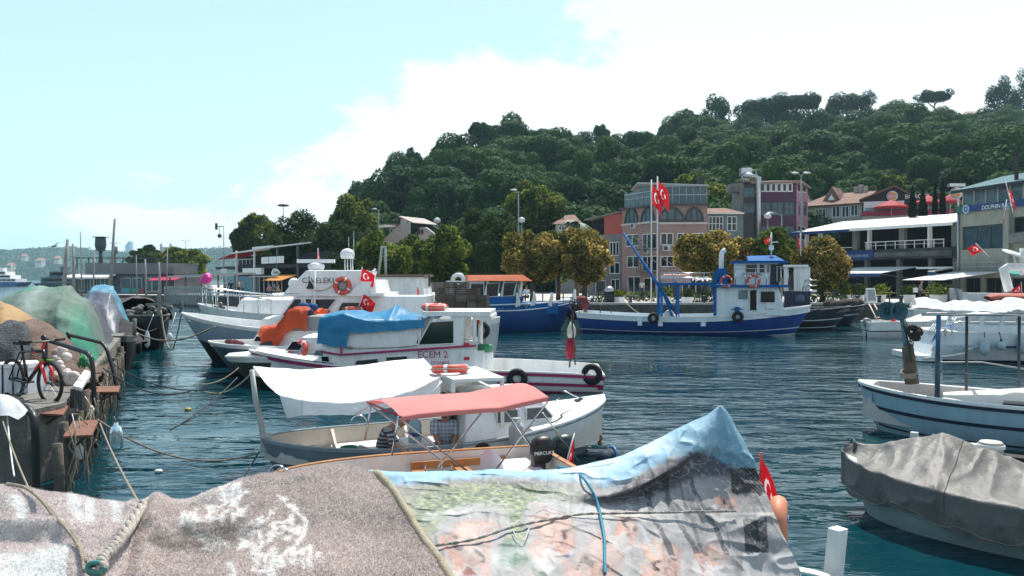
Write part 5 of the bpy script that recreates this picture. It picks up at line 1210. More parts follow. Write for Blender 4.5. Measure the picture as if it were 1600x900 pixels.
 for a,e in(((976,366),(1052,430)),((976,366),(1030,443)),((980,362),(1090,438)),((976,366),(985,478))):m.tube(rope_pts(b.p(*a,0),b.p(*e,yn*.5),.1),.016,4)
 b.part(m,'boom_stay',ROPE_M,bm)
 m=MB()
 for dz in(.35,.6):m.tube([(b.x(1033,yn),ny*1.35,zg+dz),(b.x(1114,yn),ny*1.35,zg+dz)],.02,5)
 for px in(1033,1055,1080,1100):x=b.x(px,yn);m.tube([(x,ny*1.35,zg),(x,ny*1.35,zg+.6)],.02,5)
 b.part(m,'gantry_rail',INOX)
 m=MB();e=b.p(1127,440,yn*.6);m.tube([e,b.p(1127,405,yn*.6),b.p(1127.5,397,yn*.6),b.p(1130,392.5,yn*.6),b.p(1134,391,yn*.6)],.14,10);b.part(m,'exhaust_pipe',BW)
 m=MB();c=b.p(1126,440,yn*.6);m.box(c.x-.25,c.x+.35,c.y-.3,c.y+.3,zg,c.z+.7);b.part(m,'exhaust_casing',BLUEP)
 # winches and stuff on deck
 m=MB();c=b.p(1045,486,0);m.lathe([(.3,-.5),(.3,.5)],(c.x,0,h.zm),12,axis=(0,1,0));m.box(c.x-.3,c.x+.5,-.6,.6,h.zm-.35,h.zm+.02);b.part(m,'winch',M('winch_white',(.6,.6,.58),.6,.3,3,dirt=.5))
 for px in(955,938):m=MB();m.tube([b.p(px,489,yn*1.1),b.p(px,477,yn*1.1),b.p(px+4,477,yn*1.1)],.03,5);b.part(m,'bollard',DGREY)
 m=MB();c=b.p(1152,483,ny*1.6);m.box(c.x-.12,c.x+.12,c.y-.1,c.y+.1,c.z-.2,c.z+.12);m.box(c.x-.28,c.x+.28,c.y-.04,c.y+.04,c.z-.03,c.z+.03);b.part(m,'cleat',BLUEP)
 tyre('tyre fender amidships on the blue fishing boat below the boom',b.p(1021,497,ny*1.92),(0,1,0),.2,.1,b);tyre('tyre fender below the wheelhouse door of the blue fishing boat',b.p(1153,495,ny*1.9),(0,1,0),.2,.1,b)
 lifebuoy('lifebuoy leaning at the gantry end of the blue fishing boat',b.p(1135,440,yn*1.15),(0,1,0),.28,.06,0,b);lifebuoy('lifebuoy on the wheelhouse railing of the blue fishing boat',b.p(1177,439.5,ny*(y+.3)),(0,1,0),.28,.06,0,b)
 # pale tubs on the gantry
 c=b.p(1057,438,0);t=b.troot('fish_crate','pinkish plastic fish tub on the blue gantry under the boom','tub',(c.x,0,zg+.06));m=MB();xa,xb=b.x(1034,0),b.x(1080,0);m.box(xa,xb,-.55,.55,zg+.06,zg+.42);t.part(m,'tub',M('pink_plastic',(.55,.36,.34),.5,.4,2));m=MB();m.box(xa-.04,xb+.04,-.59,.59,zg+.40,zg+.46);t.part(m,'rim',M('pale_plastic',(.6,.55,.52),.5,.2));m=MB();[m.ball((lerp(xa,xb,.1+.1*i),-.1+.2*(i%2),zg+.45),(.13,.2,.1))for i in range(9)];t.part(m,'net_floats',M('float_red',(.5,.2,.16),.5,.5,3))
 m=MB();G=np.array([[(b.x(1082+i*3.3,0),-.5+j*.25,zg+.12+.18*math.sin(i*1.3+j)**2+.1*(j in(1,2,3)))for j in range(5)]for i in range(10)]);m.grid(G);b.top(m,'folded_net',M('net_white',(.5,.5,.48),.9,.5,6,.8,20),'heap of pale folded net on the blue gantry','net')
 return b
blue_fishing_boat()
def dark_boats():
 NV=M('hull_black',(.014,.018,.03),.4,.3,1,dirt=.3);b=Boat('fishing_boat','black hulled fishing boat with white open wheelhouse tucked behind the blue boat',(1150,48.5),(1330,46.5),'fishing boat')
 h=Hull(b,3.2,b.z(1160,488),1.15,b.z(1330,478),.5,.8,2.4,.8,1.3);h.build([(0,.35,0),(.35,.38,1),(.38,.6,0),(.6,.63,1),(.63,1,0)],[NV,PALEB,BOOT],.3,inner=M('deck_grey',(.12,.11,.1),.8),capm=M('gunwale_worn',(.35,.33,.3),.7,.3,3));ny=b.near;yn=ny*1.1
 m=MB();x0,x1=b.x(1226,yn),b.x(1266,yn);z0,z1=b.z(1246,484,yn),b.z(1246,455,yn);m.box(x0,x1,-1.2,1.2,z0,z1);b.part(m,'deckhouse',M('navy_deckhouse',(.015,.02,.05),.5));m=MB();c=b.p(1250,467,yn*1.09+ny*.01);m.lathe([(.28,0),(.28,.03)],c,14,axis=(0,ny,0));b.part(m,'round_mark',M('dim_blue',(.08,.11,.16),.6))
 zr=b.z(1245,417,yn);m=MB()
 for px,w in((1228,.1),(1243,.08),(1256,.35)):x=b.x(px,yn);m.box(x-w,x+w,-1.05,-1.05+.08,z1,zr);m.box(x-w,x+w,1.05-.08,1.05,z1,zr)
 m.box(b.x(1250,yn),b.x(1261,yn),-1.1,1.1,z1,z1+1.0);m.box(b.x(1227,yn),b.x(1232,yn),-1.04,1.04,z1,z1+.9);b.part(m,'wheelhouse',BW2);m=MB();m.box(b.x(1224,yn),b.x(1263,yn),-1.25,1.25,zr,zr+.12);b.part(m,'wheelhouse_roof',BW)
 m=MB();m.box(b.x(1258,yn),b.x(1261,yn),-.9,.9,z1+1.0,zr-.12);b.part(m,'windscreen',GLASS_PALE)
 m=MB();zf=b.z(1265,455,yn)
 for dz in(0,.32,.64):m.tube([(b.x(1258,yn),yn,zf+dz),(b.x(1276,yn),yn,zf+dz)],.04 if dz else .09,5)
 m.tube([(b.x(1258,yn),yn,zf+.64),(b.x(1254,yn),yn,zf+.05)],.03,5);m.tube([(b.x(1259,yn),yn,zf),(b.x(1259,yn),yn,zf+.64)],.03,5);b.part(m,'side_rail',INOX)
 b2=Boat('fishing_boat','second black hull with white line lying against the quay behind the first',(1190,52.5),(1352,51),'fishing boat');h=Hull(b2,3,1.1,1.1,b2.z(1350,476),.5,.8,2.4,.8,1.2);h.build([(0,.3,0),(.3,.33,1),(.33,1,0)],[NV,PALEB],.3,inner=M('deck_grey',(0,)*3),capm=M('gunwale_worn',(0,)*3))
 m=MB();g=np.random.default_rng(4);[m.ball((b2.x(1300+i*5,0),g.uniform(-.6,.6),1.2+g.uniform(0,.25)),(.5,.4,.3))for i in range(9)];b2.top(m,'net_heap',NET,'dark net heap on the black hull against the quay','net heap')
dark_boats()
def orange_roof_boat():
 b=Boat('fishing_boat','blue boat with an orange wheelhouse roof moored left of the long blue boat'.replace('left of','astern of'),(690,45.5),(898,46.5),'fishing boat');DB=M('deep_blue',(.014,.06,.20),.4,.2,1,dirt=.2,dirt_rgb=(.01,.02,.05));ny=b.near
 h=Hull(b,3.2,b.z(700,486),b.z(760,484),b.z(898,471),.5,.85,2.4,.8,1.1);h.build([(0,1,0)],[DB],.25,inner=BLUEP,capm=PALEB);yn=ny*1.25
 x0,x1=b.x(700,yn),b.x(816,yn);z0=h.zm-.2;zs=b.z(780,464,yn);zr=b.z(780,439,yn)
 m=MB();m.box(x0,b.x(880,yn)-.3,-1.25,1.25,z0,zs-.35);m.box(x0,x1,-1.24,1.24,zs-.35,zs);b.part(m,'deckhouse',BLUEP)
 m=MB()
 for px in(733,758,784,812):
  for s in(-1,1):x=b.x(px,yn);mp=MB();mp.bar((x,s*1.2,zs),(x+.15,s*1.15,zr),.12);b.part(mp,'wheelhouse_post',PALEB)
 m.box(x0,b.x(757,yn),-1.18,1.18,zs,zr);b.part(m,'wheelhouse_frame',PALEB)
 for q in([(760,443),(780,442),(778,463),(760,464)],[(787,442),(807,441),(802,462),(785,463)],[(735,443),(756,443),(756,464),(735,464)]):qwin(b,b.part,q,yn,BGLASS,PALEB,.03)
 m=MB();xa,xb=b.x(731,yn),b.x(828,yn);m.add([(xa,-1.5,zr),(xb+.1,-1.5,zr),(xb+.1,1.5,zr),(xa,1.5,zr),(xa,-1.2,zr+.33),(xb-.4,-1.2,zr+.35),(xb-.4,1.2,zr+.35),(xa,1.2,zr+.33)],[(3,2,1,0),(0,1,5,4),(1,2,6,5),(2,3,7,6),(3,0,4,7),(4,5,6,7)]);b.part(m,'roof',M('orange_roof',(.60,.11,.03),.5,.15))
 m=MB();zz=h.sheer(.6)+.25;m.tube([(b.x(757,yn),ny*1.5,zz),(b.x(840,yn),ny*1.45,zz+.1),(b.x(915,0),0,zz+.35)],.045,6);m.tube([(b.x(890,0),0,zz-.2),(b.x(926,0),0,zz+.42)],.06,6);b.part(m,'bow_rail',PALEB)
 CL=M_cloth('white_rag',(.72,.72,.7),.2,.2)
 for i,(px,py,s)in enumerate(((808,462,1),(834,460,1),(862,461,1),(898,456,1.15))):
  c=b.p(px,py,ny*1.46);m=MB();G=[[(c.x+.16*s*math.sin(a)*(.25+.8*t)*(1.2-.4*t*t)+.1*t*math.sin(i+3*t),c.y+.08*s*math.cos(a)*(.3+t),c.z+.15-.75*s*t+.06*math.sin(3*a+i)*t)for a in np.linspace(0,6.283,12)]for t in np.linspace(0,1,8)];m.grid(np.array(G));b.top(m,'hung_cloth',CL,['white cloth knotted on the blue boat rail under the windows','white cloth hanging second on the blue boat rail','bunched white cloth on the blue boat rail near the bow','large white cloth tied at the bow end of the rail'][i],'cloth','white cloths on the boat rail')
 m=MB()
 for px,py in((783,484),(822,478),(866,474)):
  c=b.p(px,py,ny*1.5);m.tube([c+Vector((-.12,0,.1)),c+Vector((0,ny*.05,-.15)),c+Vector((.12,0,.1))],.03,5)
 b.part(m,'fender_loop',ROPE_M)
 # maroon heap at the bow against the quay
 c=b.p(904,478,0);m=MB();[m.ball((c.x+.28*math.cos(i*2.2),.3*math.sin(i*1.3),c.z-.55+.22*(i%5)),(.36,.33,.27),8,6)for i in range(11)];b.top(m,'tarp_bundle',M_cloth('maroon_cloth',(.13,.02,.03),.1),'maroon cloth bundle hanging at the bow of the orange roofed boat','bundle')
orange_roof_boat()
# ---------------------------------------------------------------- white yachts behind
def rail_yacht():
 b=Boat('motor_yacht','white yacht with a long railed foredeck behind the radar yacht',(575,36),(308,35.5),'yacht');ny=b.near
 h=Hull(b,3.2,1.5,1.45,b.z(310,474),.5,.85,2.3,.75,1.3);h.build([(0,.3,0),(.3,.62,1),(.62,1,2)],[BW,M('grey_boat',(.3,.36,.4),.5),BOOT],.12,inner=BW,capm=BW)
 x0,x1=b.x(560,ny),b.x(362,ny);prism_cabin(b,x0,x1,2.0,1.4,b.z(400,469,ny),.35,.1,.9,BW,'trunk_cabin',.1)
 m=MB();px=[320,333,342,360,387,410,430];zt=[456,457,457.5,459,462,465,468]
 for p,t in zip(px,zt):s=h.st(b.x(p,ny*.8));q=h.pt(min(s,.98),0,ny);m.tube([q,(q.x,q.y,b.z(p,t,q.y))],.022,5)
 m.tube([(lambda s,p,t:(h.pt(min(s,.98),0,ny).x,h.pt(min(s,.98),0,ny).y,b.z(p,t,ny*.8)))(h.st(b.x(p,ny*.8)),p,t)for p,t in zip(px,zt)],.03,6)
 m.tube([(h.pt(q,0,-ny).x,h.pt(q,0,-ny).y,h.sheer(q)+.75)for q in np.linspace(.55,.98,8)],.035,6);[m.tube([h.pt(q,0,-ny),h.pt(q,0,-ny)+Vector((0,0,.75))],.022,5)for q in np.linspace(.55,.98,8)]
 b.part(m,'pulpit_rail',INOX);m=MB();c=b.p(351,480,0);[m.ball((c.x+.1*i,.1*math.sin(i*3),c.z-.2+.15*(i%3)),.13,7,5)for i in range(5)];b.part(m,'anchor_winch',DGREY)
rail_yacht()
def radar_yacht():
 b=Boat('motor_yacht','big white flybridge yacht with radar bar, dome and red lifebuoy',(690,28.5),(282,29),'yacht');ny=b.near;GB=M('grey_blue_hull',(.26,.34,.40),.45,.12,1,dirt=.2)
 h=Hull(b,3.3,1.25,1.2,b.z(284,488),.5,.85,2.2,.78,1.5);h.build([(0,.06,1),(.06,.42,0),(.42,1,2)],[GB,BW,BOOT],.22,inner=BW,capm=BW);P=b.part;yn=ny*1.25
 m=MB();m.tube([b.p(283,489,0),b.p(283,470,0)],.05,6);m.tube([b.p(279,480,0),b.p(287,480,0)],.03,5);P(m,'bow_post',DGREY)
 x0,x1=b.x(690,yn)+.3,b.x(360,yn);prism_cabin(b,x0,b.x(372,yn),2.3,1.1,b.z(430,499,yn),.8,0,.92,BW,'coach_roof',.08)
 zc,zb=b.z(500,497,yn),b.z(500,463,yn)
 prism_cabin(b,x0+.3,b.x(433,yn),2.5,zc,zb,.55,0,.92,BW,'saloon',.0)
 for q in([(439,494),(459,467),(471,467),(471,494)],[(476,492),(476,467),(487,467),(487,492)],[(492,491),(492,467),(525,467),(508,491)],[(524,491),(534,472),(580,472),(580,491)]):qwin(b,P,q,yn*1.0,BGLASS,BW,.03,dy=ny*.06)
 m=MB();xa,xb=b.x(600,yn),b.x(425,yn);m.add([(xa,-1.35,zb),(xb,-1.1,zb+.02),(xb,1.1,zb+.02),(xa,1.35,zb),(xa,-1.35,zb+.12),(xb+.1,-1.0,zb+.1),(xb+.1,1.0,zb+.1),(xa,1.35,zb+.12)],[(3,2,1,0),(0,1,5,4),(1,2,6,5),(2,3,7,6),(3,0,4,7),(4,5,6,7)]);P(m,'brow',BW)
 zf=b.z(500,437,yn);prism_cabin(b,b.x(588,yn),b.x(441,yn),2.3,zb+.1,zf,.35,.1,.94,BW,'flybridge_coaming',.0)
 zt=b.z(500,423,yn);prism_cabin(b,b.x(562,yn),b.x(460,yn),2.1,zf-.01,zt,.3,-.12,.95,BW,'flybridge_screen',.03)
 text('CİVELEKLER',.26,BLACKP,b.o,b.p(505,438.5,yn*.94),(R(90),0,R(180)if ny>0 else 0),sx=1.05)
 m=MB();m.add([tuple(b.p(px,py,y))for y in(yn,-yn)for px,py in((548,455),(566,440),(581,440),(573,461),(548,461))],[(0,1,2,3,4),(9,8,7,6,5),(1,6,7,2),(2,7,8,3),(0,5,6,1)]);P(m,'fly_wing',BW)
 m=MB();c=b.p(494,423,0);m.lathe([(.22,0),(.3,.12),(.3,.22),(.16,.3)],(c.x,0,zt),12);r=P(m,'radar_pedestal',BW);m=MB();z=b.z(494,408,0);m.bar((b.x(465,0),0,z),(b.x(523,0),0,z),.16,.13);P(m,'radar_bar',BW,r)
 m=MB();c=b.p(543,420,0);m.lathe([(.22,0),(.25,.1),(.25,.2),(.19,.3),(.06,.36)],b.p(543,404,0),14);d=P(m,'satellite_dome',BW);m=MB();[m.tube([b.p(px,404,0),b.p(px,424,0)],.025,5)for px in(539,543,548,551)];m.tube([b.p(545,398,.1),b.p(545,370,.1)],.012,4);m.tube([b.p(553,405,.1),b.p(553,362,.1)],.012,4);P(m,'dome_mast',INOX,d)
 m=MB();c=b.p(459,443,yn*.7);m.ball(c,(.2,.16,.2),10,7);m.tube([c,c-Vector((0,0,.45))],.06,6);c=b.p(468,445,yn*.5);m.lathe([(.06,-.1),(.2,.12)],c,12,axis=(1,.2*ny,.1));P(m,'searchlight',BW)
 m=MB();m.tube([b.p(492,505,yn*1.0),b.p(492,422,yn*1.0)],.035,6);P(m,'side_post',BW)
 m=MB();c=b.p(485,446,yn*.98);m.slab([c+Vector((-.15,0,-.12)),c+Vector((.15,0,-.12)),c+Vector((.02,0,.18))],(0,ny,0),.04);P(m,'horn',BLACKP)
 m=MB();m.tube(rope_pts(b.p(492,454,yn*1.02),b.p(522,445,yn*1.02),.08),.02,5);P(m,'loose_line',ROPE_M)
 m=MB();m.lathe([(.26,0),(.26,.03)],b.p(535,446,yn*.98),16,axis=(0,ny,0));P(m,'round_vent',M('vent_grey',(.3,.3,.29),.6,.4,8))
 lifebuoy('large red lifebuoy hung on the flybridge of the radar yacht',b.p(535,446.5,yn*1.05),(0,1,0),.24,.065,0,b)
 m=MB();m.tube([b.p(574,437,0),b.p(587,420,0)],.04,5);[m.ball(b.p(574+i*4.5,437-i*6,0),.07,6,5)for i in range(3)];P(m,'rod_holder',BW)
 flag('small red crescent flag at the flybridge corner of the radar yacht',[b.world(b.p(562,440,yn)),b.world(b.p(566,417,yn))],b.world(b.p(565.5,419,yn)),.42,.5,(1,0.2,-.2),.3,seed=1)
 flag('red crescent flag below the flybridge wing beside the blue tarp',[b.world(b.p(560,480,yn*1.2)),b.world(b.p(568,459,yn*1.2))],b.world(b.p(568,459,yn*1.2)),.38,.5,(1,-.1,-.5),.2,seed=2)
 flag('furled red flag on a staff behind the radar bar',[b.world(b.p(497,425,-.6)),b.world(b.p(497,388,-.6))],b.world(b.p(497.3,390,-.6)),.6,.2,(1,.2,-2),.8,seed=3)
 flag('tiny red flag beside the side post of the radar yacht window',[b.world(b.p(492,492,yn*1.1)),b.world(b.p(492,466,yn*1.1))],b.world(b.p(492,469,yn*1.1)),.3,.16,(1,.1,-1.5),.8,seed=4)
 lifebuoy('flat red lifebuoy on the deck edge beside the orange tarp',b.world(b.p(500,486,yn*1.1)),(0,.15,1),.26,.06);lifebuoy('flat red lifebuoy on the saloon roof under the crescent flag',b.world(b.p(552,483,yn*1.1)),(0,.1,1),.3,.07)
radar_yacht()
def canopy_yacht():
 b=Boat('motor_yacht','white yacht with a long white upperwork and tarps behind the crate stack',(760,38),(540,38.5),'yacht');ny=b.near;h=Hull(b,3.2,1.3,1.25,1.7,.5,.85);h.build([(0,1,0)],[BW],.2,inner=BW)
 yn=ny*1.2;z0,z1=b.z(610,461,yn),b.z(610,433,yn);prism_cabin(b,b.x(664,yn),b.x(566,yn),2.4,1.1,z0,.2,0,.98,BW2,'saloon',0);prism_cabin(b,b.x(662,yn),b.x(572,yn),2.2,z0,z1,.3,.1,.98,BW,'upperwork',.05)
 m=MB();m.box(b.x(663,yn),b.x(570,yn),-1.25,1.25,z1+.02,z1+.12);b.part(m,'brown_trim',M('brown_trim',(.2,.12,.09),.6))
 WT=M_cloth('white_tarp',(.66,.66,.65),.15,.2,2,.3,5,dirt=.25);
 for nm,pxa,pxb,pya,pyb,hh,sd_ in(('white tarp bundled over the yacht rail behind the flags',585,690,470,478,.3,3),('long white tarp lying along the yacht deck below the other',600,690,484,491,.35,5)):
  m=MB();G=[]
  for i in range(26):
   q=i/25;row=[]
   for j in range(9):a=math.pi*j/8;c=b.p(lerp(pxa,pxb,q),lerp(pya,pyb,q),ny*1.5);row.append((c.x,c.y+.55*math.cos(a)*ny,c.z-.35+hh*1.8*math.sin(a)))
   G.append(row)
  m.grid(wrinkle(G,.12,2.6,sd_));b.top(m,'tarp',WT,nm,'tarp','white tarps on the yacht')
 m=MB();m.tube([b.p(590,440,0),b.p(597,386,0)],.06,6);m.tube([b.p(603,440,0),b.p(602,386,0)],.06,6);m.bar(b.p(595,386,0),b.p(604,386,0),.1);b.part(m,'ladder_mast',M('mast_green_grey',(.3,.36,.33),.6))
 flag('narrow red flag drooping on a pole beside the crate stack',[b.world(b.p(646,490,yn*2.2)),b.world(b.p(653,437,yn*2.2))],b.world(b.p(652.6,447,yn*2.2)),.62,.2,(1,.1,-1.8),.9,seed=6);flag('tiny maroon flag above the blue tarp peak',[b.world(b.p(598,492,yn*3)),b.world(b.p(599,466,yn*3))],b.world(b.p(599,468,yn*3)),.35,.18,(1,0,-1.6),.8,seed=7)
 m=MB();c=b.p(671,448,0);m.tube([c,c+Vector((0,0,.6))],.06,6)
 b.part(m,'stern_light',DGREY)
canopy_yacht()
def crate_boat():
 b=Boat('work_boat','grey white work boat with square stern carrying the stack of dark crates',(771,30),(540,31),'boat');ny=b.near;h=Hull(b,2.8,b.z(770,498),b.z(700,497),1.9,.5,.95,2.4,.8);h.build([(0,.1,0),(.1,1,1)],[BW,M('pale_grey_hull',(.45,.48,.5),.5,.2,1,dirt=.4)],.15,inner=BW2,capm=BW);yn=ny*1.2
 CR=[M('crate_wood_dark',(.075,.055,.042),.85,.5,5,.3,20),M('crate_wood_grey',(.13,.115,.10),.85,.5,5,.3,20),M('crate_wood_brown',(.10,.07,.05),.85,.5,5,.3,20)]
 zb=b.z(720,491,yn);n=0;cols=[(690,5),(705,5),(722,5),(740,4),(754,3)]
 names=['nearest the red flag','second from the red flag','in the middle of the stack','stepping down beside the blue wheelhouse','at the low end of the stack']
 lv=['bottom','second from below','third from below','fourth from below','topmost']
 for ci,(px,k)in enumerate(cols):
  for j in range(k):
   x=b.x(px,yn)+random.uniform(-.03,.03);z=zb+j*.235;hx,hy=.19,.26;t=b.troot('wooden_crate',f'dark wooden crate, {lv[j]} in the column {names[ci]}','crate',(x,yn,z),'stacked fish crates')
   m=MB()
   for sy in(-1,1):
    for zz in(.045,.12,.195):m.box(x-hx,x+hx,yn+sy*hy-.012,yn+sy*hy+.012,z+zz-.03,z+zz+.03)
   for sx in(-1,1):
    for zz in(.045,.12,.195):m.box(x+sx*hx-.012,x+sx*hx+.012,yn-hy,yn+hy,z+zz-.028,z+zz+.028)
   q_=t.part(m,'slats',CR[(ci+j)%3]);q_['kind']='stuff';m=MB();m.box(x-hx,x+hx,yn-hy,yn+hy,z+.002,z+.018);t.part(m,'bottom_board',CR[(ci+j+1)%3]);m=MB();[m.box(x+sx*hx*.93-.02,x+sx*hx*.93+.02,yn+sy*hy*.93-.02,yn+sy*hy*.93+.02,z+.01,z+.232)for sx in(-1,1)for sy in(-1,1)];q_=t.part(m,'corner_posts',CR[(ci+j+2)%3]);q_['kind']='stuff'
 lifebuoy('white ring buoy with dark centre standing on top of the crate stack',b.p(716,438,yn),(0,1,.1),.2,.075,0,b,ring=BW)
 tyre('tyre fender on the square stern of the crate boat',b.p(753,516,ny*1.5),(0.15,1,0),.22,.09,b)
 m=MB();m.box(b.x(768,0)-.05,b.x(735,0),-.9,.9,h.sheer(0),h.sheer(0)+.02);b.part(m,'stern_deck',BW2)
crate_boat()
# ---------------------------------------------------------------- boats in the middle
ORANGE_T=M_cloth('orange_tarp',(.62,.09,.03),.3,.25,3,.3,9);MAG=M('magenta_line',(.35,.03,.12),.5,.2);REDT=M('transom_red',(.30,.02,.035),.5,.2)
def tarp_boat():
 b=Boat('motor_boat','slate hulled boat whose low cabin is half covered by an orange tarp',(560,25),(325,25.6),'boat');ny=b.near;DG=M('slate_hull',(.07,.10,.13),.45,.2,1,dirt=.3)
 h=Hull(b,2.7,.95,.95,b.z(327,533),.45,.8,2.2,.78,1.3);h.build([(0,.07,1),(.07,.6,0),(.6,1,2)],[DG,BW,BOOT],.14,inner=BW2,capm=BW);yn=ny*.95
 m=MB();prism_cabin(b,b.x(560,yn)+.2,b.x(385,yn),1.9,.9,b.z(420,517,yn),.35,0,.92,BW,'cabin',.06);qwin(b,b.part,[(395,534),(400,525),(424,525),(424,535)],yn*.99,BGLASS,BW,.02,dy=ny*.05)
 prism_cabin(b,b.x(545,yn),b.x(440,yn),1.7,b.z(420,517,yn)-.03,b.z(480,495,yn),.2,0,.95,M('cabin_dark',(.25,.25,.25),.6),'upper_cabin',.04)
 P=[]
 prof=[(414,518,1.1),(424,519,1.14),(440,516,1.12),(447,506,1.1),(456,494,1.08),(462,491,1.05),(480,491,1.02),(486,494,1.04)]
 for i in range(24):
  q=i/23*(len(prof)-1);k=min(int(q),len(prof)-2);f=q-k;px,py,w=[lerp(prof[k][a],prof[k+1][a],f)for a in range(3)];c=b.p(px,py,yn*.6);row=[]
  dropn=interp(px,[(416,.15),(424,.5),(446,.68),(470,.5),(482,.55)])
  for j in range(31):a=j/30;yy=lerp(1,-1,a)*w;row.append((c.x,ny*yy,c.z+.16-(1.1*dropn*max(0,(abs(2*a-1)-.8)/.2)**1.1)))
  P.append(row)
 m,_=sheet(wrinkle(wrinkle(P,.16,2.6,3),.07,7,5));b.top(m,'tarp',ORANGE_T,'bright orange tarp draped over the cabin of the slate boat','tarp')
 m=MB();g=np.random.default_rng(8);c=b.p(478,484,ny*.3);[m.ball(c+Vector((g.uniform(-.25,.25),g.uniform(-.2,.2),g.uniform(-.1,.12))),(.2,.16,.14),8,6)for _ in range(7)];b.top(m,'blue_bundle',M_cloth('blue_bundle_cloth',(.015,.08,.22),.15,.3,4,.5,10),'rolled blue cloth bundle on top of the orange tarp','bundle')
 m=MB();[m.torus(b.p(420,541,ny*.9)+Vector((0,0,.05*i-.02)),.3-.03*i,.04,(0.05*i,.1,1),18,6)for i in range(4)];b.top(m,'rope_coil',ROPE_D,'coil of dark rope on the foredeck under the orange tarp','rope coil')
 m=MB();[m.ball(b.p(374,537,ny*.3)+Vector((.12*i,.1*math.sin(2*i),.05*(i%2))),(.16,.13,.09),7,5)for i in range(4)];b.top(m,'net_bundle',M('maroon_net',(.12,.04,.05),.9,.5,8),'little maroon net bundle on the slate boat foredeck','bundle')
tarp_boat()
def windscreen_boat():
 b=Boat('motor_boat','white decked boat with raked windscreen and an orange lifebuoy on its cabin side',(600,23),(351,23.4),'boat');ny=b.near;OH=M('olive_hull',(.05,.05,.035),.5,.3,1,dirt=.3)
 h=Hull(b,2.7,.85,.85,b.z(353,557),.45,.8,2.2,.78,1.2);h.build([(0,.12,1),(.12,.7,0),(.7,1,2)],[OH,BW,BOOT],.12,inner=BW,capm=BW);yn=ny*.95
 h.deck_patch(.55,.97,.03,BW)
 prism_cabin(b,b.x(560,yn),b.x(439,yn),1.9,.8,b.z(480,528,yn),.55,0,.9,BW,'cabin',.05)
 qwin(b,b.part,[(485,563),(492,547),(505,547),(505,563)],yn*1.0,GLASS_PALE,BW,.02,dy=ny*.08)
 # windscreen pane on the raked front, facing the bow
 for ys,nm in((-.45,'windscreen'),(.42,'windscreen')):
  x1=b.x(439,yn);zt=b.z(480,528,yn);m=MB();q=[Vector((x1-.1+.015,ys-.33,.8+.1)),Vector((x1-.1+.015,ys+.33,.8+.1)),Vector((x1-.5+.015,ys+.3,zt-.08)),Vector((x1-.5+.015,ys-.3,zt-.08))];n=(q[1]-q[0]).cross(q[3]-q[0]);n=n if n.x>0 else-n;m.slab([p+n.normalized()*.02 for p in q],n,.02);b.part(m,nm,BGLASS)
 m=MB();q=[b.p(px,py,yn*1.0)for px,py in((441,547),(455,531),(462,531),(462,547))]
 qwin(b,b.part,[(445,548),(456,533),(478,533),(468,548)],yn*1.0,M_glass('blue_dark_glass',(.01,.015,.04)),BW,.02,dy=ny*.08)
 lifebuoy('orange lifebuoy strapped flat against the cabin side of the windscreen boat',b.p(465,549,yn*1.06),(.5,ny*1,.6),.27,.08,0,b)
 m=MB();[m.tube(rope_pts(b.p(356,560,0),b.p(420+20*i,560+6*i,ny*.6),.05),.025,5)for i in range(3)];[m.ball(b.p(370+9*i,559,ny*.2),(.15,.12,.08),7,5)for i in range(5)];b.part(m,'deck_lines',ROPE_D)
windscreen_boat()
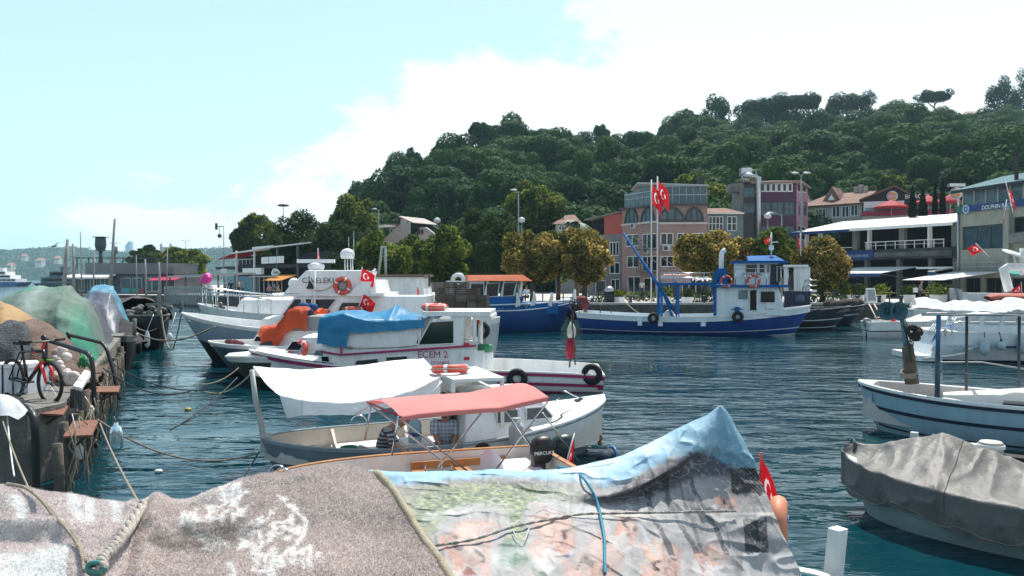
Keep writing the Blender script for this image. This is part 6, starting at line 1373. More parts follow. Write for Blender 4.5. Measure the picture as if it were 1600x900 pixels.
def ecem():
 b=Boat('motor_boat','white ferry like cabin boat with magenta lines and ECEM 2 lettering',(939,22.2),(388,22.6),'boat');ny=b.near
 h=Hull(b,3.2,b.z(938,578),b.z(760,579,ny*1.5),.98,.45,.86,2.4,.8,1.3,.12,.06);h.build([(0,.1,0),(.1,.22,0),(.22,.9,0),(.9,1,1)],[M('ecem_white',(.72,.74,.74),.4,.08,1.2,dirt=.2,dirt_rgb=(.3,.3,.28)),BOOT],.42,inner=BW,capm=BW)
 h.strake(.02,.10,MAG,.03);h.strake(.27,.35,MAG,.02,0.0,.28);h.strake(.50,.56,MAG,.012);yn=ny*1.2
 h.deck_patch(.72,.97,.05,BW);P=b.part
 # red corner of the transom
 m=MB();a,c=h.pt(0,.02,ny),h.pt(0,.5,ny);m.slab([h.pt(0,.03,ny,.014)+Vector((-.012,0,0)),h.pt(.025,.03,ny,.014),h.pt(.012,.42,ny,.014),h.pt(0,.42,ny,.014)+Vector((-.012,0,0))],(0,ny,0),.02);P(m,'corner_patch',REDT)
 z_l,z_m,z_t=.35,b.z(600,543,yn),b.z(600,512,yn)
 xa,xb=b.x(744,yn),b.x(496,yn)
 prism_cabin(b,xa,xb,2.35,z_l,z_m+.02,.18,0,.97,BW,'lower_cabin',.02)
 m=MB();m.tube([b.p(499,549,yn*1.0),b.p(532,554.5,yn*1.02),b.p(640,547,yn*1.01),b.p(744,540,yn*1.0)],.03,5);P(m,'trim_line',MAG)
 m=MB();m.bar(b.p(533,540,yn*1.0),b.p(533,555,yn*1.02),.05);P(m,'trim_post',MAG)
 m=MB();m.obox(b.p(508,562,yn*.97),Vector((1,0,0)),Vector((0,1,0)),Vector((.2,0,1)),.09,.03,.08);P(m,'porthole',BGLASS)
 for q in([(552,571),(557,563),(590,560),(590,571)],[(603,568),(603,558),(636,556),(636,566)]):qwin(b,P,q,yn*.995,M_glass('green_glass',(.03,.06,.045)),BW,.018)
 # upper coaming with raked ends
 m=MB();lo=[(500,549),(650,545)];hi=[(503,500),(665,500)]
 zc=b.z(580,500,yn)
 prism_cabin(b,b.x(648,yn),b.x(501,yn),2.3,z_m,zc,.1,-.22,.98,BW,'fly_coaming',.02)
 # wheelhouse: posts, glazing and roof
 zr=b.z(710,494,yn);m=MB()
 for s in(-1,1):
  for px,wd in((714,.34),(741,.1),(655,.08)):x=b.x(px,yn);mp=MB();mp.box(x-wd/2,x+wd/2,s*1.12-.03,s*1.12+.03,z_m,zr);P(mp,'wheelhouse_post',BW)
  m.box(b.x(744,yn),b.x(648,yn),s*1.12-.035,s*1.12+.035,z_m-.05,z_m+.1)
 P(m,'wheelhouse_sill',BW)
 qwin(b,P,[(652,540),(672,503),(709,501),(709,537)],ny*1.16,M_glass('wheel_glass',(.02,.04,.03)),BW,.02)
 m=MB();m.box(b.x(652,yn)-.02,b.x(652,yn),-1.1,1.1,z_m+.1,zr-.05);P(m,'front_screen',M_glass('wheel_glass',(0,)*3))
 m=MB();m.box(b.x(766,yn),b.x(660,yn),-1.22,1.22,zr,zr+.12);m.box(b.x(768,yn),b.x(740,yn),-1.18,1.18,zr-.1,zr-.003);r=P(m,'wheelhouse_roof',BW)
 m=MB();m.box(b.x(690,yn),b.x(686,yn),-.1,.3,z_m+.1,z_m+.6);m.torus(b.p(680,522,0),.2,.02,(1,0,.3),18,5);P(m,'helm',M('helm_green',(.25,.3,.2),.6))
 m=MB();x=b.x(742,yn);m.box(x-.22,x,-1.1,1.1,.3,z_m-.1);P(m,'aft_bulkhead',BW)
 text('ECEM 2',.25,MAG,b.o,b.p(676,554.5,yn*1.012),(R(90),0,R(180)if ny>0 else 0));text('İSTANBUL',.11,MAG,b.o,b.p(688,567,yn*1.012),(R(90),0,R(180)if ny>0 else 0))
 m=MB();m.tube([b.p(748,578,ny*.4),b.p(750,500,ny*.4)],.055,8);P(m,'stern_post',BW);m=MB();m.slab([b.p(738,501,ny*.46),b.p(749,499,ny*.46),b.p(749,506,ny*.46),b.p(738,508,ny*.46)],(0,ny,0),.01);P(m,'red_pennant',RED)
 # wheel locker, red light boxes
 m=MB();c=b.p(730,575,ny*1.05);m.box(c.x-.14,c.x+.14,c.y-.2,c.y+.15,.25,b.z(730,548,ny));P(m,'locker',BW);m=MB();[m.box(c.x-.07,c.x+.07,c.y+ny*.16-.03,c.y+ny*.16+.03,z-.04,z+.04)for z in(b.z(730,559,ny),b.z(730,537,ny))];P(m,'red_lamp',RED)
 # barrel with green lid
 c=b.p(757,581,ny*.6);t=b.troot('barrel','white plastic barrel with a green lid on the stern of the ECEM 2 boat','barrel',(c.x,c.y,.28));zt=b.z(757,549,ny*.6);m=MB();m.lathe([(.2,.28),(.24,.34),(.235,zt-.05),(.2,zt)],(c.x,c.y,0),18);t.part(m,'drum',M('drum_white',(.66,.7,.7),.5,.2,4,dirt=.4,dirt_rgb=(.3,.34,.36)));m=MB();m.lathe([(.225,zt),(.23,zt+.16),(.16,zt+.2),(.02,zt+.21)],(c.x,c.y,0),18);t.part(m,'lid',M('green_lid',(.03,.2,.09),.5,.1))
 m=MB();m.lathe([(.05,0),(.06,.1),(.03,.18)],b.p(726,533,ny*.6),8);m.tube([b.p(726,560,ny*.6),b.p(726,530,ny*.6)],.03,6);P(m,'lamp_post',BW)
 flag('furled red flag standing before the barrel of the ECEM 2 boat',[b.world(b.p(727,572,ny*.7)),b.world(b.p(726,534,ny*.7))],b.world(b.p(725.5,538,ny*.7)),.7,.25,(-1,-.1,-2.2),.8,seed=11)
 tyre('big tyre fender amidships at the waterline of the ECEM 2 boat',b.p(808,592,ny*1.56),(0,1,0),.19,.085,b,rope_to=b.p(803,581,ny*1.3));tyre('tyre fender by the red stern corner of the ECEM 2 boat',b.p(925,585,ny*1.4),(0.25,1,0),.2,.085,b)
 lifebuoy('flat red lifebuoy on the wheelhouse roof of the ECEM 2 boat',(b.x(674,yn),ny*.6,zr+.22),(0,.05,1),.28,.085,0,b)
 # blue tarp over the fly bridge: a ridge with a peak, sides hanging to the coaming
 BT=M_cloth('blue_tarp',(.035,.25,.46),.25,.18,2,.25,7,.45);G=[];nx=64
 for i in range(nx):
  q=i/(nx-1);px=lerp(499,664,q);pyt=interp(px,[(499,493),(503,487),(540,487),(575,487),(592,484),(601,480),(607,473),(613,480),(630,487),(664,495)]);pyb=interp(px,[(499,538),(515,541),(541,545),(543,530),(548,520),(580,521),(620,517),(664,512)])
  pye=interp(px,[(499,495),(536,490),(560,498),(590,502),(620,502),(664,500)]);x=b.x(px,yn);zt,ze,zb=b.z(px,pyt,0),b.z(px,pye,yn),b.z(px,pyb,yn*1.06);row=[]
  for j in range(40):
   v=j/39
   if v<.3:t=v/.3;y,z=1.26-.02*t,lerp(zb,ze,t)
   elif v<.7:t=(v-.3)/.4;y=lerp(1.24,-1.24,t);pk=1-abs(2*t-1);z=lerp(ze,zt,pk**.8)-.035*abs(math.sin((t-.5)*26))*math.exp(-((px-607)/38)**2)*(1-pk)
   else:t=(v-.7)/.3;y,z=-1.24-.02*t,lerp(ze,zb+.1,t)
   row.append((x,ny*y*lerp(.97,1.0,q),z))
  G.append(row)
 # closed front end hanging over the bow side
 e=np.array(G[0]);front=[[(p[0]+.05*t+.03,p[1]*(1-.02*t),lerp(p[2],min(p[2],b.z(499,536,yn)),t))for p in e]for t in(1.0,.66,.33)];G=front+G
 Wk=wrinkle(G,.05,2.2,5);Wk=wrinkle(Wk,.035,6,9);Wk=wrinkle(Wk,.05,3.2,4,1)
 m,_=sheet(Wk);b.top(m,'blue_tarp',BT,'blue tarpaulin stretched over the upper deck of the ECEM 2 boat','tarp')
 m=MB();m.tube(rope_pts(b.p(541,545,yn*1.05),b.p(652,540,yn*1.05),.03),.012,4);m.ball(b.p(546,543,yn*1.05),(.1,.05,.04),6,4);P(m,'tarp_line',ROPE_M)
 # net pole with white cap standing at the stern rail
 t=b.troot('dan_buoy','fishing marker pole with white cap and red cloth on the ECEM 2 stern','marker buoy',b.p(893,572,-ny*.5));m=MB();m.tube([b.p(890,574,-ny*.5),b.p(897,470,-ny*.5)],.03,6);m.tube([b.p(899,570,-ny*.4),b.p(893,492,-ny*.4)],.025,6);t.part(m,'pole',ROPE_D)
 m=MB();c=b.p(893,520,-ny*.5);m.lathe([(.1,-.14),(.13,-.02),(.12,.12),(.03,.32)],c,9);t.part(m,'white_cap',M_cloth('cap_cloth',(.6,.58,.5),.2,.3,5));m=MB();[m.tube([b.p(888+4*i,530,-ny*.5),b.p(887+5*i,548,-ny*.5),b.p(888+3*i,560,-ny*.5)],[.05,.07,.04],6)for i in range(3)];t.part(m,'red_cloth',M_cloth('red_rag',(.4,.03,.05),.2,.4,6));m=MB();g=np.random.default_rng(2);[m.tube([b.p(895,480,-ny*.5)+Vector((g.normal(0,.12),g.normal(0,.1),g.normal(0,.12)))for _ in range(5)],.015,4)for _ in range(7)];t.part(m,'net_tangle',ROPE_D)
ecem()
def awning_boat():
 b=Boat('caique','open white and grey boat with white awning and forward cabin, two men in it',(406,12.35),(946,14.2),'boat');ny=b.near;GR=M('grey_gunwale',(.20,.25,.28),.5,.15,2,dirt=.25,dirt_rgb=(.1,.1,.1));CI=M('cream_inside',(.62,.58,.52),.6,.12,2,dirt=.25,dirt_rgb=(.35,.28,.2))
 h=Hull(b,2.35,.52,.44,.86,.45,.8,2.3,.72,.55,.1,.3,double=True,sm=.35)
 h.build([(0,.18,0),(.18,.9,2),(.9,1,1)],[GR,BOOT,GR],.42,floor=.19,inner=[CI,M('sole_white',(.74,.70,.66),.6,.12,2,dirt=.2)],capm=GR);P=b.part;yn=ny*.98
 # white topsides and foredeck of the forward half
 m=MB()
 for s in(-1,1):
  G=[]
  for i in range(20):q=lerp(.5,.995,i/19);G.append([h.pt(q,0,s,.015)+Vector((0,0,.02)),h.pt(q,.10,s,.02),h.pt(q,.22,s,.015)])
  m.grid(np.array([[tuple(p)for p in r]for r in G]),0,True,s>0)
 P(m,'white_topside',BW);h.deck_patch(.70,.995,.03,BW,'foredeck',.05,.07)
 # cabin with rounded top
 x0,x1=b.x(725,ny*.8),b.x(880,ny*.8);zt=b.z(800,614,0);prism_cabin(b,x0,x1,1.75,.4,zt,.35,.04,.8,BW,'cabin',.14)
 qwin(b,P,[(777,640),(780,641),(810,640),(810,660),(777,663)],ny*.80,M_glass('grey_pane',(.10,.12,.12)),BW,.016,dy=ny*.16);qwin(b,P,[(823,638),(852,636),(864,650),(862,654),(823,658)],ny*.79,M_glass('grey_pane',(0,)*3),BW,.016,dy=ny*.16)
 # shelter over the companionway with its roof
 xs0,xs1=b.x(688,0),b.x(765,0);zr=b.z(725,587,0);m=MB()
 m.box(xs0,xs1,-.82,.82,zr,zr+.05);m.box(xs0-.015,xs0+.05,-.8,.8,zr-.16,zr-.003);P(m,'shelter_roof',BW);m=MB();[m.box(xs1-.06,xs1,s*.78-.03,s*.78+.03,.5,zr-.003)for s in(-1,1)];m.box(xs1-.055,xs1-.005,-.75,.75,.9,zr-.18);[m.box(xs0+.05,xs1-.07,s*.79-.02,s*.79+.02,1.0,zr-.17)for s in(-1,1)];P(m,'shelter_side',BW2)
 m=MB();c=b.p(730,613,ny*.4);m.box(xs0+.12,xs0+.15,-.3,.3,.6,zr-.3);P(m,'companion_opening',DARKIN)
 m=MB();m.box(b.x(750,0)-.05,b.x(750,0),ny*.5-.05,ny*.5+.05,zr-.4,zr-.25);P(m,'cabin_lamp',BLACKP)
 lifebuoy('orange lifebuoy lying flat on the shelter roof beside the white awning',(b.x(703,0),0,zr+.12),(0,.12,1),.25,.07,0,b)
 # rudder post and awning
 m=MB();m.tube([b.p(414,705,0),b.p(408,665,0),b.p(398,622,0),b.p(393,578,0)],[.045,.045,.04,.035],8);m.box(*(lambda c:(c.x-.02,c.x+.14,-.05,.05,c.z-.16,c.z+.12))(b.p(408,690,0)));P(m,'stern_post',M('worn_post',(.5,.5,.47),.7,.2,4,dirt=.4))
 AW=M_cloth('awning_canvas',(.78,.78,.77),.1,.06,1.5,.12,5,.8);G=[];nx=60
 far=[(395,572,-.75),(470,578,-.95),(560,572,-.98),(630,562,-.95),(662,560,-.9),(686,586,-.62)]
 nr=[(436,618,.7),(470,626,.92),(540,631,1.0),(610,622,1.0),(650,609,.95),(688,588,.82)]
 hem=[(447,653,.72),(470,650,.98),(530,649,1.06),(560,648,1.06),(620,636,1.05),(688,618,.86)]
 def along(tab,q):
  k=q*(len(tab)-1);i=min(int(k),len(tab)-2);f=k-i;px,py,y=[lerp(tab[i][a],tab[i+1][a],f)for a in range(3)];return b.p(px,py,ny*y)
 for i in range(nx):
  q=i/(nx-1);A,B_,H_=along(far,q),along(nr,q),along(hem,q);row=[];d=A+Vector((0,-ny*.03,-.16-.05*math.sin(q*9)))
  for j in range(8):row.append(tuple(d.lerp(A,j/8)))
  for j in range(22):t=j/21;p=A.lerp(B_,t);p.z-=.05*math.sin(math.pi*t)*(1-.5*q);row.append(tuple(p))
  for j in range(1,11):t=j/10;p=B_.lerp(H_,t);p.y+=ny*.015*math.sin(q*40)*t;row.append(tuple(p))
  G.append(row)
 Wk=np.array(G);Wk[:,8:30,2]+=.018*np.abs(np.sin(np.linspace(0,9,22)))[None,:]*np.sin(np.linspace(0,3.14,nx))[:,None];Wk=wrinkle(Wk,.02,3.5,6);Wk=wrinkle(Wk,.02,9,7,1)
 for fr_ in(.2,.55):m=MB();m.tube([Vector(p)+Vector((0,0,.004))for p in Wk[int(nx*fr_),8:]],.005,4);b.part(m,'awning_seam',M('seam_grey',(.4,.4,.4),.8))
 m,_=sheet(Wk);b.top(m,'awning',AW,'big white canvas awning sagging over the cockpit of the caique','awning')
 m=MB();m.tube([b.p(662,630,ny*.9),b.p(690,596,ny*.85)],.016,6);P(m,'awning_strut',BW)
 # cockpit contents
 m=MB();[m.box(b.x(500+60*i,0)-.12,b.x(500+60*i,0)+.12,-.95,.95,.26,.30)for i in(2,)];P(m,'thwart',CI)
 for q in(.2,.42):m=MB();m.tube([h.pt(q,0,-ny)+Vector((0,ny*.08,-.02)),h.pt(q,.3,-ny)+Vector((0,ny*.12,0)),(h.pt(q,.3,-ny).x,-ny*.7,.2)],.03,5);P(m,'rib',CI)
 c=b.p(500,700,-ny*.05);t=b.troot('plywood_board','stained yellow plywood board lying in the stern of the caique','board',(c.x,c.y,.2));m=MB();xa,xb=b.x(446,0),b.x(520,0);m.box(xa,xb,-.45,.4,.25,.275);t.part(m,'sheet',M('plywood',(.56,.42,.25),.7,.2,2,dirt=.8,dirt_rgb=(.2,.08,.04),streak=0));m=MB();m.box(xb+.02,xb+.05,-.42,.35,.2,.3);t.part(m,'edge_batten',M('batten_grey',(.35,.33,.3),.7))
 c=b.p(545,713,ny*.35);m=MB();m.lathe([(.10,0),(.135,.13),(.145,.135),(.14,.145),(.125,.13),(.09,.015),(.01,.012)],(c.x,c.y,c.z),20);b.top(m,'basin',M('green_plastic',(.01,.16,.10),.4,.1),'dark green plastic basin on the sole beside the striped shirt','basin')
 m=MB();c=b.p(566,709,ny*.4);m.lathe([(.02,0),(.09,.02),(.11,.1)],c,12,axis=(.4,0,.9));b.top(m,'bailer',M('bailer_grey',(.35,.36,.36),.4),'small grey bailer next to the green basin','bailer')
 # bench, water bottle by the men
 m=MB();c=b.p(650,690,0);m.box(b.x(628,0),b.x(672,0),-.35,.3,.30,.34);m.box(b.x(630,0),b.x(670,0),-.33,.28,.09,.30);P(m,'engine_box',BW2)
 c=b.p(648,686,ny*.1);t=b.troot('water_bottle','large clear blue water bottle standing between the two men','bottle',(c.x,c.y,.34));m=MB();m.lathe([(.10,.34),(.11,.37),(.11,.52),(.105,.53),(.11,.54),(.11,.63),(.05,.71),(.03,.72),(.03,.76)],(c.x,c.y,0),16);t.part(m,'body',M('water_plastic',(.30,.50,.58),.15,.1,3));m=MB();m.lathe([(.113,.44),(.113,.50)],(c.x,c.y,0),16);t.part(m,'blue_label',M('label_blue',(.03,.07,.25),.5))
 tyre('old tyre fender hung over the caique side below the first cabin window',b.p(754,707,ny*1.2),(0,1,0),.1,.045,b)
 m=MB();c=b.p(807,680,ny*1.3);m.lathe([(.11,-.2),(.12,-.17),(.12,.12),(.08,.19),(.03,.22),(.03,.26)],c,14);m.torus(c+Vector((0,0,.25)),.06,.012,(0,0,1),12,5);b.top(m,'gas_cylinder',M('cylinder_grey',(.42,.43,.44),.5,.15,3,dirt=.3),'grey gas cylinder standing between caique and bimini boat','gas cylinder')
 # foredeck gear
 m=MB();c=b.p(907,631,0);[m.ball(c+Vector((.06*math.cos(i*1.7),.05*math.sin(i*2.3),.02*(i%4))),(.06,.05,.045),7,5)for i in range(7)];b.top(m,'rope_knot',ROPE_D,'dark bundle of rope on the white foredeck','rope bundle')
 m=MB();P_=[b.p(905,640,ny*.2),b.p(897,647,ny*.4),b.p(885,643,ny*.5),b.p(876,655,ny*.6),b.p(879,668,ny*.7),b.p(868,681,ny*.95),b.p(858,676,ny*1.0)];P_=[Vector((p.x,p.y,h.sheer(min(.97,h.st(p.x)))+.075))for p in P_];m.tube(P_,.012,5);P(m,'deck_rope',ROPE_D)
 m=MB();m.tube([b.p(880,612,-ny*.4),b.p(884,612,-ny*.1),b.p(915,627,-ny*.2)],.012,5);m.tube([b.p(868,628,ny*.3),b.p(874,622,0)],.012,5);P(m,'fore_rail',INOX)
 m=MB();m.tube([b.p(937,640,ny*.1),b.p(936,672,ny*.15),b.p(936,680,ny*.15)],.01,4);m.ball(b.p(936,684,ny*.15),(.07,.06,.09),10,7);m.ball(b.p(938,693,ny*.15),(.05,.05,.04),8,6);b.top(m,'float_bundle',M('brown_float',(.30,.16,.05),.6,.4,8),'brown float hanging by a line from the bow of the caique','float')
 m=MB();c=b.p(560,662,-ny*1.1);m.torus(c,.14,.012,(.2,1,0),20,5);P(m,'ring_fender',INOX)
 return b,h
CAIQUE,CHULL=awning_boat()
def bimini_boat():
 b=Boat('motor_boat','varnished rail speedboat under a faded red bimini with crossed steel poles',(872,10.9),(424,9.75),'boat');ny=b.near
 h=Hull(b,1.75,.56,.55,.6,.4,.9,2.2,.72,.5);h.build([(0,1,0)],[BW2],.4,floor=.12,inner=[BW2,M('grey_sole',(.5,.5,.48),.6,.2,2)],capm=WOODG);P=b.part;fy=-ny*.82
 m=MB();[m.box(b.x(600+70*i,0)-.1,b.x(600+70*i,0)+.1,-.7,.7,.33,.36)for i in range(3)];P(m,'thwart',WOODG,kind=None)
 m=MB();m.box(b.x(788,fy),b.x(640,fy),fy+ny*.06,fy+ny*.1,.36,.46);P(m,'inner_rail',WOODG)
 # seats and console
 m=MB();G=[]
 c0=b.p(770,742,-ny*.1)
 for z,w,d in((.02,.34,.3),(.22,.36,.3),(.5,.26,.2),(.6,.12,.1),(.615,.01,.01)):G.append([(c0.x+.12*(z-.2)+w*.5*math.cos(a),c0.y+d*math.sin(a)*.7,c0.z-.16+z*.8)for a in np.linspace(0,6.283,16)])
 m.grid(np.array(G),0,True,True);P(m,'seat_cover',M_cloth('white_vinyl',(.72,.70,.74),.1,.08,2))
 m=MB();c=b.p(880,737,-ny*.2);lo=[(c.x-.24,c.y-.25,c.z-.15),(c.x+.22,c.y-.25,c.z-.15),(c.x+.22,c.y+.25,c.z-.15),(c.x-.24,c.y+.25,c.z-.15)];hi=[(c.x-.14,c.y-.18,c.z+.1),(c.x+.2,c.y-.18,c.z+.24),(c.x+.2,c.y+.18,c.z+.24),(c.x-.14,c.y+.18,c.z+.1)];m.add(lo+hi,[(0,1,5,4),(1,2,6,5),(2,3,7,6),(3,0,4,7),(4,5,6,7)]);o=P(m,'grey_cover',M_cloth('grey_vinyl',(.17,.21,.25),.05,.1,2));bv=o.modifiers.new('soft','BEVEL');bv.width=.06;bv.segments=3
 m=MB();m.box(b.x(844,0),b.x(790,0),-.6,.6,.40,.44);P(m,'stern_seat',BW);m=MB();m.box(b.x(836,-ny*.4),b.x(806,-ny*.4),-ny*.62-.01,-ny*.62+.01,.36,.41);P(m,'seat_slot',DGREY)
 c=b.p(843,693,-ny*.1);outboard(b,(c.x-.02,c.y,c.z-.26),'black outboard motor with white lettering on the bimini boat stern',BLACKP,'black outboard motors',.74,lettering='MERCURY',face=ny);c=b.p(878,697,-ny*.5);outboard(b,(c.x,c.y,c.z-.22),'second black outboard with a dark green side, next to the red flag',M('dark_green_cowl',(.012,.03,.028),.35),'black outboard motors',.8);c=b.p(945,716,-ny*.3);t=b.troot('motor_cover','dark blue quilted motor cover beyond the red flag','cover',c);m=MB();[m.ball(c+Vector((-.1*i,0,.02*math.sin(2*i)-.01*i)),(.13,.16,.12),10,7)for i in range(4)];t.part(m,'bag',M_cloth('navy_quilt',(.02,.035,.06),.05,.3,6));m=MB();m.torus(c+Vector((-.12,0,0)),.15,.02,(1,0,.1),16,6);t.part(m,'strap',M('blue_strap',(.05,.2,.4),.5))
 # canopy and frame
 CAN=M_cloth('bimini_red',(.74,.25,.23),.25,.1,2,.08,6,.75);C={k:b.p(*v)for k,v in dict(fl=(573,628,-ny*.72),nl=(626,652,ny*.72),nr=(858,625,ny*.72),fr=(792,605,-ny*.72)).items()}
 G=[]
 for i in range(40):
  q=i/39;A,B_=C['fl'].lerp(C['fr'],q),C['nl'].lerp(C['nr'],q);sag=-.035*math.sin(math.pi*q)*1.0+.05*abs(math.sin(q*math.pi*1.5))*.6;row=[]
  for j in range(24):
   t=(j-1)/21;t=min(max(t,0),1);p=A.lerp(B_,t);p.z+=sag+.09*math.sin(math.pi*t)-(.05 if j in(0,23)else 0);row.append(tuple(p))
  G.append(row)
 m,_=sheet(wrinkle(G,.006,5,2));b.top(m,'bimini_canopy',CAN,'faded red bimini canopy stretched over the small speedboat','canopy')
 for nm,a,e in[(0,(580,630,-.7),(570,688,-.75)),(1,(622,651,.7),(612,712,.6)),(2,(577,632,-.7),(688,718,.3)),(3,(624,654,.7),(730,737,.2)),(4,(755,641,.7),(682,734,-.3)),(5,(856,628,.7),(772,738,.1)),(6,(788,641,.5),(840,711,-.3)),(7,(848,646,.3),(903,720,-.4)),(8,(694,716,0),(684,732,.1)),(9,(805,640,-.2),(796,630,.2))]:
  m=MB();m.tube([b.p(a[0],a[1],ny*a[2]),b.p(e[0],e[1],ny*e[2])],.0125,8);P(m,'canopy_pole',INOX)
 m=MB();m.tube([C['fl'],C['nl']],.014,6);m.tube([C['fr'],C['nr']],.014,6);P(m,'canopy_bow',M('red_binding',(.35,.02,.06),.5))
 m=MB();[m.torus(b.p(px,py,-ny*.05),.11,.012,(.5,1,.2),20,6)for px,py in((432,742),(440,747))];P(m,'bow_fairlead',INOX)
 flag('red crescent flag hanging down on a white staff at the stern of the bimini boat',[b.world(b.p(880,741,ny*.1)),b.world(b.p(898,677,ny*.1))],b.world(b.p(897,684,ny*.1)),.4,.25,(-.15,-.2,-2),.7,seed=14,pole_r=.01)
 m=MB();[m.tube([b.p(px,742,ny*.2),b.p(px,727,ny*.2)],.009,5)for px in(664,690,705)];P(m,'rowlock',INOX)
bimini_boat()
# ---------------------------------------------------------------- boats on the far side of the basin
LBLUE=M('light_blue_hull',(.30,.44,.52),.45,.12,1.5,dirt=.35,dirt_rgb=(.16,.2,.22));DLINE=M('dark_line',(.02,.03,.05),.6,.3)
def open_boat():
 b=Boat('open_boat','light blue open fishing boat with horn post at the bow and pale inside',(1830,13.4),(1341,16.2),'boat');ny=b.near;PI_=M('pale_inside',(.52,.48,.45),.6,.1,2,dirt=.2)
 h=Hull(b,2.3,.8,.78,.92,.45,.8,2.3,.7,.55);h.build([(0,.85,0),(.85,1,1)],[LBLUE,BOOT],.55,floor=.2,inner=[PI_,M('inside_sole',(.4,.38,.36),.7)],capm=BW,th=.10);h.strake(.03,.075,DLINE,.022);h.strake(.28,.33,DLINE,.015);h.strake(.56,.585,DLINE,.012);P=b.part
 h.deck_patch(.93,.995,.02,BW,'foredeck',.04,.02)
 m=MB();xa,xb=b.x(1600,0),b.x(1470,0);m.box(b.L*-.45,xb,-.98,.98,.62,.66);P(m,'side_deck',BW)
 # horn post
 t=b.troot('horn_post','timber bow post carrying two blue grey horn loudspeakers and tangled wire','post',b.p(1422,592,0));m=MB();m.tube([b.p(1426,600,0),b.p(1419,545,0),b.p(1416,540,0)],[.13,.11,.1],8);t.part(m,'timber',M('old_timber',(.13,.11,.08),.9,.5,4,.6,12));m=MB();m.tube([b.p(1417,545,0),b.p(1410,498,0)],.05,8);t.part(m,'upper_pole',M('blue_grey_pole',(.12,.22,.25),.6,.3,3))
 HB=M('horn_blue',(.06,.15,.18),.55,.3,5,dirt=.4,dirt_rgb=(.03,.05,.05))
 for px,py,tilt in((1387,486,-.55),(1404,486,.1)):
  c=b.p(px,py,ny*.2);A=b.o.matrix_basis.to_3x3().inverted()@Vector((tilt,-1,0));A=Vector((A.x,A.y,0)).normalized();m=MB();m.lathe([(.03,-.22),(.05,-.12),(.11,-.03),(.18,.02),(.185,.025),(.17,.015),(.06,-.08),(.01,-.1)],c,22,axis=A);hn=t.part(m,'horn',HB);m=MB();m.lathe([(.05,-.1),(.03,-.02),(.005,.0)],c,10,axis=A);t.part(m,'horn_driver',HB,hn)
 m=MB();m.lathe([(.06,0),(.07,.15)],b.p(1412,487,0),8,axis=(1,0,0));t.part(m,'bracket',HB)
 m=MB();g=np.random.default_rng(6)
 for i in range(9):m.tube([b.p(1412+g.uniform(-2,4),495+i*3,g.uniform(-.1,.1)),b.p(1422+g.uniform(0,8),525+i*3,g.uniform(-.15,.15)),b.p(1416+g.uniform(0,12),560+i*4,g.uniform(-.1,.1)),b.p(1424+g.uniform(-4,14),588,g.uniform(-.1,.1))],.008,4)
 t.part(m,'loose_wires',BLACKP,kind=None)if False else t.part(m,'loose_wires',BLACKP)
 m=MB();[m.ball(b.p(1432,520,0)+Vector((.06*math.sin(i*2),.05*math.cos(i*3),.05*i-.1)),(.1,.08,.07),7,5)for i in range(5)];t.part(m,'wire_bundle',M('dark_net',(.04,.035,.03),.9));m=MB();[m.torus(b.p(1421,587,0)+Vector((0,0,.03*i-.05)),.14,.022,(.05,.1*i-.1,1),16,6)for i in range(5)];t.part(m,'lashing',ROPE_M)
 # canopy with crumpled tarps on poles
 zc=b.z(1520,491,ny*.7);t=b.troot('pole_canopy','crumpled white tarps laid over a pole frame above the light blue boat','canopy',b.p(1466,612,ny*.8));m=MB();m.tube([b.p(1465.5,622,ny*.85),b.p(1466,555,ny*.85)],.045,8);t.part(m,'lower_pole',M('dark_steel_pole',(.05,.08,.11),.5));m=MB();m.tube([b.p(1466,556,ny*.85),b.p(1467,492,ny*.85)],.04,8);t.part(m,'upper_pole',M('blue_pole',(.05,.14,.26),.5))
 for px in(1511,1593):m=MB();m.tube([b.p(px,620,-ny*.7),b.p(px,493,-ny*.7)],.03,6);t.part(m,'rear_pole',DGREY)
 m=MB();m.tube([b.p(1440,491.5,ny*.85),b.p(1640,492,ny*.85)],.03,6);m.tube([b.p(1450,491,-ny*.8),b.p(1640,491,-ny*.8)],.03,6);t.part(m,'frame',INOX)
 G=[]
 for i in range(60):
  px=lerp(1432,1700,i/59);G.append([(b.x(px,0),lerp(.95,-.95,j/19)*ny,zc+.06+.07*math.sin(math.pi*j/19))for j in range(20)])
 Wk=wrinkle(G,.09,1.7,3);Wk=wrinkle(Wk,.07,5,5);m,_=sheet(Wk);t.part(m,'tarp',M_cloth('crumpled_tarp',(.46,.48,.50),.1,.15,3,.3,8,dirt=.3))
 # small shade sheet and bits
 t=b.troot('shade_sheet','small white shade sheet with tan underside on a thin pole over the light blue boat','shade sheet',b.p(1533,660,ny*.9));G=[]
 for i in range(20):q=i/19;a,c=b.p(lerp(1475,1640,q),lerp(613,604,q),-ny*.25),b.p(lerp(1475,1640,q),lerp(620,640,q**1.3)+8*math.sin(q*3),ny*.6);G.append([tuple(a.lerp(c,j/9)+Vector((0,0,-.05*math.sin(math.pi*j/9))))for j in range(10)])
 m,_=sheet(G);t.part(m,'cloth',M_cloth('shade_white',(.72,.70,.66),.2));m=MB();m.tube([b.p(1533,690,ny*.75),b.p(1533,630,ny*.75)],.022,6);t.part(m,'pole',M('pale_pole',(.4,.44,.46),.5))
 m=MB();[m.tube(rope_pts(b.p(1466,580,ny*.8),b.p(1640,600,ny*.7),-.02),.016,5),m.tube(rope_pts(b.p(1466,566,-ny*.8),b.p(1535,566,-ny*.8),0)+rope_pts(b.p(1535,566,-ny*.8),b.p(1640,583,-ny*.8),0)[1:],.016,5)];P(m,'side_rail',M('rail_grey',(.25,.3,.32),.5))
 m=MB();c=b.p(1590,642,ny*.6);m.box(c.x-.3,c.x+.2,c.y-.2,c.y+.2,.66,.80);P(m,'black_box',BLACKP)
open_boat()
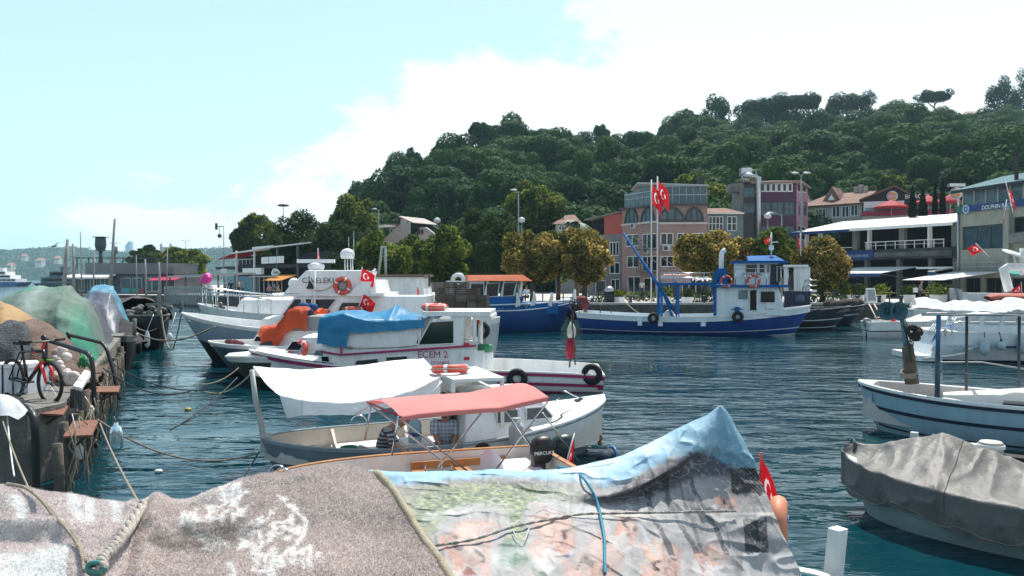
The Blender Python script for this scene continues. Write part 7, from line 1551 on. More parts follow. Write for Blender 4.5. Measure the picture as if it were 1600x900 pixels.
def covered_work_boat():
 b=Boat('covered_boat','moored boat wrapped in a wrinkled grey tarp with pale green sides',(2150,7.55),(1325,10.55),'boat');ny=b.near
 h=Hull(b,2.35,.62,.56,.68,.45,.8,2.6,.62,.4);h.build([(0,.62,0),(.62,1,1)],[M('pale_green_hull',(.33,.42,.42),.5,.15,1.5,dirt=.35,dirt_rgb=(.12,.14,.13)),BOOT],.35,inner=BW2,capm=BW2)
 GT=M_cloth('grey_tarp',(.15,.145,.135),.04,.22,1.5,.2,14,.55,dirt=.3,spec=.35);nx,nv=240,100;G=[]
 tent=[(0,.10),(.10,.20),(.235,.46),(.30,.40),(.42,.24),(.54,.38),(.66,.26),(.8,.34),(1,.3)]
 for i in range(nx):
  q=lerp(1.0,.06,i/(nx-1));x=h.xs(min(q,.998))+(.05 if i==0 else 0);w=h.half(min(q,.998))+.035;zs=h.sheer(q);s=1-q;pk=interp(s,tent);row=[]
  hemn=.34+.05*math.sin(s*19+1)+.03*abs(math.sin(s*41));pl=abs(((s*15)%1)-.5)*2
  for j in range(nv):
   v=j/(nv-1)*2-1
   if v<-.6:t=(v+1)/.4;y=-w*(1.02-.05*(1-t)*pl);z=lerp(zs-hemn,zs+.04,t)
   elif v>.6:t=(1-v)/.4;y=w;z=lerp(zs-.2,zs+.04,t)
   else:t=v/.6;y=w*t;sag=.07*math.sin(math.pi*abs(t))*(1-math.exp(-((s-.24)/.08)**2));z=zs+.04+pk*(1-abs(t))-sag
   row.append((x,-ny*y,z))
  G.append(row)
 G=np.array(G);X0=G.copy()
 for(cx,amp,k)in((.235,.035,11),(.54,.03,9),(.8,.02,9)):       # folds pulled from the tent points to the gunwale
  X=X0[...,0]-h.xs(1-cx);a=np.arctan2(X0[...,1],X);d=np.hypot(X,X0[...,1]);nz_=vnoise(X0,1.3,5,2)
  G[...,2]-=amp*(np.abs(((a*k/6.283+nz_*.9)%1)-.5)*2)**.7*np.clip(d*2.2,0,1)*np.exp(-(d/.9)**2)
 Q=X0*np.array((2.2,.7,.9));rid=1-np.abs(vnoise(Q,1.7,8,2)*2-1)*1.8;G[...,1]-=ny*-1*np.clip(rid,0,1)**2*.05*(np.abs(np.linspace(-1,1,nv))>.55);G[...,2]+=np.clip(rid,0,1)**3*.03
 G=wrinkle(G,.012,6,8)
 m,_=sheet(G);
 for fr_ in(.30,.62):k_=int(nx*fr_);m2=MB();m2.tube([Vector(p)+Vector((0,0,.003))for p in G[k_,6:-6]],.005,4);b.part(m2,'tarp_seam',M('tarp_seam',(.09,.085,.08),.8))
 m2=MB();m2.tube([Vector(p)+Vector((0,ny*.012,.02+.03*math.sin(i*.5)))for i,p in enumerate(G[::3,1 if G[0,0,1]*ny>0 else 2])],.006,4);b.part(m2,'lashing',ROPE_M)
 b.top(m,'grey_tarp',GT,'wrinkled grey tarpaulin covering the moored boat at the water edge','tarp')
 m=MB();c=b.p(1338,703,0);[m.torus(c+Vector((.02*i,0,.02*i)),.09,.012,(1,.3*i,.2),14,5)for i in range(3)];b.part(m,'bow_cleat',DGREY)
 # gear on the far side deck
 c=b.p(1432,690,-ny*.8);m=MB();m.box(c.x-.03,c.x+.06,c.y-.04,c.y+.04,c.z-.1,c.z+.12);b.part(m,'samson_post',M('pale_post',(.45,.5,.5),.6));m=MB();G2=[[tuple(b.p(1455+9*math.cos(a)*t,688-6*t*(1-t)-3*math.sin(a)*t,-ny*.75)+Vector((0,.08*math.sin(a)*t,.04*math.sin(7*a+4*t))))for a in np.linspace(0,6.283,14)]for t in np.linspace(.02,1,6)];m.grid(np.array(G2));b.top(m,'plastic_bag',M_cloth('bag_plastic',(.6,.66,.68),.3,.3,8,.5,20,.3),'crumpled clear plastic bag on the tarp covered boat','bag')
 m=MB();[m.ball(b.p(1468+4*i,690+1.5*i,-ny*.7),(.05,.05,.04),7,5)for i in range(4)];b.part(m,'rope_lump',ROPE_D);m=MB();m.tube([b.p(1458,680,-ny*.75),b.p(1530,700,-ny*.9)],.02,6);b.part(m,'boat_hook',INOX)
 m=MB();c=b.p(1502,697,-ny*.7);m.obox(c,Vector((1,0,0)),Vector((0,1,0)),Vector((0,0,1)),.28,.2,.02);b.part(m,'hatch_lid',BW2)
 c=b.p(1550,712,-ny*.55);t=b.troot('white_bucket','round white lidded tub standing behind the grey tarp','tub',c);m=MB();m.lathe([(.13,-.12),(.14,.08),(.16,.09),(.16,.13),(.14,.15)],c,18);t.part(m,'tub',BW2);m=MB();m.lathe([(.145,.15),(.12,.175),(.02,.18)],c,18);t.part(m,'lid',M('tub_lid',(.6,.55,.45),.5));m=MB();m.tube([b.p(1533,733,-ny*.55),b.p(1531,692,-ny*.55)],.025,6);t.part(m,'post',BLACKP)
 m=MB();c=b.p(1590,722,-ny*.6);m.box(b.x(1640,-ny*.6),b.x(1548,-ny*.6),c.y-.1,c.y+.1,c.z-.05,c.z+.07);b.part(m,'dark_thwart',M('dark_plank',(.03,.025,.02),.8))
covered_work_boat()
def istanbul_yacht():
 b=Boat('motor_yacht','white yacht showing its round stern with İSTANBUL lettering and hanging fenders',(1446,30),(1850,29),'yacht');ny=b.near;YW=M('yacht_white',(.66,.70,.72),.4,.1,1.2,dirt=.25,dirt_rgb=(.3,.32,.33))
 h=Hull(b,3.4,b.z(1450,516),b.z(1560,519,ny*1.5),1.5,.5,.8,2.6,.75,1.2,-.5,.05);h.build([(0,.28,0),(.28,.31,0),(.31,.62,0),(.62,.64,0),(.64,1,1)],[YW,M('navy_boot',(.02,.04,.1),.5)],.3,inner=BW,capm=BW);yn=ny*1.62
 m=MB();P_=[h.pt(q,t,ny,.02)for q,t in[(.0,.45),(.03,.36),(.07,.32)]]
 m.tube([b.p(1443,561,yn*.8),b.p(1490,555.5,yn),b.p(1509,552,yn*1.02),b.p(1516,545,yn*1.03),b.p(1527,541,yn*1.03)],.045,6);m.tube([b.p(1456,548,yn*.75),b.p(1460,541,yn*.8),b.p(1466,537,yn*.85)],.04,6);b.part(m,'stern_moulding',BW)
 m=MB();m.box(h.xs(0)-.75,h.xs(0)+.1,-1.3,1.3,.02,.22);b.part(m,'bathing_platform',BW)
 h.strake(.3,.345,M('navy_stripe',(.02,.06,.2),.4),.03,.22,1.0)
 LT=M('pale_blue_lettering',(.22,.32,.40),.5,.02);rz=(R(90),0,0 if ny<0 else R(180));text('DORUK BABA',.15,LT,b.o,b.p(1503,541.5,yn*1.06),rz);text('İSTANBUL',.13,LT,b.o,b.p(1503,548,yn*1.06),rz)
 # cockpit sides and cabin
 prism_cabin(b,b.x(1532,yn),b.x(1700,yn),2.9,1.0,b.z(1570,509,yn),0,.1,.97,YW,'cabin_side',.0);m=MB();zt=b.z(1570,483,yn)
 for px in(1538,1570,1596):x=b.x(px,yn);[m.bar((x,s*1.35,1.2),(x+.15,s*1.3,zt),.12)for s in(-1,1)]
 b.part(m,'canopy_posts',YW);m=MB();m.box(b.x(1533,yn),b.x(1700,yn),-1.5,1.5,zt,zt+.1);b.part(m,'hardtop',BW)
 m=MB();m.box(b.x(1488,yn),b.x(1530,yn),-1.3,1.3,.8,1.0);b.part(m,'cockpit_seat',DARKIN);m=MB();c=b.p(1510,519,yn*.95);[m.torus(b.p(px,519,yn*1.0),.13,.02,(.2,1,.2),16,6)for px in(1473,1482)];b.part(m,'life_line_reel',M('reel',(.4,.4,.38),.5))
 m=MB();[m.tube([b.p(1410+52,514,yn*.7),b.p(1500,503,yn*.9),b.p(1530,505,yn*.9)],.03,5),m.tube([b.p(1485,512,yn*.9),b.p(1494,497,yn*.9),b.p(1504,511,yn*.9)],.025,5)];b.part(m,'stern_rail',INOX)
 m=MB();[m.tube([b.p(1447+4*i,523,yn*.6),b.p(1460+4*i,506,yn*.6)],.03,5)for i in range(3)];m.box(h.xs(0)-.1,h.xs(0)+.7,-1.2,1.2,b.z(1470,517,0),b.z(1470,517,0)+.06);b.part(m,'stern_platform',BW)
 G=[[(b.x(1440+28*q,0),ny*(1.3-.4*t),b.z(1455,522,yn)+.28*q-.35*t*(1-q))for t in np.linspace(0,1,5)]for q in np.linspace(0,1,8)];m=MB();m.grid(np.array(G));b.part(m,'blue_cover',M_cloth('bright_blue_cover',(.04,.14,.5),.2))
 FD=M('fender_grey',(.40,.50,.53),.5,.15,4,dirt=.2)
 t=b.troot('fender','long pale cylinder fender hung on the yacht side beside the lettering','fender',b.p(1539,541,yn*1.1),'fenders on the yacht');c=b.p(1539,541,yn*1.1);m=MB();m.lathe([(.03,-.33),(.14,-.27),(.16,-.1),(.16,.1),(.14,.24),(.05,.3)],c,14);t.part(m,'body',FD);m=MB();m.tube([c+Vector((0,0,.3)),b.p(1539,519,yn)],.015,4);t.part(m,'lanyard',ROPE_D)
 t=b.troot('fender','round ball fender on the yacht side with dark cone top','fender',b.p(1565,540,yn*1.1),'fenders on the yacht');c=b.p(1565,540,yn*1.1);m=MB();m.ball(c,.16,14,10);t.part(m,'body',FD);m=MB();m.lathe([(.06,.13),(.03,.24)],c,8);m.tube([c+Vector((0,0,.2)),b.p(1562,519,yn)],.015,4);t.part(m,'lanyard',ROPE_D)
 t=b.troot('fender','fender half out of the picture on the yacht side','fender',b.p(1597,535,yn*1.1),'fenders on the yacht');c=b.p(1597,535,yn*1.1);m=MB();m.lathe([(.03,-.4),(.15,-.33),(.16,.2),(.05,.3)],c,14);t.part(m,'body',FD)
istanbul_yacht()
def speed_boat():
 b=Boat('speedboat','small white speedboat with tilted grey outboard beside the black hulls',(1352,41),(1530,40),'boat');ny=b.near
 h=Hull(b,2.2,b.z(1356,503),.85,1.35,.4,.9,2.3,.8,1.2);h.build([(0,.35,0),(.35,.4,1),(.4,1,0)],[BW,DGREY],.25,inner=BW2,capm=BW);yn=ny*.9
 m=MB();G=[[tuple(b.p(lerp(1400,1480,q),lerp(503,488,min(1,q*1.6)),0)+Vector((0,ny*y,-.3*abs(y)**2)))for y in(-1,-.6,0,.6,1)]for q in np.linspace(0,1,12)];m.grid(wrinkle(G,.05,1.5,2));b.part(m,'boat_cover',AWN_W)
 c=b.p(1364,508,0);outboard(b,(c.x-.25,c.y,c.z-.12),'grey outboard motor tilted on the small white speedboat',M('grey_cowl',(.2,.22,.24),.4),None,1.0)
 m=MB();[m.tube([b.p(1358+8*i,475,3.5*-ny),b.p(1371+9*i,500,-ny*.8)],.04,5)for i in(0,1)];m.tube([b.p(1366,496,-ny*.8),b.p(1379,496,-ny*.8)],.04,5);b.top(m,'boarding_ladder',M('rusty_ladder',(.4,.33,.26),.7),'two rail ladder sloping from the quay to the white speedboat','ladder')
 m=MB();c=b.p(1395,503,yn);m.slab([c+Vector((-.25,0,-.1)),c+Vector((.28,0,-.08)),c+Vector((.05,0,.2))],(0,ny,0),.05);b.top(m,'red_cloth',RED,'scrap of red cloth on the speedboat rail','cloth')
speed_boat()
def far_right_clutter():
 # white tarped boat by the quay, stacked red tenders, big white hull with arch
 b=Boat('motor_boat','white boat under grey tarps moored to the quay behind the yacht',(1420,47),(1640,45),'boat');ny=b.near;h=Hull(b,2.8,1.2,1.15,1.4,.5,.85);h.build([(0,1,0)],[BW2],.25,inner=BW2,capm=BW);G=[]
 for i in range(40):
  px=lerp(1428,1640,i/39);G.append([(b.x(px,0),ny*lerp(1.35,-1.35,j/11),1.25+.5*math.sin(math.pi*j/11))for j in range(12)])
 m,_=sheet(wrinkle(wrinkle(G,.3,.9,4),.2,2.6,6));b.top(m,'tarp',M_cloth('pale_tarp',(.6,.62,.64),.15,.2,2),'pale rumpled tarp over the boat moored behind the yacht','tarp')
 m=MB();c=b.p(1475,484,0);m.lathe([(.5,-.2),(.6,0),(.55,.25),(.3,.3)],c,12,axis=(0,0,1));b.top(m,'covered_console',M_cloth('slate_cover',(.12,.2,.26),.1,.2),'blue grey covered console among the pale tarps','cover')
 OR=M_cloth('red_tender',(.38,.10,.07),.05,.25,2)
 for i,(y,l)in enumerate(((473.5,'lower of two faded red tenders stacked on the quay edge'),(465,'upper faded red tender resting on the other one'))):
  Y=49;x0,x1=W(1542-(0 if i else-24),Y),W(1660,Y);z=Z(y,Y);m=MB();G=[]
  for k in range(24):
   q=k/23;rr=.26*min(1,q*8+.35);G.append([(lerp(x0,x1,q),Y+.9*math.cos(a)*min(1,q*3+.4),z+rr*math.sin(a)*(1.0))for a in np.linspace(0,6.283,14)])
  m.grid(np.array(G));place_world(m,'red_tender',OR,l,'tender','red tenders')
 Y=54;b=Boat('motor_yacht','long white hull with pale blue band and white arch along the restaurant quay',(1510,54),(1760,51),'yacht');ny=b.near;h=Hull(b,3,b.z(1520,458),b.z(1560,459),2.9,.5,.9);h.build([(0,.3,0),(.3,.42,1),(.42,1,0)],[BW,LBLUE],.3,inner=BW,capm=BW)
 m=MB();m.tube([b.p(1577,455,0),b.p(1570,430,0),b.p(1568,421,0),b.p(1575,417,0),b.p(1640,417,0)],.28,10);b.part(m,'radar_arch',BW)
 m=MB();c=b.p(1583,397,0);m.lathe([(.02,-.05),(.7,.02),(.72,.06),(.1,.12)],c,16,axis=(.35,-.3,1));m.tube([c,b.p(1588,418,0)],.06,6);b.part(m,'dish',BW);m=MB();m.tube([b.p(1596,430,0),b.p(1596,388,0)],.12,6);b.part(m,'mast',BW2)
 flag('red flag sagging on a staff by the white arch',[b.world(b.p(1597,466,ny)),b.world(b.p(1596,440,ny))],b.world(b.p(1596,443,ny)),.5,.8,(-1,-.1,-.3),.3,seed=21)
 m=MB();m.slab([Vector((W(1584,56),56,Z(428,56))),Vector((W(1640,56),56,Z(428,56))),Vector((W(1640,56),58,Z(421,56))),Vector((W(1584,56),58,Z(421,56)))],(0,-.3,1),.1);place_world(m,'green_parasol',M_cloth('sea_green',(.05,.3,.26),.2),'sea green awning edge beside the white arch','awning')
far_right_clutter()
# ================================================================ FISHING QUAY
RUST=M('rust_plate',(.20,.085,.05),.8,.35,3,.3,20,dirt=.4,dirt_rgb=(.08,.04,.03),streak=0);PIPE=M('black_pipe',(.02,.022,.024),.4,.3,4)
def mound(outline,Yc,near,far,zb,n=60,nv=40,amp=.1,sc=1.4,seed=1,folds=0,fine=.04,pw=.75):
 """draped heap: its top edge follows outline (column,row at distance Yc); it falls to zb at near and far"""
 G=[];x0,x1=outline[0][0],outline[-1][0]
 for i in range(n):
  q=i/(n-1);px=lerp(x0,x1,q);zt=Z(interp(px,outline),Yc);x=W(px,Yc);row=[];e=min(1,q*6,(1-q)*6)**.5
  for j in range(nv):
   v=j/(nv-1)
   if v<.62:t=v/.62;Y=lerp(Yc-near*lerp(.5,1,e),Yc,t);z=lerp(zb,zt,math.sin(t*math.pi/2)**pw)
   else:t=(v-.62)/.38;Y=lerp(Yc,Yc+far,t);z=lerp(zt,zb,t*t)
   if folds:Y-=math.sin(q*folds+seed)*.09*(1-min(1,v/.6));
   row.append((x,Y,max(z,zb-.02)))
  G.append([(a-(b-Yc)*.425,b,c)for a,b,c in row])
 G=wrinkle(G,amp,sc,seed);G=wrinkle(G,fine,sc*4,seed+3);return wrinkle(G,amp*.8,sc*1.5,seed+7,1)
def quay_things():
 def gcol(u,v):
  P=np.stack([u*9,v*7,u*0],-1);n=vnoise(P,1.0,4,4)[...,None];c=(1-n)*np.array((.07,.12,.10))+n*np.array((.22,.29,.25));g=np.clip(((u-.72)*5)*(1-v*2.2),0,1)[...,None]*vnoise(P,2.2,9,2)[...,None]*1.5
  c=c*(1-np.clip(g,0,1))+np.array((.02,.32,.19))*np.clip(g,0,1);w=(np.exp(-((u-.52)/.06)**2)*.6)[...,None];return c*(1-w)+w*np.array((.32,.38,.36))
 G=mound([(-45,505),(-10,468),(20,455),(38,449),(60,448.5),(84,452),(106,450),(116,460),(135,468),(146,492),(152,520),(158,556)],20,2.6,3,QZ,110,70,.17,1.0,3,22,.06,.5);m,c=sheet(G,gcol);place_world(m,'net_heap',M_print('green_netting',.8,.5,25,.12,.2,.25,60),'tall heap of nets under green netting on the fishing quay','net heap','heaps on the fishing quay',colors=c)
 G=mound([(-60,505),(-30,480),(0,473),(12,474),(30,484),(45,496),(62,512)],17.6,1.6,1.6,QZ,50,40,.12,1.6,5,14);m,_=sheet(G);place_world(m,'tan_tarp',M_cloth('tan_tarp',(.36,.23,.10),.1,.3,2,.3,8),'ochre tarp heap at the edge of the picture before the green netting','tarp','heaps on the fishing quay')
 G=mound([(-60,530),(0,512),(30,502),(46,498),(62,500),(84,513),(104,532),(124,556),(142,585),(158,612)],16,1.9,1.6,QZ,70,44,.12,1.5,8,0,.05);m,_=sheet(G);place_world(m,'net_heap',M('brown_net',(.17,.115,.085),.95,.55,3,1.0,30,dirt=.4,dirt_rgb=(.1,.07,.09)),'heap of brown nets behind the bicycle','net heap','heaps on the fishing quay')
 G=mound([(-50,520),(0,507),(15,503),(36,505),(44,515),(50,545)],14.4,.9,.8,QZ,40,30,.08,2.5,9);m,_=sheet(G);place_world(m,'net_heap',M('grey_net',(.09,.095,.10),.95,.6,5,1.0,30),'dark grey net bundle right behind the bicycle handlebar','net heap','heaps on the fishing quay')
 G=mound([(128,520),(140,480),(150,478),(160,496),(172,525),(184,560),(192,598)],24.2,2.4,2,QZ-.4,50,40,.10,1.2,12,9);m,_=sheet(G);place_world(m,'slate_tarp',M_cloth('slate_tarp',(.085,.085,.105),.05,.3,2,.3,8),'dark slate tarp hanging over the quay edge past the green netting','tarp','heaps on the fishing quay')
 def bcol(u,v):
  n=vnoise(np.stack([u*7,v*6,u*0],-1),1.3,2,4)[...,None];k=np.clip((v-.38)*6+(n[...,0]-.5)*2,0,1)[...,None];c=(1-k)*((1-n)*np.array((.05,.06,.08))+n*np.array((.16,.18,.22)))+k*((1-n)*np.array((.03,.16,.27))+n*np.array((.12,.36,.48)));return c
 G=mound([(128,495),(136,468),(144,451),(160,448.5),(176,450),(184,462),(192,482),(201,512)],30.5,3,3,QZ,66,54,.22,1.0,15,8);m,c=sheet(G,bcol);place_world(m,'blue_tarp',M_print('blue_quay_tarp',.5,.3,8,.1),'pale blue tarp heap further along the fishing quay','tarp','heaps on the fishing quay',colors=c)
 # pipe rails
 for i,(pl,l)in enumerate(([[(70,604,14.2),(70,533,14.2),(71,531,14.2),(128,549,13.7),(138,555,13.6),(143,566,13.5),(146,620,13.5),(148,700,13.5)],'bent black pipe rail beside the bicycle wheel'],[[(107,585,17.2),(107,526,17.2),(109,524,17.2),(152,534,16.6),(160,538,16.5),(167,549,16.4),(176,580,16.3),(186,625,16.2)],'bent black pipe rail in front of the green netting'],[[(-40,612,11.9),(0,626,11.6),(35,636,11.3),(47,645,11.2),(52,660,11.1),(54,700,11.1),(55,800,11.1)],'thick black pipe rail nearest the carpets'])):
  m=MB();P=crspline([at(*p)for p in pl],50);m.tube([Vector(p)for p in P],[.04,.038,.055][i],8);place_world(m,'pipe_rail',PIPE,l,'pipe rail','pipe rails on the quay edge')
 # rust plates on brackets
 for q,Y,z,l in(([(50,646),(97,648),(111,626),(64,630)],12.5,1.02,'rusty steel plate carrying the bicycle wheel'),([(97,682),(142,680),(153,656),(113,658)],11.4,.86,'lowest rusty steel plate over the water'),([(128,613),(184,612),(187,603),(140,604)],14.9,.98,'far rusty steel plate under the bench')):
  P=[Vector((W(px,ywl(py,z)),ywl(py,z),z))for px,py in q];c=sum(P,Vector())/4;r=Root('steel_plate',l,'plate',(c.x,c.y,z-.03),'rusty landing plates');m=MB();m.slab(P,(0,0,1),.03);r.part(m,'plate',RUST)
  m=MB()
  for a in(.15,.85):p=P[1].lerp(P[2],a);o=P[0].lerp(P[3],a);m.bar(p-Vector((.05,0,.05)),o-Vector((0,0,.05)),.04);m.bar(p-Vector((.1,0,.06)),o+Vector((-.05,0,-.35)),.035)
  r.part(m,'bracket',DGREY)
 # timber piles and hanging lines on the quay face
 PT=M('pile_timber',(.10,.085,.07),.9,.5,3,.6,10,dirt=.5,dirt_rgb=(.03,.05,.03));g=np.random.default_rng(12)
 for i in range(22):
  Y=10.6+i*.62+g.uniform(-.1,.1);x=qx(Y)+.12;m=MB();m.tube([(x,Y,-1),(x+g.uniform(-.03,.03),Y,.4),(x,Y,.75+g.uniform(0,.35))],g.uniform(.06,.10),7);place_world(m,'timber_pile',PT,'weathered timber pile standing against the quay face','pile','timber piles along the quay face')
 m=MB()
 for i in range(46):
  Y=10.5+i*.24;x=qx(Y)+.26+g.uniform(0,.12);z1=g.uniform(.1,.5);P=[(x+g.normal(0,.04),Y+g.normal(0,.05),lerp(1.0,z1-.6*g.random(),t))for t in np.linspace(0,1,5)];m.tube(P,g.uniform(.008,.018),4)
 tag(m.build('hanging_lines',ROPE_M),kind='stuff')
 m=MB();[m.ball((qx(Y)+.32,Y,z),(.06,.06,.12),9,7)for Y,z in((11.6,.55),(12.8,.72))]
 for Y,z,l in((11.5,.5,'small white fender hanging below the lowest rusty plate'),(13.2,.78,'small white float tucked under the far rusty plate')):
  m=MB();m.lathe([(.02,-.12),(.055,-.08),(.06,.06),(.02,.12)],(qx(Y)+.3,Y,z),10);m.tube([(qx(Y)+.3,Y,z+.12),(qx(Y)+.2,Y,1.05)],.008,4);place_world(m,'hanging_fender',BW2,l,'fender')
 # bicycle: front half in view, leaning against the nets
 Yb=12.5;fw=Vector((W(77,Yb),Yb,1.02+.345));hd=Vector((math.cos(R(-30)),math.sin(R(-30)),0));up=Vector((0,0,1));rw=fw-hd*1.05;r=Root('bicycle','black mountain bicycle with red fork and stem leaning on the fishing quay','bicycle',(fw.x,fw.y,1.02));ax=hd.cross(up)
 FRM=M('bike_black',(.012,.012,.014),.3,.1);BR_=M('bike_red',(.70,.035,.03),.35,.1)
 for wc in(fw,rw):
  m=MB();m.torus(wc,.318,.027,ax,40,8);w=r.part(m,'wheel',RUBBER);m=MB();m.torus(wc,.285,.012,ax,36,6);m.lathe([(.022,-.05),(.022,.05)],wc,8,axis=ax);r.part(m,'rim',DGREY,w);m=MB()
  for i in range(16):a=i*math.pi/8;m.bar(wc+ax*.03*(-1)**i,wc+(hd*math.cos(a)+up*math.sin(a))*.28,.003)
  r.part(m,'spokes',STEEL,w)
 hb=fw-hd*.14+up*.38;ht=hb-hd*.045+up*.13;bb=fw-hd*.62-up*.03;st=bb-hd*.17+up*.48
 m=MB();[m.tube([fw+ax*.06*s,fw+ax*.065*s-hd*.05+up*.15,hb+ax*.06*s-up*.07],[.018,.024,.028],8)for s in(-1,1)];m.tube([hb+ax*.075-up*.07,hb-ax*.075-up*.07],.03,8);r.part(m,'fork',BR_)
 m=MB();m.tube([hb-up*.05,ht],.028,8);m.tube([hb,bb],.03,8);m.tube([ht-up*.02,st],.026,8);m.tube([bb,st+up*.1],.022,8);[m.tube([bb+ax*.05*s,rw+ax*.06*s],.014,6)for s in(-1,1)];[m.tube([st+ax*.03*s,rw+ax*.06*s],.012,6)for s in(-1,1)];f=r.part(m,'frame',FRM);m=MB();m.tube([hb.lerp(bb,.3)+ax*.02,hb.lerp(bb,.45)+ax*.02],.026,6);m.tube([ht.lerp(st,.25)-up*.02,ht.lerp(st,.45)-up*.02],.025,6);r.part(m,'red_decal',BR_,f)
 m=MB();sp=ht+up*.08+hd*.05;m.tube([ht,ht+up*.06,sp+up*.04],.025,8);r.part(m,'stem',BR_);m=MB();P=[sp+up*.05+ax*t+up*.03*abs(t)*2-hd*.09*abs(t)*2 for t in np.linspace(-.36,.36,9)];m.tube(P,.014,7);h_=r.part(m,'handlebar',FRM);m=MB();[m.tube(q,.021,8)for q in(P[:3],P[-3:])];r.part(m,'grips',RUBBER,h_);m=MB();m.tube([hb-up*.03+ax*.1,hb-up*.03-ax*.12],.016,6);m.tube([hb-up*.03-ax*.02,hb-up*.03-ax*.02+hd*.2],.016,6);r.part(m,'green_light_bracket',M('lime_green',(.22,.45,.04),.4));m=MB();m.obox(st+up*.14,hd,ax,up,.13,.06,.025);r.part(m,'saddle',RUBBER);m=MB();m.tube([bb-ax*.1,bb+ax*.1],.02,6);m.bar(bb+ax*.09,bb+ax*.09-up*.17+hd*.03,.02);m.obox(bb+ax*.13-up*.17+hd*.03,hd,ax,up,.05,.05,.012);m.torus(bb+ax*.05,.085,.008,ax,20,5);r.part(m,'crank',DGREY)
 # box, bench, floats, jug
 r=Root('foam_box','white foam fish box on a wooden pallet behind the bicycle wheel','box',at(24,640,13.3));a,b_=W(-5,13.3),W(54,13.3);m=MB();m.box(a,b_,13.1,13.7,Z(616,13.3),Z(574,13.3));r.part(m,'body',M('foam_white',(.62,.66,.70),.7,.1,4,dirt=.3,dirt_rgb=(.3,.3,.3)));m=MB();m.box(a-.01,b_+.01,13.09,13.71,Z(573.5,13.3),Z(567,13.3));r.part(m,'lid',M('foam_lid',(.7,.72,.74),.7,.1));m=MB();m.box(a,b_,13.12,13.2,Z(624,13.3),Z(617,13.3));[m.box(lerp(a,b_,t)-.03,lerp(a,b_,t)+.03,13.1,13.7,Z(640,13.3),Z(624.5,13.3))for t in(.1,.5,.95)];r.part(m,'pallet',M('pallet_wood',(.3,.25,.19),.85,.3,4));m=MB();[m.tube([(lerp(a,b_,t),13.08,Z(568,13.3)),(lerp(a,b_,t),13.085,Z(614,13.3))],.012,5)for t in(.35,.62)];r.part(m,'strap',BLACKP)
 r=Root('bench','white painted plank bench at the quay edge by the far rusty plate','bench',at(128,612,14.0));P=[Vector((W(px,ywl(py,1.3)),ywl(py,1.3),1.3))for px,py in((113,603),(126,606),(143,581),(131,578))];m=MB();m.slab(P,(0,0,1),.05);r.part(m,'seat',M('bench_white',(.70,.67,.66),.6,.1,4,dirt=.35));
 for i in range(4):m=MB();m.bar(P[i]-Vector((0,0,.05)),P[i]-Vector((0,0,.35)),.06);r.part(m,'leg',DGREY)
 FL=[M('float_white',(.62,.56,.52),.6,.2,6,dirt=.3),M('float_pink',(.50,.36,.31),.7,.2,6,dirt=.3)];g=np.random.default_rng(21)
 for i in range(22):
  px,py=78+g.uniform(0,24)+(i/22)*8,549+i*2.0+g.uniform(-4,4);rr=g.uniform(.045,.085)if i>4 else .1;m=MB();c=at(px,py,14.6-i*.02);m.ball(c,(rr,rr,rr*.9),10,8);place_world(m,'net_float',FL[i%3==0],'pale round net float in the bunch hanging beside the bicycle wheel','float','bunch of net floats')
 m=MB();m.torus(at(112,592,14.2),.085,.055,(.3,-1,.2),18,8);place_world(m,'ring_float',FL[0],'thick white ring float at the end of the bench','float')
 m=MB();[m.tube([at(128+g.uniform(-3,3),552,15.5),at(130+g.normal(0,5),562+g.uniform(-3,3),15.4),at(132+g.normal(0,8),573+g.uniform(-4,4),15.3)],.008,4)for _ in range(40)];place_world(m,'green_twine',M('green_twine',(.02,.22,.08),.6,.2),'tuft of bright green twine under the green netting','twine')
 c=at(180,684,11.3);r=Root('glass_jug','big clear plastic jug hanging on a rope over the water','jug',(c.x,c.y,Z(702,11.3)));zb,zt=Z(701,11.3),Z(661,11.3);h=zt-zb;m=MB();m.lathe([(.085,zb),(.1,zb+.02),(.1,zb+h*.62),(.06,zb+h*.85),(.03,zb+h*.9),(.03,zt)],(c.x,c.y,0),18);r.part(m,'body',M('jug_glass',(.55,.72,.75),.05,.05,trans=.85));m=MB();m.tube([(c.x,c.y,zt),(c.x-.03,c.y,1.05)],.008,4);r.part(m,'rope',ROPE_M)
 m=MB();c=Vector((W(20,11),11,1.1));G=[[(c.x+.35*math.cos(a)*t-.2,c.y+.3*math.sin(a)*t,1.12+.28*(1-t*t)+.05*math.sin(5*a)*t)for a in np.linspace(0,6.283,18)]for t in np.linspace(.02,1,8)];m.grid(np.array(G));place_world(m,'white_sack',M_cloth('sack',(.62,.64,.66),.1,.2,5),'pale plastic sack on the quay under the thick pipe rail','sack')
 # pole masts
 for a,c_,Y,rr,l in(((106,374),(98,452),44,.13,'slanting wooden pole behind the green netting'),((114.5,381),(116,455),46,.10,'upright thin pole beside the slanting pole'),((180,342),(171,452),48,.11,'tallest leaning pole of the fishing quay'),((227,405),(229,466),50,.08,'thin pole over the barge nets'),((248.5,410),(251,462),50,.09,'pole at the barge end by the crimson awning')):
  m=MB();m.tube([at(*c_,Y)-Vector((0,0,.6)),at(*a,Y)],[rr,rr*.6],7);place_world(m,'wooden_pole',M('grey_pole',(.26,.26,.25),.8,.3,3),l,'pole','poles on the fishing quay')
quay_things()
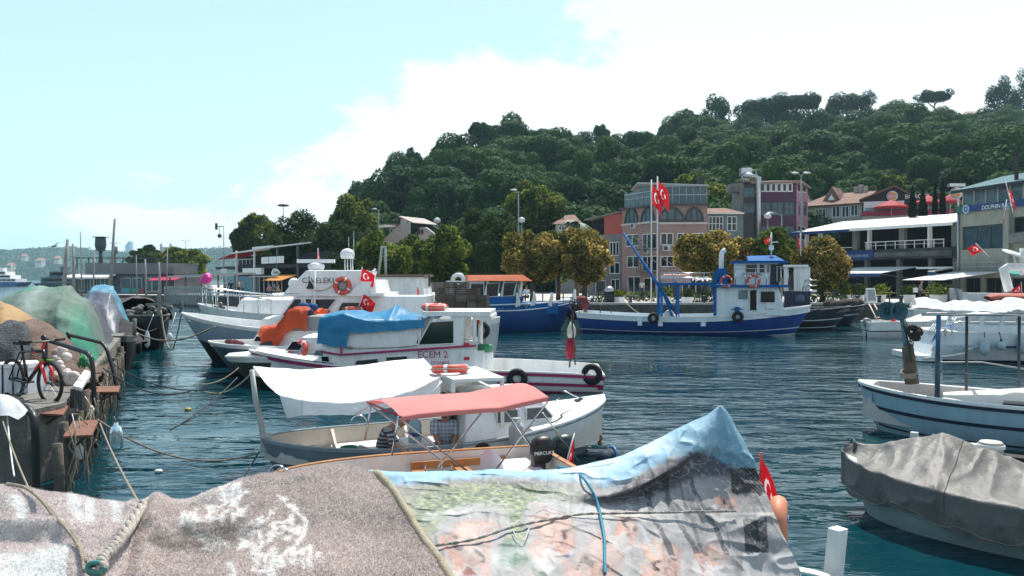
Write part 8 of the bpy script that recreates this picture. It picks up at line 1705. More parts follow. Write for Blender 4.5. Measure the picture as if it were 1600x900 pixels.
def barge():
 b=Boat('barge','old black barge piled with nets, its bow facing the camera along the fishing quay',(128,62),(250,33.5),'barge');TB=M('tar_black',(.012,.013,.014),.7,.5,2,.3,6,dirt=.3,dirt_rgb=(.06,.05,.04));WR=M('worn_rail',(.20,.19,.17),.8,.4,3)
 h=Hull(b,3.0,1.2,1.15,1.45,.5,.9,3.2,.6,.5);h.build([(0,1,0)],[TB],.3,inner=TB,capm=WR);g=np.random.default_rng(33)
 G=[[(lerp(-b.L*.42,b.L*.36,q),1.35*math.cos(a),1.0+(.55+.5*math.sin(q*5)**2)*math.sin(a))for a in np.linspace(0,math.pi,16)]for q in np.linspace(0,1,50)];m,_=sheet(wrinkle(wrinkle(G,.3,.7,3),.1,3,4));b.top(m,'net_heap',M('barge_net',(.07,.055,.055),.95,.6,2,1,12,dirt=.3,dirt_rgb=(.16,.13,.12)),'dark rusty net heap on the black barge','net heap')
 m=MB();x=b.L*.40;[m.ball((x+g.normal(0,.35),g.normal(0,.5),1.45+g.uniform(-.1,.3)),(.17,.15,.12),8,6)for _ in range(26)];b.top(m,'gear_heap',M('pale_gear',(.17,.16,.15),.9,.6,4,.6,14),'pale jumble of gear on the barge bow','gear')
 m=MB();m.bar((b.L*.5-.3,0,1.0),(b.L*.5-.25,0,2.5),.14);m.bar((b.L*.5-.3,-.5,1.9),(b.L*.5-.3,.5,1.9),.1);b.part(m,'bow_bitts',WR)
 for px,py,y,l in((229.5,530,0,'long white fender hanging at the black barge bow'),(265,527,0,'short white fender at the barge corner')):
  c=at(px,py,33);m=MB();k=1 if px<240 else .5;m.lathe([(.03,-.36*k),(.10,-.25*k),(.12,.05*k),(.06,.3*k),(.02,.36*k)],c,10);m.tube([c+Vector((0,0,.36*k)),c+Vector((0,.6,1.0))],.012,4);place_world(m,'white_fender',BW,l,'fender')
barge()
def old_boat():
 b=Boat('old_boat','low black wooden boat hung with tyres between the slate tarp and the barge',(118,42),(198,25.5),'boat');h=Hull(b,2.1,.95,.9,1.15,.45,.8,2.6,.65,.5);h.build([(0,.12,1),(.12,1,0)],[M('tar_black',(0,)*3),M('worn_rail',(0,)*3)],.3,inner=M('tar_black',(0,)*3),capm=M('worn_rail',(0,)*3));g=np.random.default_rng(5)
 G=[[(lerp(-b.L*.3,b.L*.44,q),.85*math.cos(a),.75+(.55+.35*math.sin(q*9)**2)*math.sin(a)*min(1,(1-q)*5))for a in np.linspace(0,math.pi,16)]for q in np.linspace(0,1,50)];m,_=sheet(wrinkle(wrinkle(G,.25,1.1,13),.1,4,14));b.top(m,'net_heap',M('black_net',(.035,.033,.035),.95,.6,3,1,16,dirt=.3,dirt_rgb=(.14,.13,.12)),'black net heap filling the low black wooden boat','net heap')
 for q,l in((.8,'tyre fender nearest the bow of the low black boat'),(.6,'second tyre fender along the low black boat')):p=h.pt(q,.35,-b.near*-1 if False else(-1 if b.n.x<0 else 1),.1);tyre(l,p,(0,1,0),.2,.09,b)
 m=MB();[m.tube([h.pt(.97,0,1),h.pt(.97,0,1)+Vector((.1,0,.55))],.06,6)];b.part(m,'stem_post',M('worn_rail',(0,)*3))
 for a,c_,Y,rr,l in(((126,362),(128,455),52,.05,'thin mast behind the dark water tank'),((147,392),(146,455),50,.06,'short pole near the vent stack'),((262,388),(259,470),47,.045,'thin whip mast over the barge bow'),((213,398),(214,468),52,.05,'thin mast before the pier windows')):
  m=MB();m.tube([at(*c_,Y)-Vector((0,0,.6)),at(*a,Y)],[rr,rr*.6],6);place_world(m,'wooden_pole',M('grey_pole',(0,)*3),l,'pole','poles on the fishing quay')
old_boat()
# ferries far out
def ferry(name,label,px0,px1,pyt,Y,hullm,topm,tiers):
 a,b_=W(px0,Y),W(px1,Y);r=Root(name,label,'ferry',((a+b_)/2,Y,0));zt=Z(pyt,Y);m=MB();m.add([(a,Y,0),(b_,Y,0),(b_+2,Y,1.6),(a-2,Y,1.6),(a,Y+8,0),(b_,Y+8,0),(b_+2,Y+8,1.6),(a-2,Y+8,1.6)],[(0,1,2,3),(5,4,7,6),(1,5,6,2),(3,2,6,7),(4,0,3,7)]);r.part(m,'hull',hullm)
 for i in range(tiers):
  z0,z1=lerp(1.6,zt,i/tiers),lerp(1.6,zt,(i+1)/tiers);e=i*2.2;m=MB();m.box(a+e,b_-e,Y+.5+i*.5,Y+7.5,z0+.005,z1);d=r.part(m,'deck_house',topm);m=MB();n=9
  for k in range(n):x=lerp(a+e+1,b_-e-1,k/(n-1));m.box(x-.7,x+.7,Y+.42+i*.5,Y+.56+i*.5,lerp(z0,z1,.35),lerp(z0,z1,.8))
  r.part(m,'window_row',GLASS,d)
 m=MB();x=lerp(a,b_,.55);m.box(x-.8,x+.8,Y+3,Y+5,zt,zt+1.4);m.tube([(x+3,Y+4,zt),(x+3,Y+4,zt+2.4)],.12,5);r.part(m,'funnel',topm)
ferry('ferry','white ferry with blue hull far out at the edge of the picture',-40,23,424,300,M('ferry_blue',(.03,.12,.3),.5),WHITEP,3)
ferry('ferry','dark ferry at the pier head behind the wooden poles',62,112,424,230,M('ferry_dark',(.02,.04,.06),.5),M('ferry_grey',(.10,.15,.18),.6),2)
# ---------------------------------------------------------------- mooring lines
def lines():
 for a,b_,sag,rr,mt,l in[
  ((150,655,11.5),(404,708,12.3),.32,.014,ROPE_M,'long sagging rope from the lowest rusty plate to the caique'),((155,662,11.4),(222,800,5.2),.05,.010,ROPE_M,'rope running down from the lowest rusty plate to the carpets'),
  ((160,575,15.5),(300,610,16.5),.25,.014,ROPE_D,'dark rope dipping into the water past the far rusty plate'),((165,562,18),(345,605,17.5),.3,.014,ROPE_D,'slack dark rope from the netting to the windscreen boat'),
  ((400,712,12.2),(330,790,9.2),.1,.012,ROPE_D,'dark bow rope of the caique running down to the water'),((404,706,12.2),(345,775,9.6),.08,.012,ROPE_D,'second dark rope beside the caique bow rope'),
  ((370,590,21),(265,672,15.8),.1,.016,ROPE_D,'dark rope slanting from the windscreen boat into the water'),((395,580,21),(318,612,20.6),.25,.018,ROPE_M,'pale rope from the windscreen boat bow'),((372,575,21.5),(305,600,20),.15,.014,ROPE_M,'thin pale rope beside the windscreen boat bow'),
  ((200,512,33),(335,510,26),.5,.03,ROPE_M,'heavy pale rope from the barge to the slate boat'),((205,505,33),(262,496,34),.45,.03,ROPE_M,'sagging rope across the barge bow'),((251,485,33),(264,545,32),.3,.04,ROPE_M,'rope hanging straight down the barge bow'),((283,492,29),(270,545,31),.1,.02,ROPE_D,'anchor line from the radar yacht bow'),
  ((0,650,11),(45,770,8),.05,.011,ROPE_M,'pale rope hanging down the near quay wall'),((1030,498,45),(975,470,58),.3,.03,ROPE_M,'mooring rope from the blue fishing boat to the quay'),((1268,480,42.5),(1330,478,58),.3,.03,ROPE_D,'bow rope of the blue fishing boat'),((8,628,11.3),(20,745,9.5),.1,.01,BW,'white cord down the near quay wall')]:
  m=MB();m.tube(rope_pts(at(*a),at(*b_),sag,18),rr,5);place_world(m,'rope',mt,l,'rope','mooring ropes')
 for px,py,rr,mt,l in((293,641,.06,M('float_yellow',(.5,.4,.05),.5),'small yellow float drifting on the water'),(246,739,.05,BW2,'scrap of white foam drifting near the carpets')):
  Y=ywl(py);m=MB();m.ball((W(px,Y),Y,.02),(rr*1.4,rr,rr*.6),9,6);place_world(m,'drifting_float',mt,l,'float')
lines()
# ================================================================ FOREGROUND: covered boat with carpets and printed banner
def fg_boat():
 b=Boat('covered_boat','turquoise boat covered with carpets and a printed banner right below the camera',(-1100,4.7),(1318,5.75),'boat');TQ=M('turquoise_hull',(.05,.36,.42),.4,.15,2,dirt=.25,dirt_rgb=(.2,.25,.25))
 h=Hull(b,2.3,.8,.79,.81,.4,.8,2.6,.62,.35);h.build([(0,.9,0),(.9,1,1)],[TQ,BOOT],.4,inner=TQ,capm=BW)
 m=MB();P0,P1=at(1299,915,5.95),at(1319,833,5.85);P1.x,P1.y=P0.x+.04,P0.y;d=(P1-P0).normalized();S,U=Vector((math.cos(R(30)),math.sin(R(30)),0)),Vector((-math.sin(R(30)),math.cos(R(30)),0));m.obox((P0+P1)/2-Vector((0,0,.2)),d,S,U,(P1-P0).length/2+.2,.055,.05);o=place_world(m,'white_post',M('post_white',(.74,.75,.74),.55,.08,6,.2,30,dirt=.15),'square white painted post at the turquoise gunwale','post');bv=o.modifiers.new('soft','BEVEL');bv.width=.008;bv.segments=2
 c=at(1218,828,5.6);r=Root('buoy','orange lifebuoy with a blue band hanging behind the banner edge','lifebuoy',c);m=MB();m.torus(c,.17,.062,(1,-.35,0),28,10);r.part(m,'ring',M('pale_orange',(.66,.24,.13),.55,.15,5,dirt=.2));m=MB();a0=_frame(Vector((1,-.35,0)));dirn=(Vector((.35,1,0))*.0+Vector((0,0,-1)))
 A=Vector((1,-.35,0)).normalized();S_,U_=_frame(A);P=[]
 for t in np.linspace(0,6.283,12):pass
 cc=c+Vector((.06,.16,-.06));m.torus(c+S_*(.17*math.cos(2.9))+U_*(.17*math.sin(2.9)),.066,.006,S_*(-math.sin(2.9))+U_*math.cos(2.9),16,5);m.torus(c+S_*(.17*math.cos(5.9))+U_*(.17*math.sin(5.9)),.066,.008,S_*(-math.sin(5.9))+U_*math.cos(5.9),16,5);r.part(m,'band',M('band_blue',(.02,.12,.4),.5))
 flag('limp red crescent flag on a thin staff behind the banner peak',[at(1186,880,5.9),at(1190,708,5.9)],at(1190.3,716,5.9),.30,.22,(.7,-.15,-.5),.9,seed=31,pole_r=.008,pole_mat=RED)
fg_boat()
def loft(rows,nu,nv):
 """smooth sheet through rows of design points (column,row,distance)"""
 R_=[crspline([at(*p)for p in r],nu)for r in rows];return np.array([crspline([r[i]for r in R_],nv)for i in range(nu)])
def pix(P):return 800+P[...,0]/P[...,1]*F,HY+(CZ-P[...,2])/P[...,1]*F
def displ(P,amp,scale,seed,octv=3):
 du=np.gradient(P,axis=0);dv=np.gradient(P,axis=1);n=np.cross(du,dv);n/=np.linalg.norm(n,axis=-1)[...,None]+1e-9
 return P+n*((vnoise(P,scale,seed,octv)-.5)*2*amp)[...,None]
def tufts(name,P,c,n,ln,parent,mat,seed):
 """carpet pile: many little blades standing on the carpet, coloured like the cloth under them"""
 rg=np.random.default_rng(seed);nu,nv=P.shape[:2];du=np.gradient(P,axis=0);dv=np.gradient(P,axis=1);N_=np.cross(du,dv);N_/=np.linalg.norm(N_,axis=-1)[...,None]+1e-9
 if N_[nu//2,nv//2,2]<0:N_=-N_
 ar=np.linalg.norm(np.cross(du,dv),axis=-1)[:-1,:-1].ravel();idx=rg.choice(ar.size,n,p=ar/ar.sum());i,j=idx//(nv-1),idx%(nv-1);fu,fv=rg.random((n,1)),rg.random((n,1))
 p=P[i,j]*(1-fu)*(1-fv)+P[i+1,j]*fu*(1-fv)+P[i,j+1]*(1-fu)*fv+P[i+1,j+1]*fu*fv;nn=N_[i,j];col=c[i,j]*(.8+.5*rg.random((n,1)))
 t=rg.normal(size=(n,3));t-=nn*(t*nn).sum(1)[:,None];t/=np.linalg.norm(t,axis=1)[:,None];w=ln*.32;lean=rg.normal(size=(n,3))*.45
 tip=p+(nn+lean)*ln*(.6+.7*rg.random((n,1)));v=np.stack([p-t*w,p+t*w,tip],1).reshape(-1,3);base=v.mean(0)
 me=bpy.data.meshes.new(name);me.vertices.add(3*n);me.vertices.foreach_set('co',v.astype(np.float32).ravel());me.loops.add(3*n);me.loops.foreach_set('vertex_index',np.arange(3*n,dtype=np.int32));me.polygons.add(n);me.polygons.foreach_set('loop_start',np.arange(0,3*n,3,dtype=np.int32));me.polygons.foreach_set('loop_total',np.full(n,3,np.int32));me.update(calc_edges=True)
 ca=me.color_attributes.new('print','FLOAT_COLOR','POINT');cc=np.ones((3*n,4),np.float32);cc[:,:3]=np.repeat(col,3,0);cc[2::3,:3]*=1.06;ca.data.foreach_set('color',cc.ravel());me.materials.append(mat);o=bpy.data.objects.new(name,me);COL.objects.link(o);o.parent=parent;o.location=-np.array(parent.location);tag(o,kind='stuff');return o
CARP=M_print('carpet_pile',.95,.5,70,spec=.05,grain=.2,gscale=90,trans=.35)
def carpets():
 def carpet(label,rows,colf,seed,nt,nu=150,nv=110,amp=.03,edge=None,fold=None):
  P=loft(rows,nu,nv);P=displ(P,amp,2.6,seed);P=displ(P,amp*.5,7,seed+1);P=P+np.array((0,-.3,1))*(fold(*pix(P))if fold else np.zeros(P.shape[:2]))[...,None];px,py=pix(P);c=colf(px,py,P);m=MB();m.grid(P);o=place_world(m,'carpet',CARP,label,'carpet','carpets over the covered boat',colors=c.reshape(-1,3));tufts('pile',P,c,nt,.008,o,CARP,seed)
  if edge:m=MB();e=[Vector(p)for p in(P[-1]if edge=='u1' else P[0])];m.tube(e,.022,7);q=m.build('binding',M('carpet_binding',(.42,.36,.25),.85,.25,30,.5,120),o);q.location=-np.array(o.location)
  return o,P
 def c1(px,py,P):
  n=vnoise(P,3.5,2,4);f=vnoise(P,28,5,2);base=np.array((.56,.48,.45))[None,None]*(.72+.45*n+.18*f)[...,None]
  # cream flower pattern: petal rings, stems with side leaves
  w=np.zeros(px.shape);X,Y=px+30*(n-.5),py+24*(f-.5)
  for cx,cy,rr in((350,800,24),(440,828,20),(392,846,22),(478,872,20),(330,852,16),(420,882,22),(362,770,15),(300,812,14)):
   d=np.hypot(X-cx,(Y-cy)*1.5);a=np.arctan2((Y-cy)*1.5,X-cx);ring=np.abs(d-rr*(.85+.3*np.cos(5*a)));w=np.maximum(w,np.clip(1.25-ring/7.5,0,1));w=np.maximum(w,np.clip(1.2-d/6,0,1))
  for k,(x0,y0,L_)in enumerate(((430,775,120),(330,880,90),(395,795,70))):
   s=np.clip((Y-y0)/L_,0,1);cx=x0+34*np.sin(s*4+k)+20*s;w=np.maximum(w,np.clip(1.2-np.abs(X-cx)/6,0,1)*((Y>y0)&(Y<y0+L_)))
  w=w*(.85+.5*f);pale=np.clip((vnoise(P,1.6,8,2)-.52)*4,0,1)*.35*(px<430)
  w=np.clip(w+pale,0,1)[...,None];c=base*(1-w)+w*np.array((.95,.92,.89));st=np.clip((vnoise(P,4.5,13,3)-.64)*7,0,1)[...,None]*.55;return c*(1-st)+st*np.array((.13,.12,.11))
 rows=[[(150,800,5.6),(330,800,5.8),(520,770,6.0),(590,770,5.9),(600,775,5.8)],[(212,796,4.75),(240,784,4.85),(300,780,4.9),(380,752,5.0),(455,738,5.1),(525,728,5.2),(562,731,5.2),(585,738,5.12)],[(208,812,4.5),(240,800,4.6),(300,800,4.65),(380,778,4.7),(455,768,4.8),(525,758,4.85),(590,760,4.85),(612,765,4.8)],[(196,852,4.2),(240,845,4.2),(300,845,4.22),(380,838,4.25),(455,832,4.3),(525,828,4.35),(600,828,4.4),(658,832,4.4)],[(175,912,3.85),(240,912,3.8),(320,912,3.8),(400,910,3.85),(480,908,3.88),(560,908,3.92),(640,908,3.98),(708,908,4.02)],[(165,1010,3.6),(240,1010,3.5),(340,1010,3.5),(440,1010,3.5),(520,1010,3.55),(600,1010,3.6),(690,1010,3.65),(770,1010,3.7)]]
 carpet('large worn beige carpet with a cream flower pattern and bound edge',rows,c1,5,150000,180,120,.035,'u1',lambda x,y:.05*np.exp(-((x-244-(y-790)*-.25)/16)**2)+.035*np.exp(-(((x-300)/70)**2+((y-815)/10)**2))-.02*np.exp(-(((x-300)/90)**2+((y-838)/9)**2)))
 def c2(px,py,P):
  n=vnoise(P,3,4,4);f=vnoise(P,26,6,2);base=np.array((.66,.58,.56))[None,None]*(.75+.4*n+.2*f)[...,None];w=np.zeros(px.shape);X,Y=px+40*(n-.5),py+20*(f-.5)
  for x0,sl in((20,.3),(115,.25),(140,-.1),(178,.25)):w=np.maximum(w,np.clip(1.3-np.abs(X-x0-(Y-785)*sl)/11,0,1)*((Y>768+.1*abs(x0-100))&(Y<818)))
  w=np.maximum(w,np.clip((Y-866+.25*X)/14,0,1)*(X<100));w=np.clip(w*(.6+.6*f),0,1)[...,None];c=base*(1-w)+w*np.array((.88,.87,.85));g=np.clip((vnoise(P,4,15,3)-.60)*6,0,1)[...,None]*.4;return c*(1-g)+g*np.array((.14,.12,.13))
 rows=[[(-90,800,5.7),(60,800,5.6),(150,810,5.5),(230,815,5.4)],[(-90,772,4.9),(-20,766,4.95),(50,767,4.9),(100,773,4.85),(160,781,4.8),(205,788,4.8),(230,800,4.75)],[(-90,812,4.5),(-20,810,4.55),(50,808,4.5),(110,812,4.5),(165,812,4.5),(205,812,4.5),(222,816,4.5)],[(-90,850,4.25),(-20,822,4.35),(50,812,4.4),(110,818,4.35),(150,835,4.25),(190,842,4.2),(206,850,4.15)],[(-90,912,3.85),(-10,905,3.9),(60,900,3.9),(110,902,3.85),(150,912,3.8),(180,915,3.8),(190,915,3.85)],[(-90,1010,3.5),(0,1010,3.5),(80,1010,3.5),(180,1010,3.5)]]
 carpet('faded mauve and white carpet beside the thick twisted rope',rows,c2,9,90000,120,110,.04,None,lambda x,y:.045*np.exp(-((y-822-.0*x)/9)**2)*np.clip((150-x)/60,0,1)+.03*np.exp(-((x-205+(y-800)*.45)/10)**2)-.03*np.exp(-((y-842)/10)**2)*np.clip((150-x)/60,0,1))
 # twisted rope in the fold, thin lines over the carpets
 pts=crspline([at(*p)for p in((226,793,4.72),(214,812,4.42),(198,838,4.12),(184,858,3.98),(172,872,3.9),(160,884,3.84),(158,900,3.78))],60);m=MB()
 for k in range(3):
  Pk=[]
  for i,p in enumerate(pts):
   d=pts[min(i+1,59)]-pts[max(i-1,0)];S,U=_frame(Vector(d));a=i*.55+k*2.094;Pk.append(Vector(p)+(S*math.cos(a)+U*math.sin(a))*.0155+Vector((0,-.01,.03)))
  m.tube(Pk,.0165,6)
 place_world(m,'twisted_rope',M('pale_rope',(.40,.36,.31),.9,.3,20,.4,80),'thick twisted rope lying in the fold between the carpets','rope')
 m=MB();P=[Vector(p)+Vector((0,-.01,.035))for p in crspline([at(*p)for p in((10,765,4.95),(40,772,4.8),(62,790,4.58),(82,815,4.4),(104,838,4.22),(120,862,4.08),(128,885,3.92),(130,905,3.82))],40)];m.tube(P,.010,6);m.tube([p+Vector((.012,0,.004*math.sin(i*.7)))for i,p in enumerate(P[4:36])],.008,6);place_world(m,'thin_rope',ROPE_M,'thin tan rope running over the mauve carpet','rope')
 m=MB();[m.tube([Vector(p)for p in crspline([at(148+14*math.cos(a),888+8*math.sin(a)+2*k,3.76+.02*k)for a in np.linspace(0+k,5+k,7)],24)],.012,6)for k in range(3)];place_world(m,'rope_end',M('green_rope',(.08,.25,.22),.8,.4,20),'frayed greenish rope loop at the end of the twisted rope','rope')
carpets()
def banner():
 rows=[[(545,790,6.0),(650,790,6.1),(800,790,6.2),(950,770,6.2),(1060,730,6.1),(1130,700,6.0),(1185,760,5.9),(1200,800,5.8)],
   [(562,736,5.22),(640,738,5.3),(740,737,5.35),(840,735,5.4),(900,728,5.45),(980,706,5.5),(1060,671,5.55),(1105,652,5.55),(1124,645,5.55),(1138,652,5.52),(1160,688,5.5),(1176,715,5.48)],
   [(575,752,5.05),(650,762,5.0),(760,770,5.0),(850,772,5.05),(920,774,5.05),(985,762,5.08),(1050,730,5.18),(1095,700,5.3),(1122,690,5.38),(1142,700,5.38),(1172,726,5.36),(1182,735,5.36)],
   [(590,772,4.85),(665,788,4.78),(770,795,4.76),(860,796,4.82),(925,790,5.0),(990,776,5.14),(1052,746,5.26),(1095,728,5.34),(1122,726,5.36),(1146,730,5.36),(1178,750,5.33),(1192,758,5.32)],
   [(640,832,4.46),(700,836,4.42),(790,838,4.45),(870,838,4.55),(940,836,4.68),(1000,834,4.8),(1060,830,4.9),(1110,826,5.0),(1140,822,5.04),(1170,822,5.05),(1205,826,5.02),(1222,832,5.02)],
   [(700,910,4.08),(760,910,4.08),(840,910,4.12),(910,910,4.2),(970,910,4.32),(1030,910,4.45),(1080,908,4.6),(1130,905,4.72),(1170,904,4.8),(1200,904,4.82),(1235,904,4.82),(1254,905,4.82)],
   [(760,1020,3.75),(830,1020,3.75),(920,1020,3.8),(1000,1020,3.9),(1080,1020,4.05),(1140,1020,4.2),(1180,1020,4.3),(1220,1020,4.4),(1290,1020,4.5)]]
 P=loft(rows,460,300);P=displ(P,.022,2.4,3);P=displ(P,.011,6,5)
 # sharp creases: ridged noise stretched along the pull of the cloth
 Q=P*np.array((1.0,2.2,.7));rid=1-np.abs(vnoise(Q,3.2,21,2)*2-1)*2;P=P+np.array((0,-1,.25))*(np.clip(rid,0,1)**3*.022)[...,None];Q=P*np.array((2.6,.8,.8));rid=1-np.abs(vnoise(Q,3.6,31,2)*2-1)*2;P=P+np.array((0,-1,.25))*(np.clip(rid,0,1)**4*.014)[...,None]
 px,py=pix(P);n1=vnoise(P,4,1,4);n2=vnoise(P,22,2,3);n3=vnoise(P,60,3,2);X=px+18*(n1-.5);Y=py+14*(n2-.5);c=np.zeros(P.shape)
 def mixin(mask,col):nonlocal c;m_=np.clip(mask,0,1)[...,None];c=c*(1-m_)+m_*np.array(col)
 c[:]=(.36,.34,.33);c*=(.7+.6*n1)[...,None]
 sky=np.clip((interp_arr(X,[(540,772),(640,762),(760,750),(900,757),(950,768),(985,752),(1030,728),(1090,696),(1124,724),(1200,738)])-Y)/10,0,1);mixin(sky,(.34,.58,.74));mixin(sky*np.clip((n1-.45)*4,0,1)*.7,(.66,.74,.78));peak_shade=np.clip((X-1040-(Y-690)*.4)/30,0,1)*np.clip((738-Y)/8,0,1);mixin(peak_shade,(.20,.40,.53));mixin(peak_shade*np.clip((n1-.5)*5,0,1)*.6,(.34,.54,.64))  # darker blue puts the shade of the peak's face into the print
 fol=np.clip(1.3-np.hypot((X-765)/150,(Y-800)/58)**2,0,1)*np.clip((Y-752)/10,0,1);mixin(fol,(.20,.25,.18));sp=(n3>.55)*(n2>.4);mixin(fol*sp*.75,(.42,.43,.19));mixin(fol*(n3<.36)*.7,(.07,.12,.09));mixin(np.clip(1.2-np.hypot((X-800)/55,(Y-868)/26)**2,0,1),(.06,.17,.11));mixin(np.clip(1.2-np.hypot((X-858)/26,(Y-890)/18)**2,0,1),(.05,.13,.08));mixin(np.clip(1.2-np.hypot((X-900)/70,(Y-805)/26)**2,0,1)*.8,(.62,.62,.62))
 # torn inscription on the sky part: letters O L
 for lx,ly in((952,707),):d=np.abs(np.hypot((px-lx)/19,(py-ly)/7.5)-1);mixin((d<.26)*1.0,(.78,.80,.80))
 for x0,x1,y0,y1 in((972,978,692,702),(974,992,700,704),(914,926,724,728),(908,914,716,728)):mixin(((px>x0)&(px<x1)&(py>y0)&(py<y1))*1.0,(.78,.80,.80))
 def face(cx,cy,s,tilt,mouth=True):
  """plain weathered portrait print: hair, skin, brow, eyes, nose, mouth, beard"""
  ca,sa=math.cos(tilt),math.sin(tilt);u=((X-cx)*ca+(Y-cy)*sa)/s;v=(-(X-cx)*sa+(Y-cy)*ca)/(s*1.35);u=u+.35*(n1-.5)+.18*np.sin(v*4+cx);v=v+.5*(n2-.5)+.3*(n1-.5);E=lambda a,b,ra,rb,k=1.0:np.clip((1.25-((u-a)/ra)**2-((v-b)/rb)**2)*2.5,0,1)*k
  mixin(E(0,-.12,1.15,1.12),(.40,.39,.39),);mixin(E(0,.05,.85,.95)*.8,(.50,.32,.26));mixin(E(0,-.42,.62,.3),(.66,.46,.38));mixin(E(.05,.75,.8,.45),(.56,.53,.51));mixin(E(0,.1,.16,.34),(.68,.44,.35));mixin(E(.05,.3,.2,.1),(.50,.25,.2))
  for sx in(-.38,.38):mixin(E(sx,-.08,.26,.07),(.25,.18,.16));mixin(E(sx,.0,.18,.08),(.10,.07,.07));mixin(E(sx*1.4,.3,.25,.2),(.64,.34,.27))
  if mouth:mixin(E(.05,.58,.3,.1),(.34,.10,.09))
  mixin(E(-.95,.1,.14,.22),(.52,.3,.24));mixin(E(.3,.2,.5,.9,.25),(.25,.18,.17))
 face(738,864,46,.3);face(866,842,38,-.2,False);face(930,884,44,.25);face(984,826,24,.5,False);face(1112,872,25,.4);face(1036,884,34,-.3,False);face(1137,790,17,.9)
 veil=np.clip((vnoise(P*np.array((1.6,1,.6)),5,51,4)-.47)*5,0,1)*(Y>790);mixin(veil*.4,(.50,.49,.48));mixin(np.clip((vnoise(P*np.array((3,1,.7)),6,57,3)-.6)*6,0,1)*(Y>780)*(X>840)*.5,(.20,.17,.18))
 for x0,sl,w,col in((1018,.42,5,(.10,.10,.12)),(1052,.5,4,(.14,.13,.14)),(1075,.3,3,(.2,.19,.2)),(1100,.45,4,(.12,.12,.14)),(985,.55,3,(.5,.5,.52))):mixin((np.abs(X-x0-(Y-790)*sl)<w)*(Y>745)*(Y<868)*.85,col)
 sh=np.clip((X-870)/30,0,1)*np.clip((Y-interp_arr(X,[(880,772),(950,772),(985,756),(1030,732),(1090,702),(1200,745)]))/6,0,1)*np.clip((interp_arr(X,[(880,786),(950,796),(1010,786),(1090,752),(1200,752)])-Y)/12,0,1);mixin(sh*.9,(.10,.095,.11))  # dark band paints the overhang's shadow under the fold into the colour
 lace=(X>1140+(Y-735)*.1)*(Y>733)*(Y<772);mixin(lace*.95,(.045,.04,.045));mixin(lace*((np.sin(px*1.1)*np.sin(py*1.1))>.25)*.55,(.22,.21,.2));mixin((X>1162)*(X<1200)*(Y>812)*(Y<866)*.9,(.05,.055,.06));mixin((np.abs(py-806-(1000-px)*.012)<1.6)*(px>860)*.8,(.62,.6,.57));mixin((Y>866)*(X>1160)*.7,(.58,.57,.56));mixin(np.clip((n1-.62)*6,0,1)*(Y>800)*.55,(.62,.61,.6));mixin((n3>.68)*.25,(.7,.7,.69));cr=np.clip(np.abs(vnoise(P,7,41,2)-.5)*-60+1.0,0,1);mixin(cr*.35,(.72,.72,.71))
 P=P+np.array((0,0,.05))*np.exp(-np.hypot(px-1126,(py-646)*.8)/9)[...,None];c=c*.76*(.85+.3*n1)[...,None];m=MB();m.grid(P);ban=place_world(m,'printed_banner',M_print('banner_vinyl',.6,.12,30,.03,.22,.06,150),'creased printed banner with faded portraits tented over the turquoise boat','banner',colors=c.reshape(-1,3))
 def on(pts,lift=.018):
  out=[]
  for x,y in pts:k=np.argmin((px-x)**2+(py-y)**2);out.append(Vector(P.reshape(-1,3)[k])+Vector((0,-lift,lift)))
  return[Vector(p)for p in crspline(out,50)]
 m=MB();m.tube(on([(872,733),(892,737),(908,748),(924,768),(934,790),(940,820),(944,850),(945,880),(946,902)]),.0085,6);place_world(m,'blue_rope',M('blue_rope',(.02,.22,.32),.7,.3,40),'thin blue rope tied down over the printed banner','rope')
 m=MB();[m.tube([p+Vector((.004*math.cos(i*1.3+k*3.14),0,.004*math.sin(i*1.3+k*3.14)))for i,p in enumerate(on([(681,858),(740,847),(800,829),(850,818),(905,808),(960,806),(1040,804),(1150,803)]))],.0055,5)for k in(0,1)];place_world(m,'twine',M('checked_twine',(.35,.33,.3),.8,.9,60),'speckled twine stretched across the printed portraits','twine')
 m=MB();m.tube(on([(800,832),(808,846),(820,848),(826,830)]),.003,4);m.tube(on([(838,800),(850,795),(866,800),(884,806)]),.0025,4);place_world(m,'loose_thread',M('white_thread',(.6,.6,.58),.8),'loose white thread curling on the banner','thread')
def interp_arr(X,pts):return np.interp(X,[p[0]for p in pts],[p[1]for p in pts])
banner()
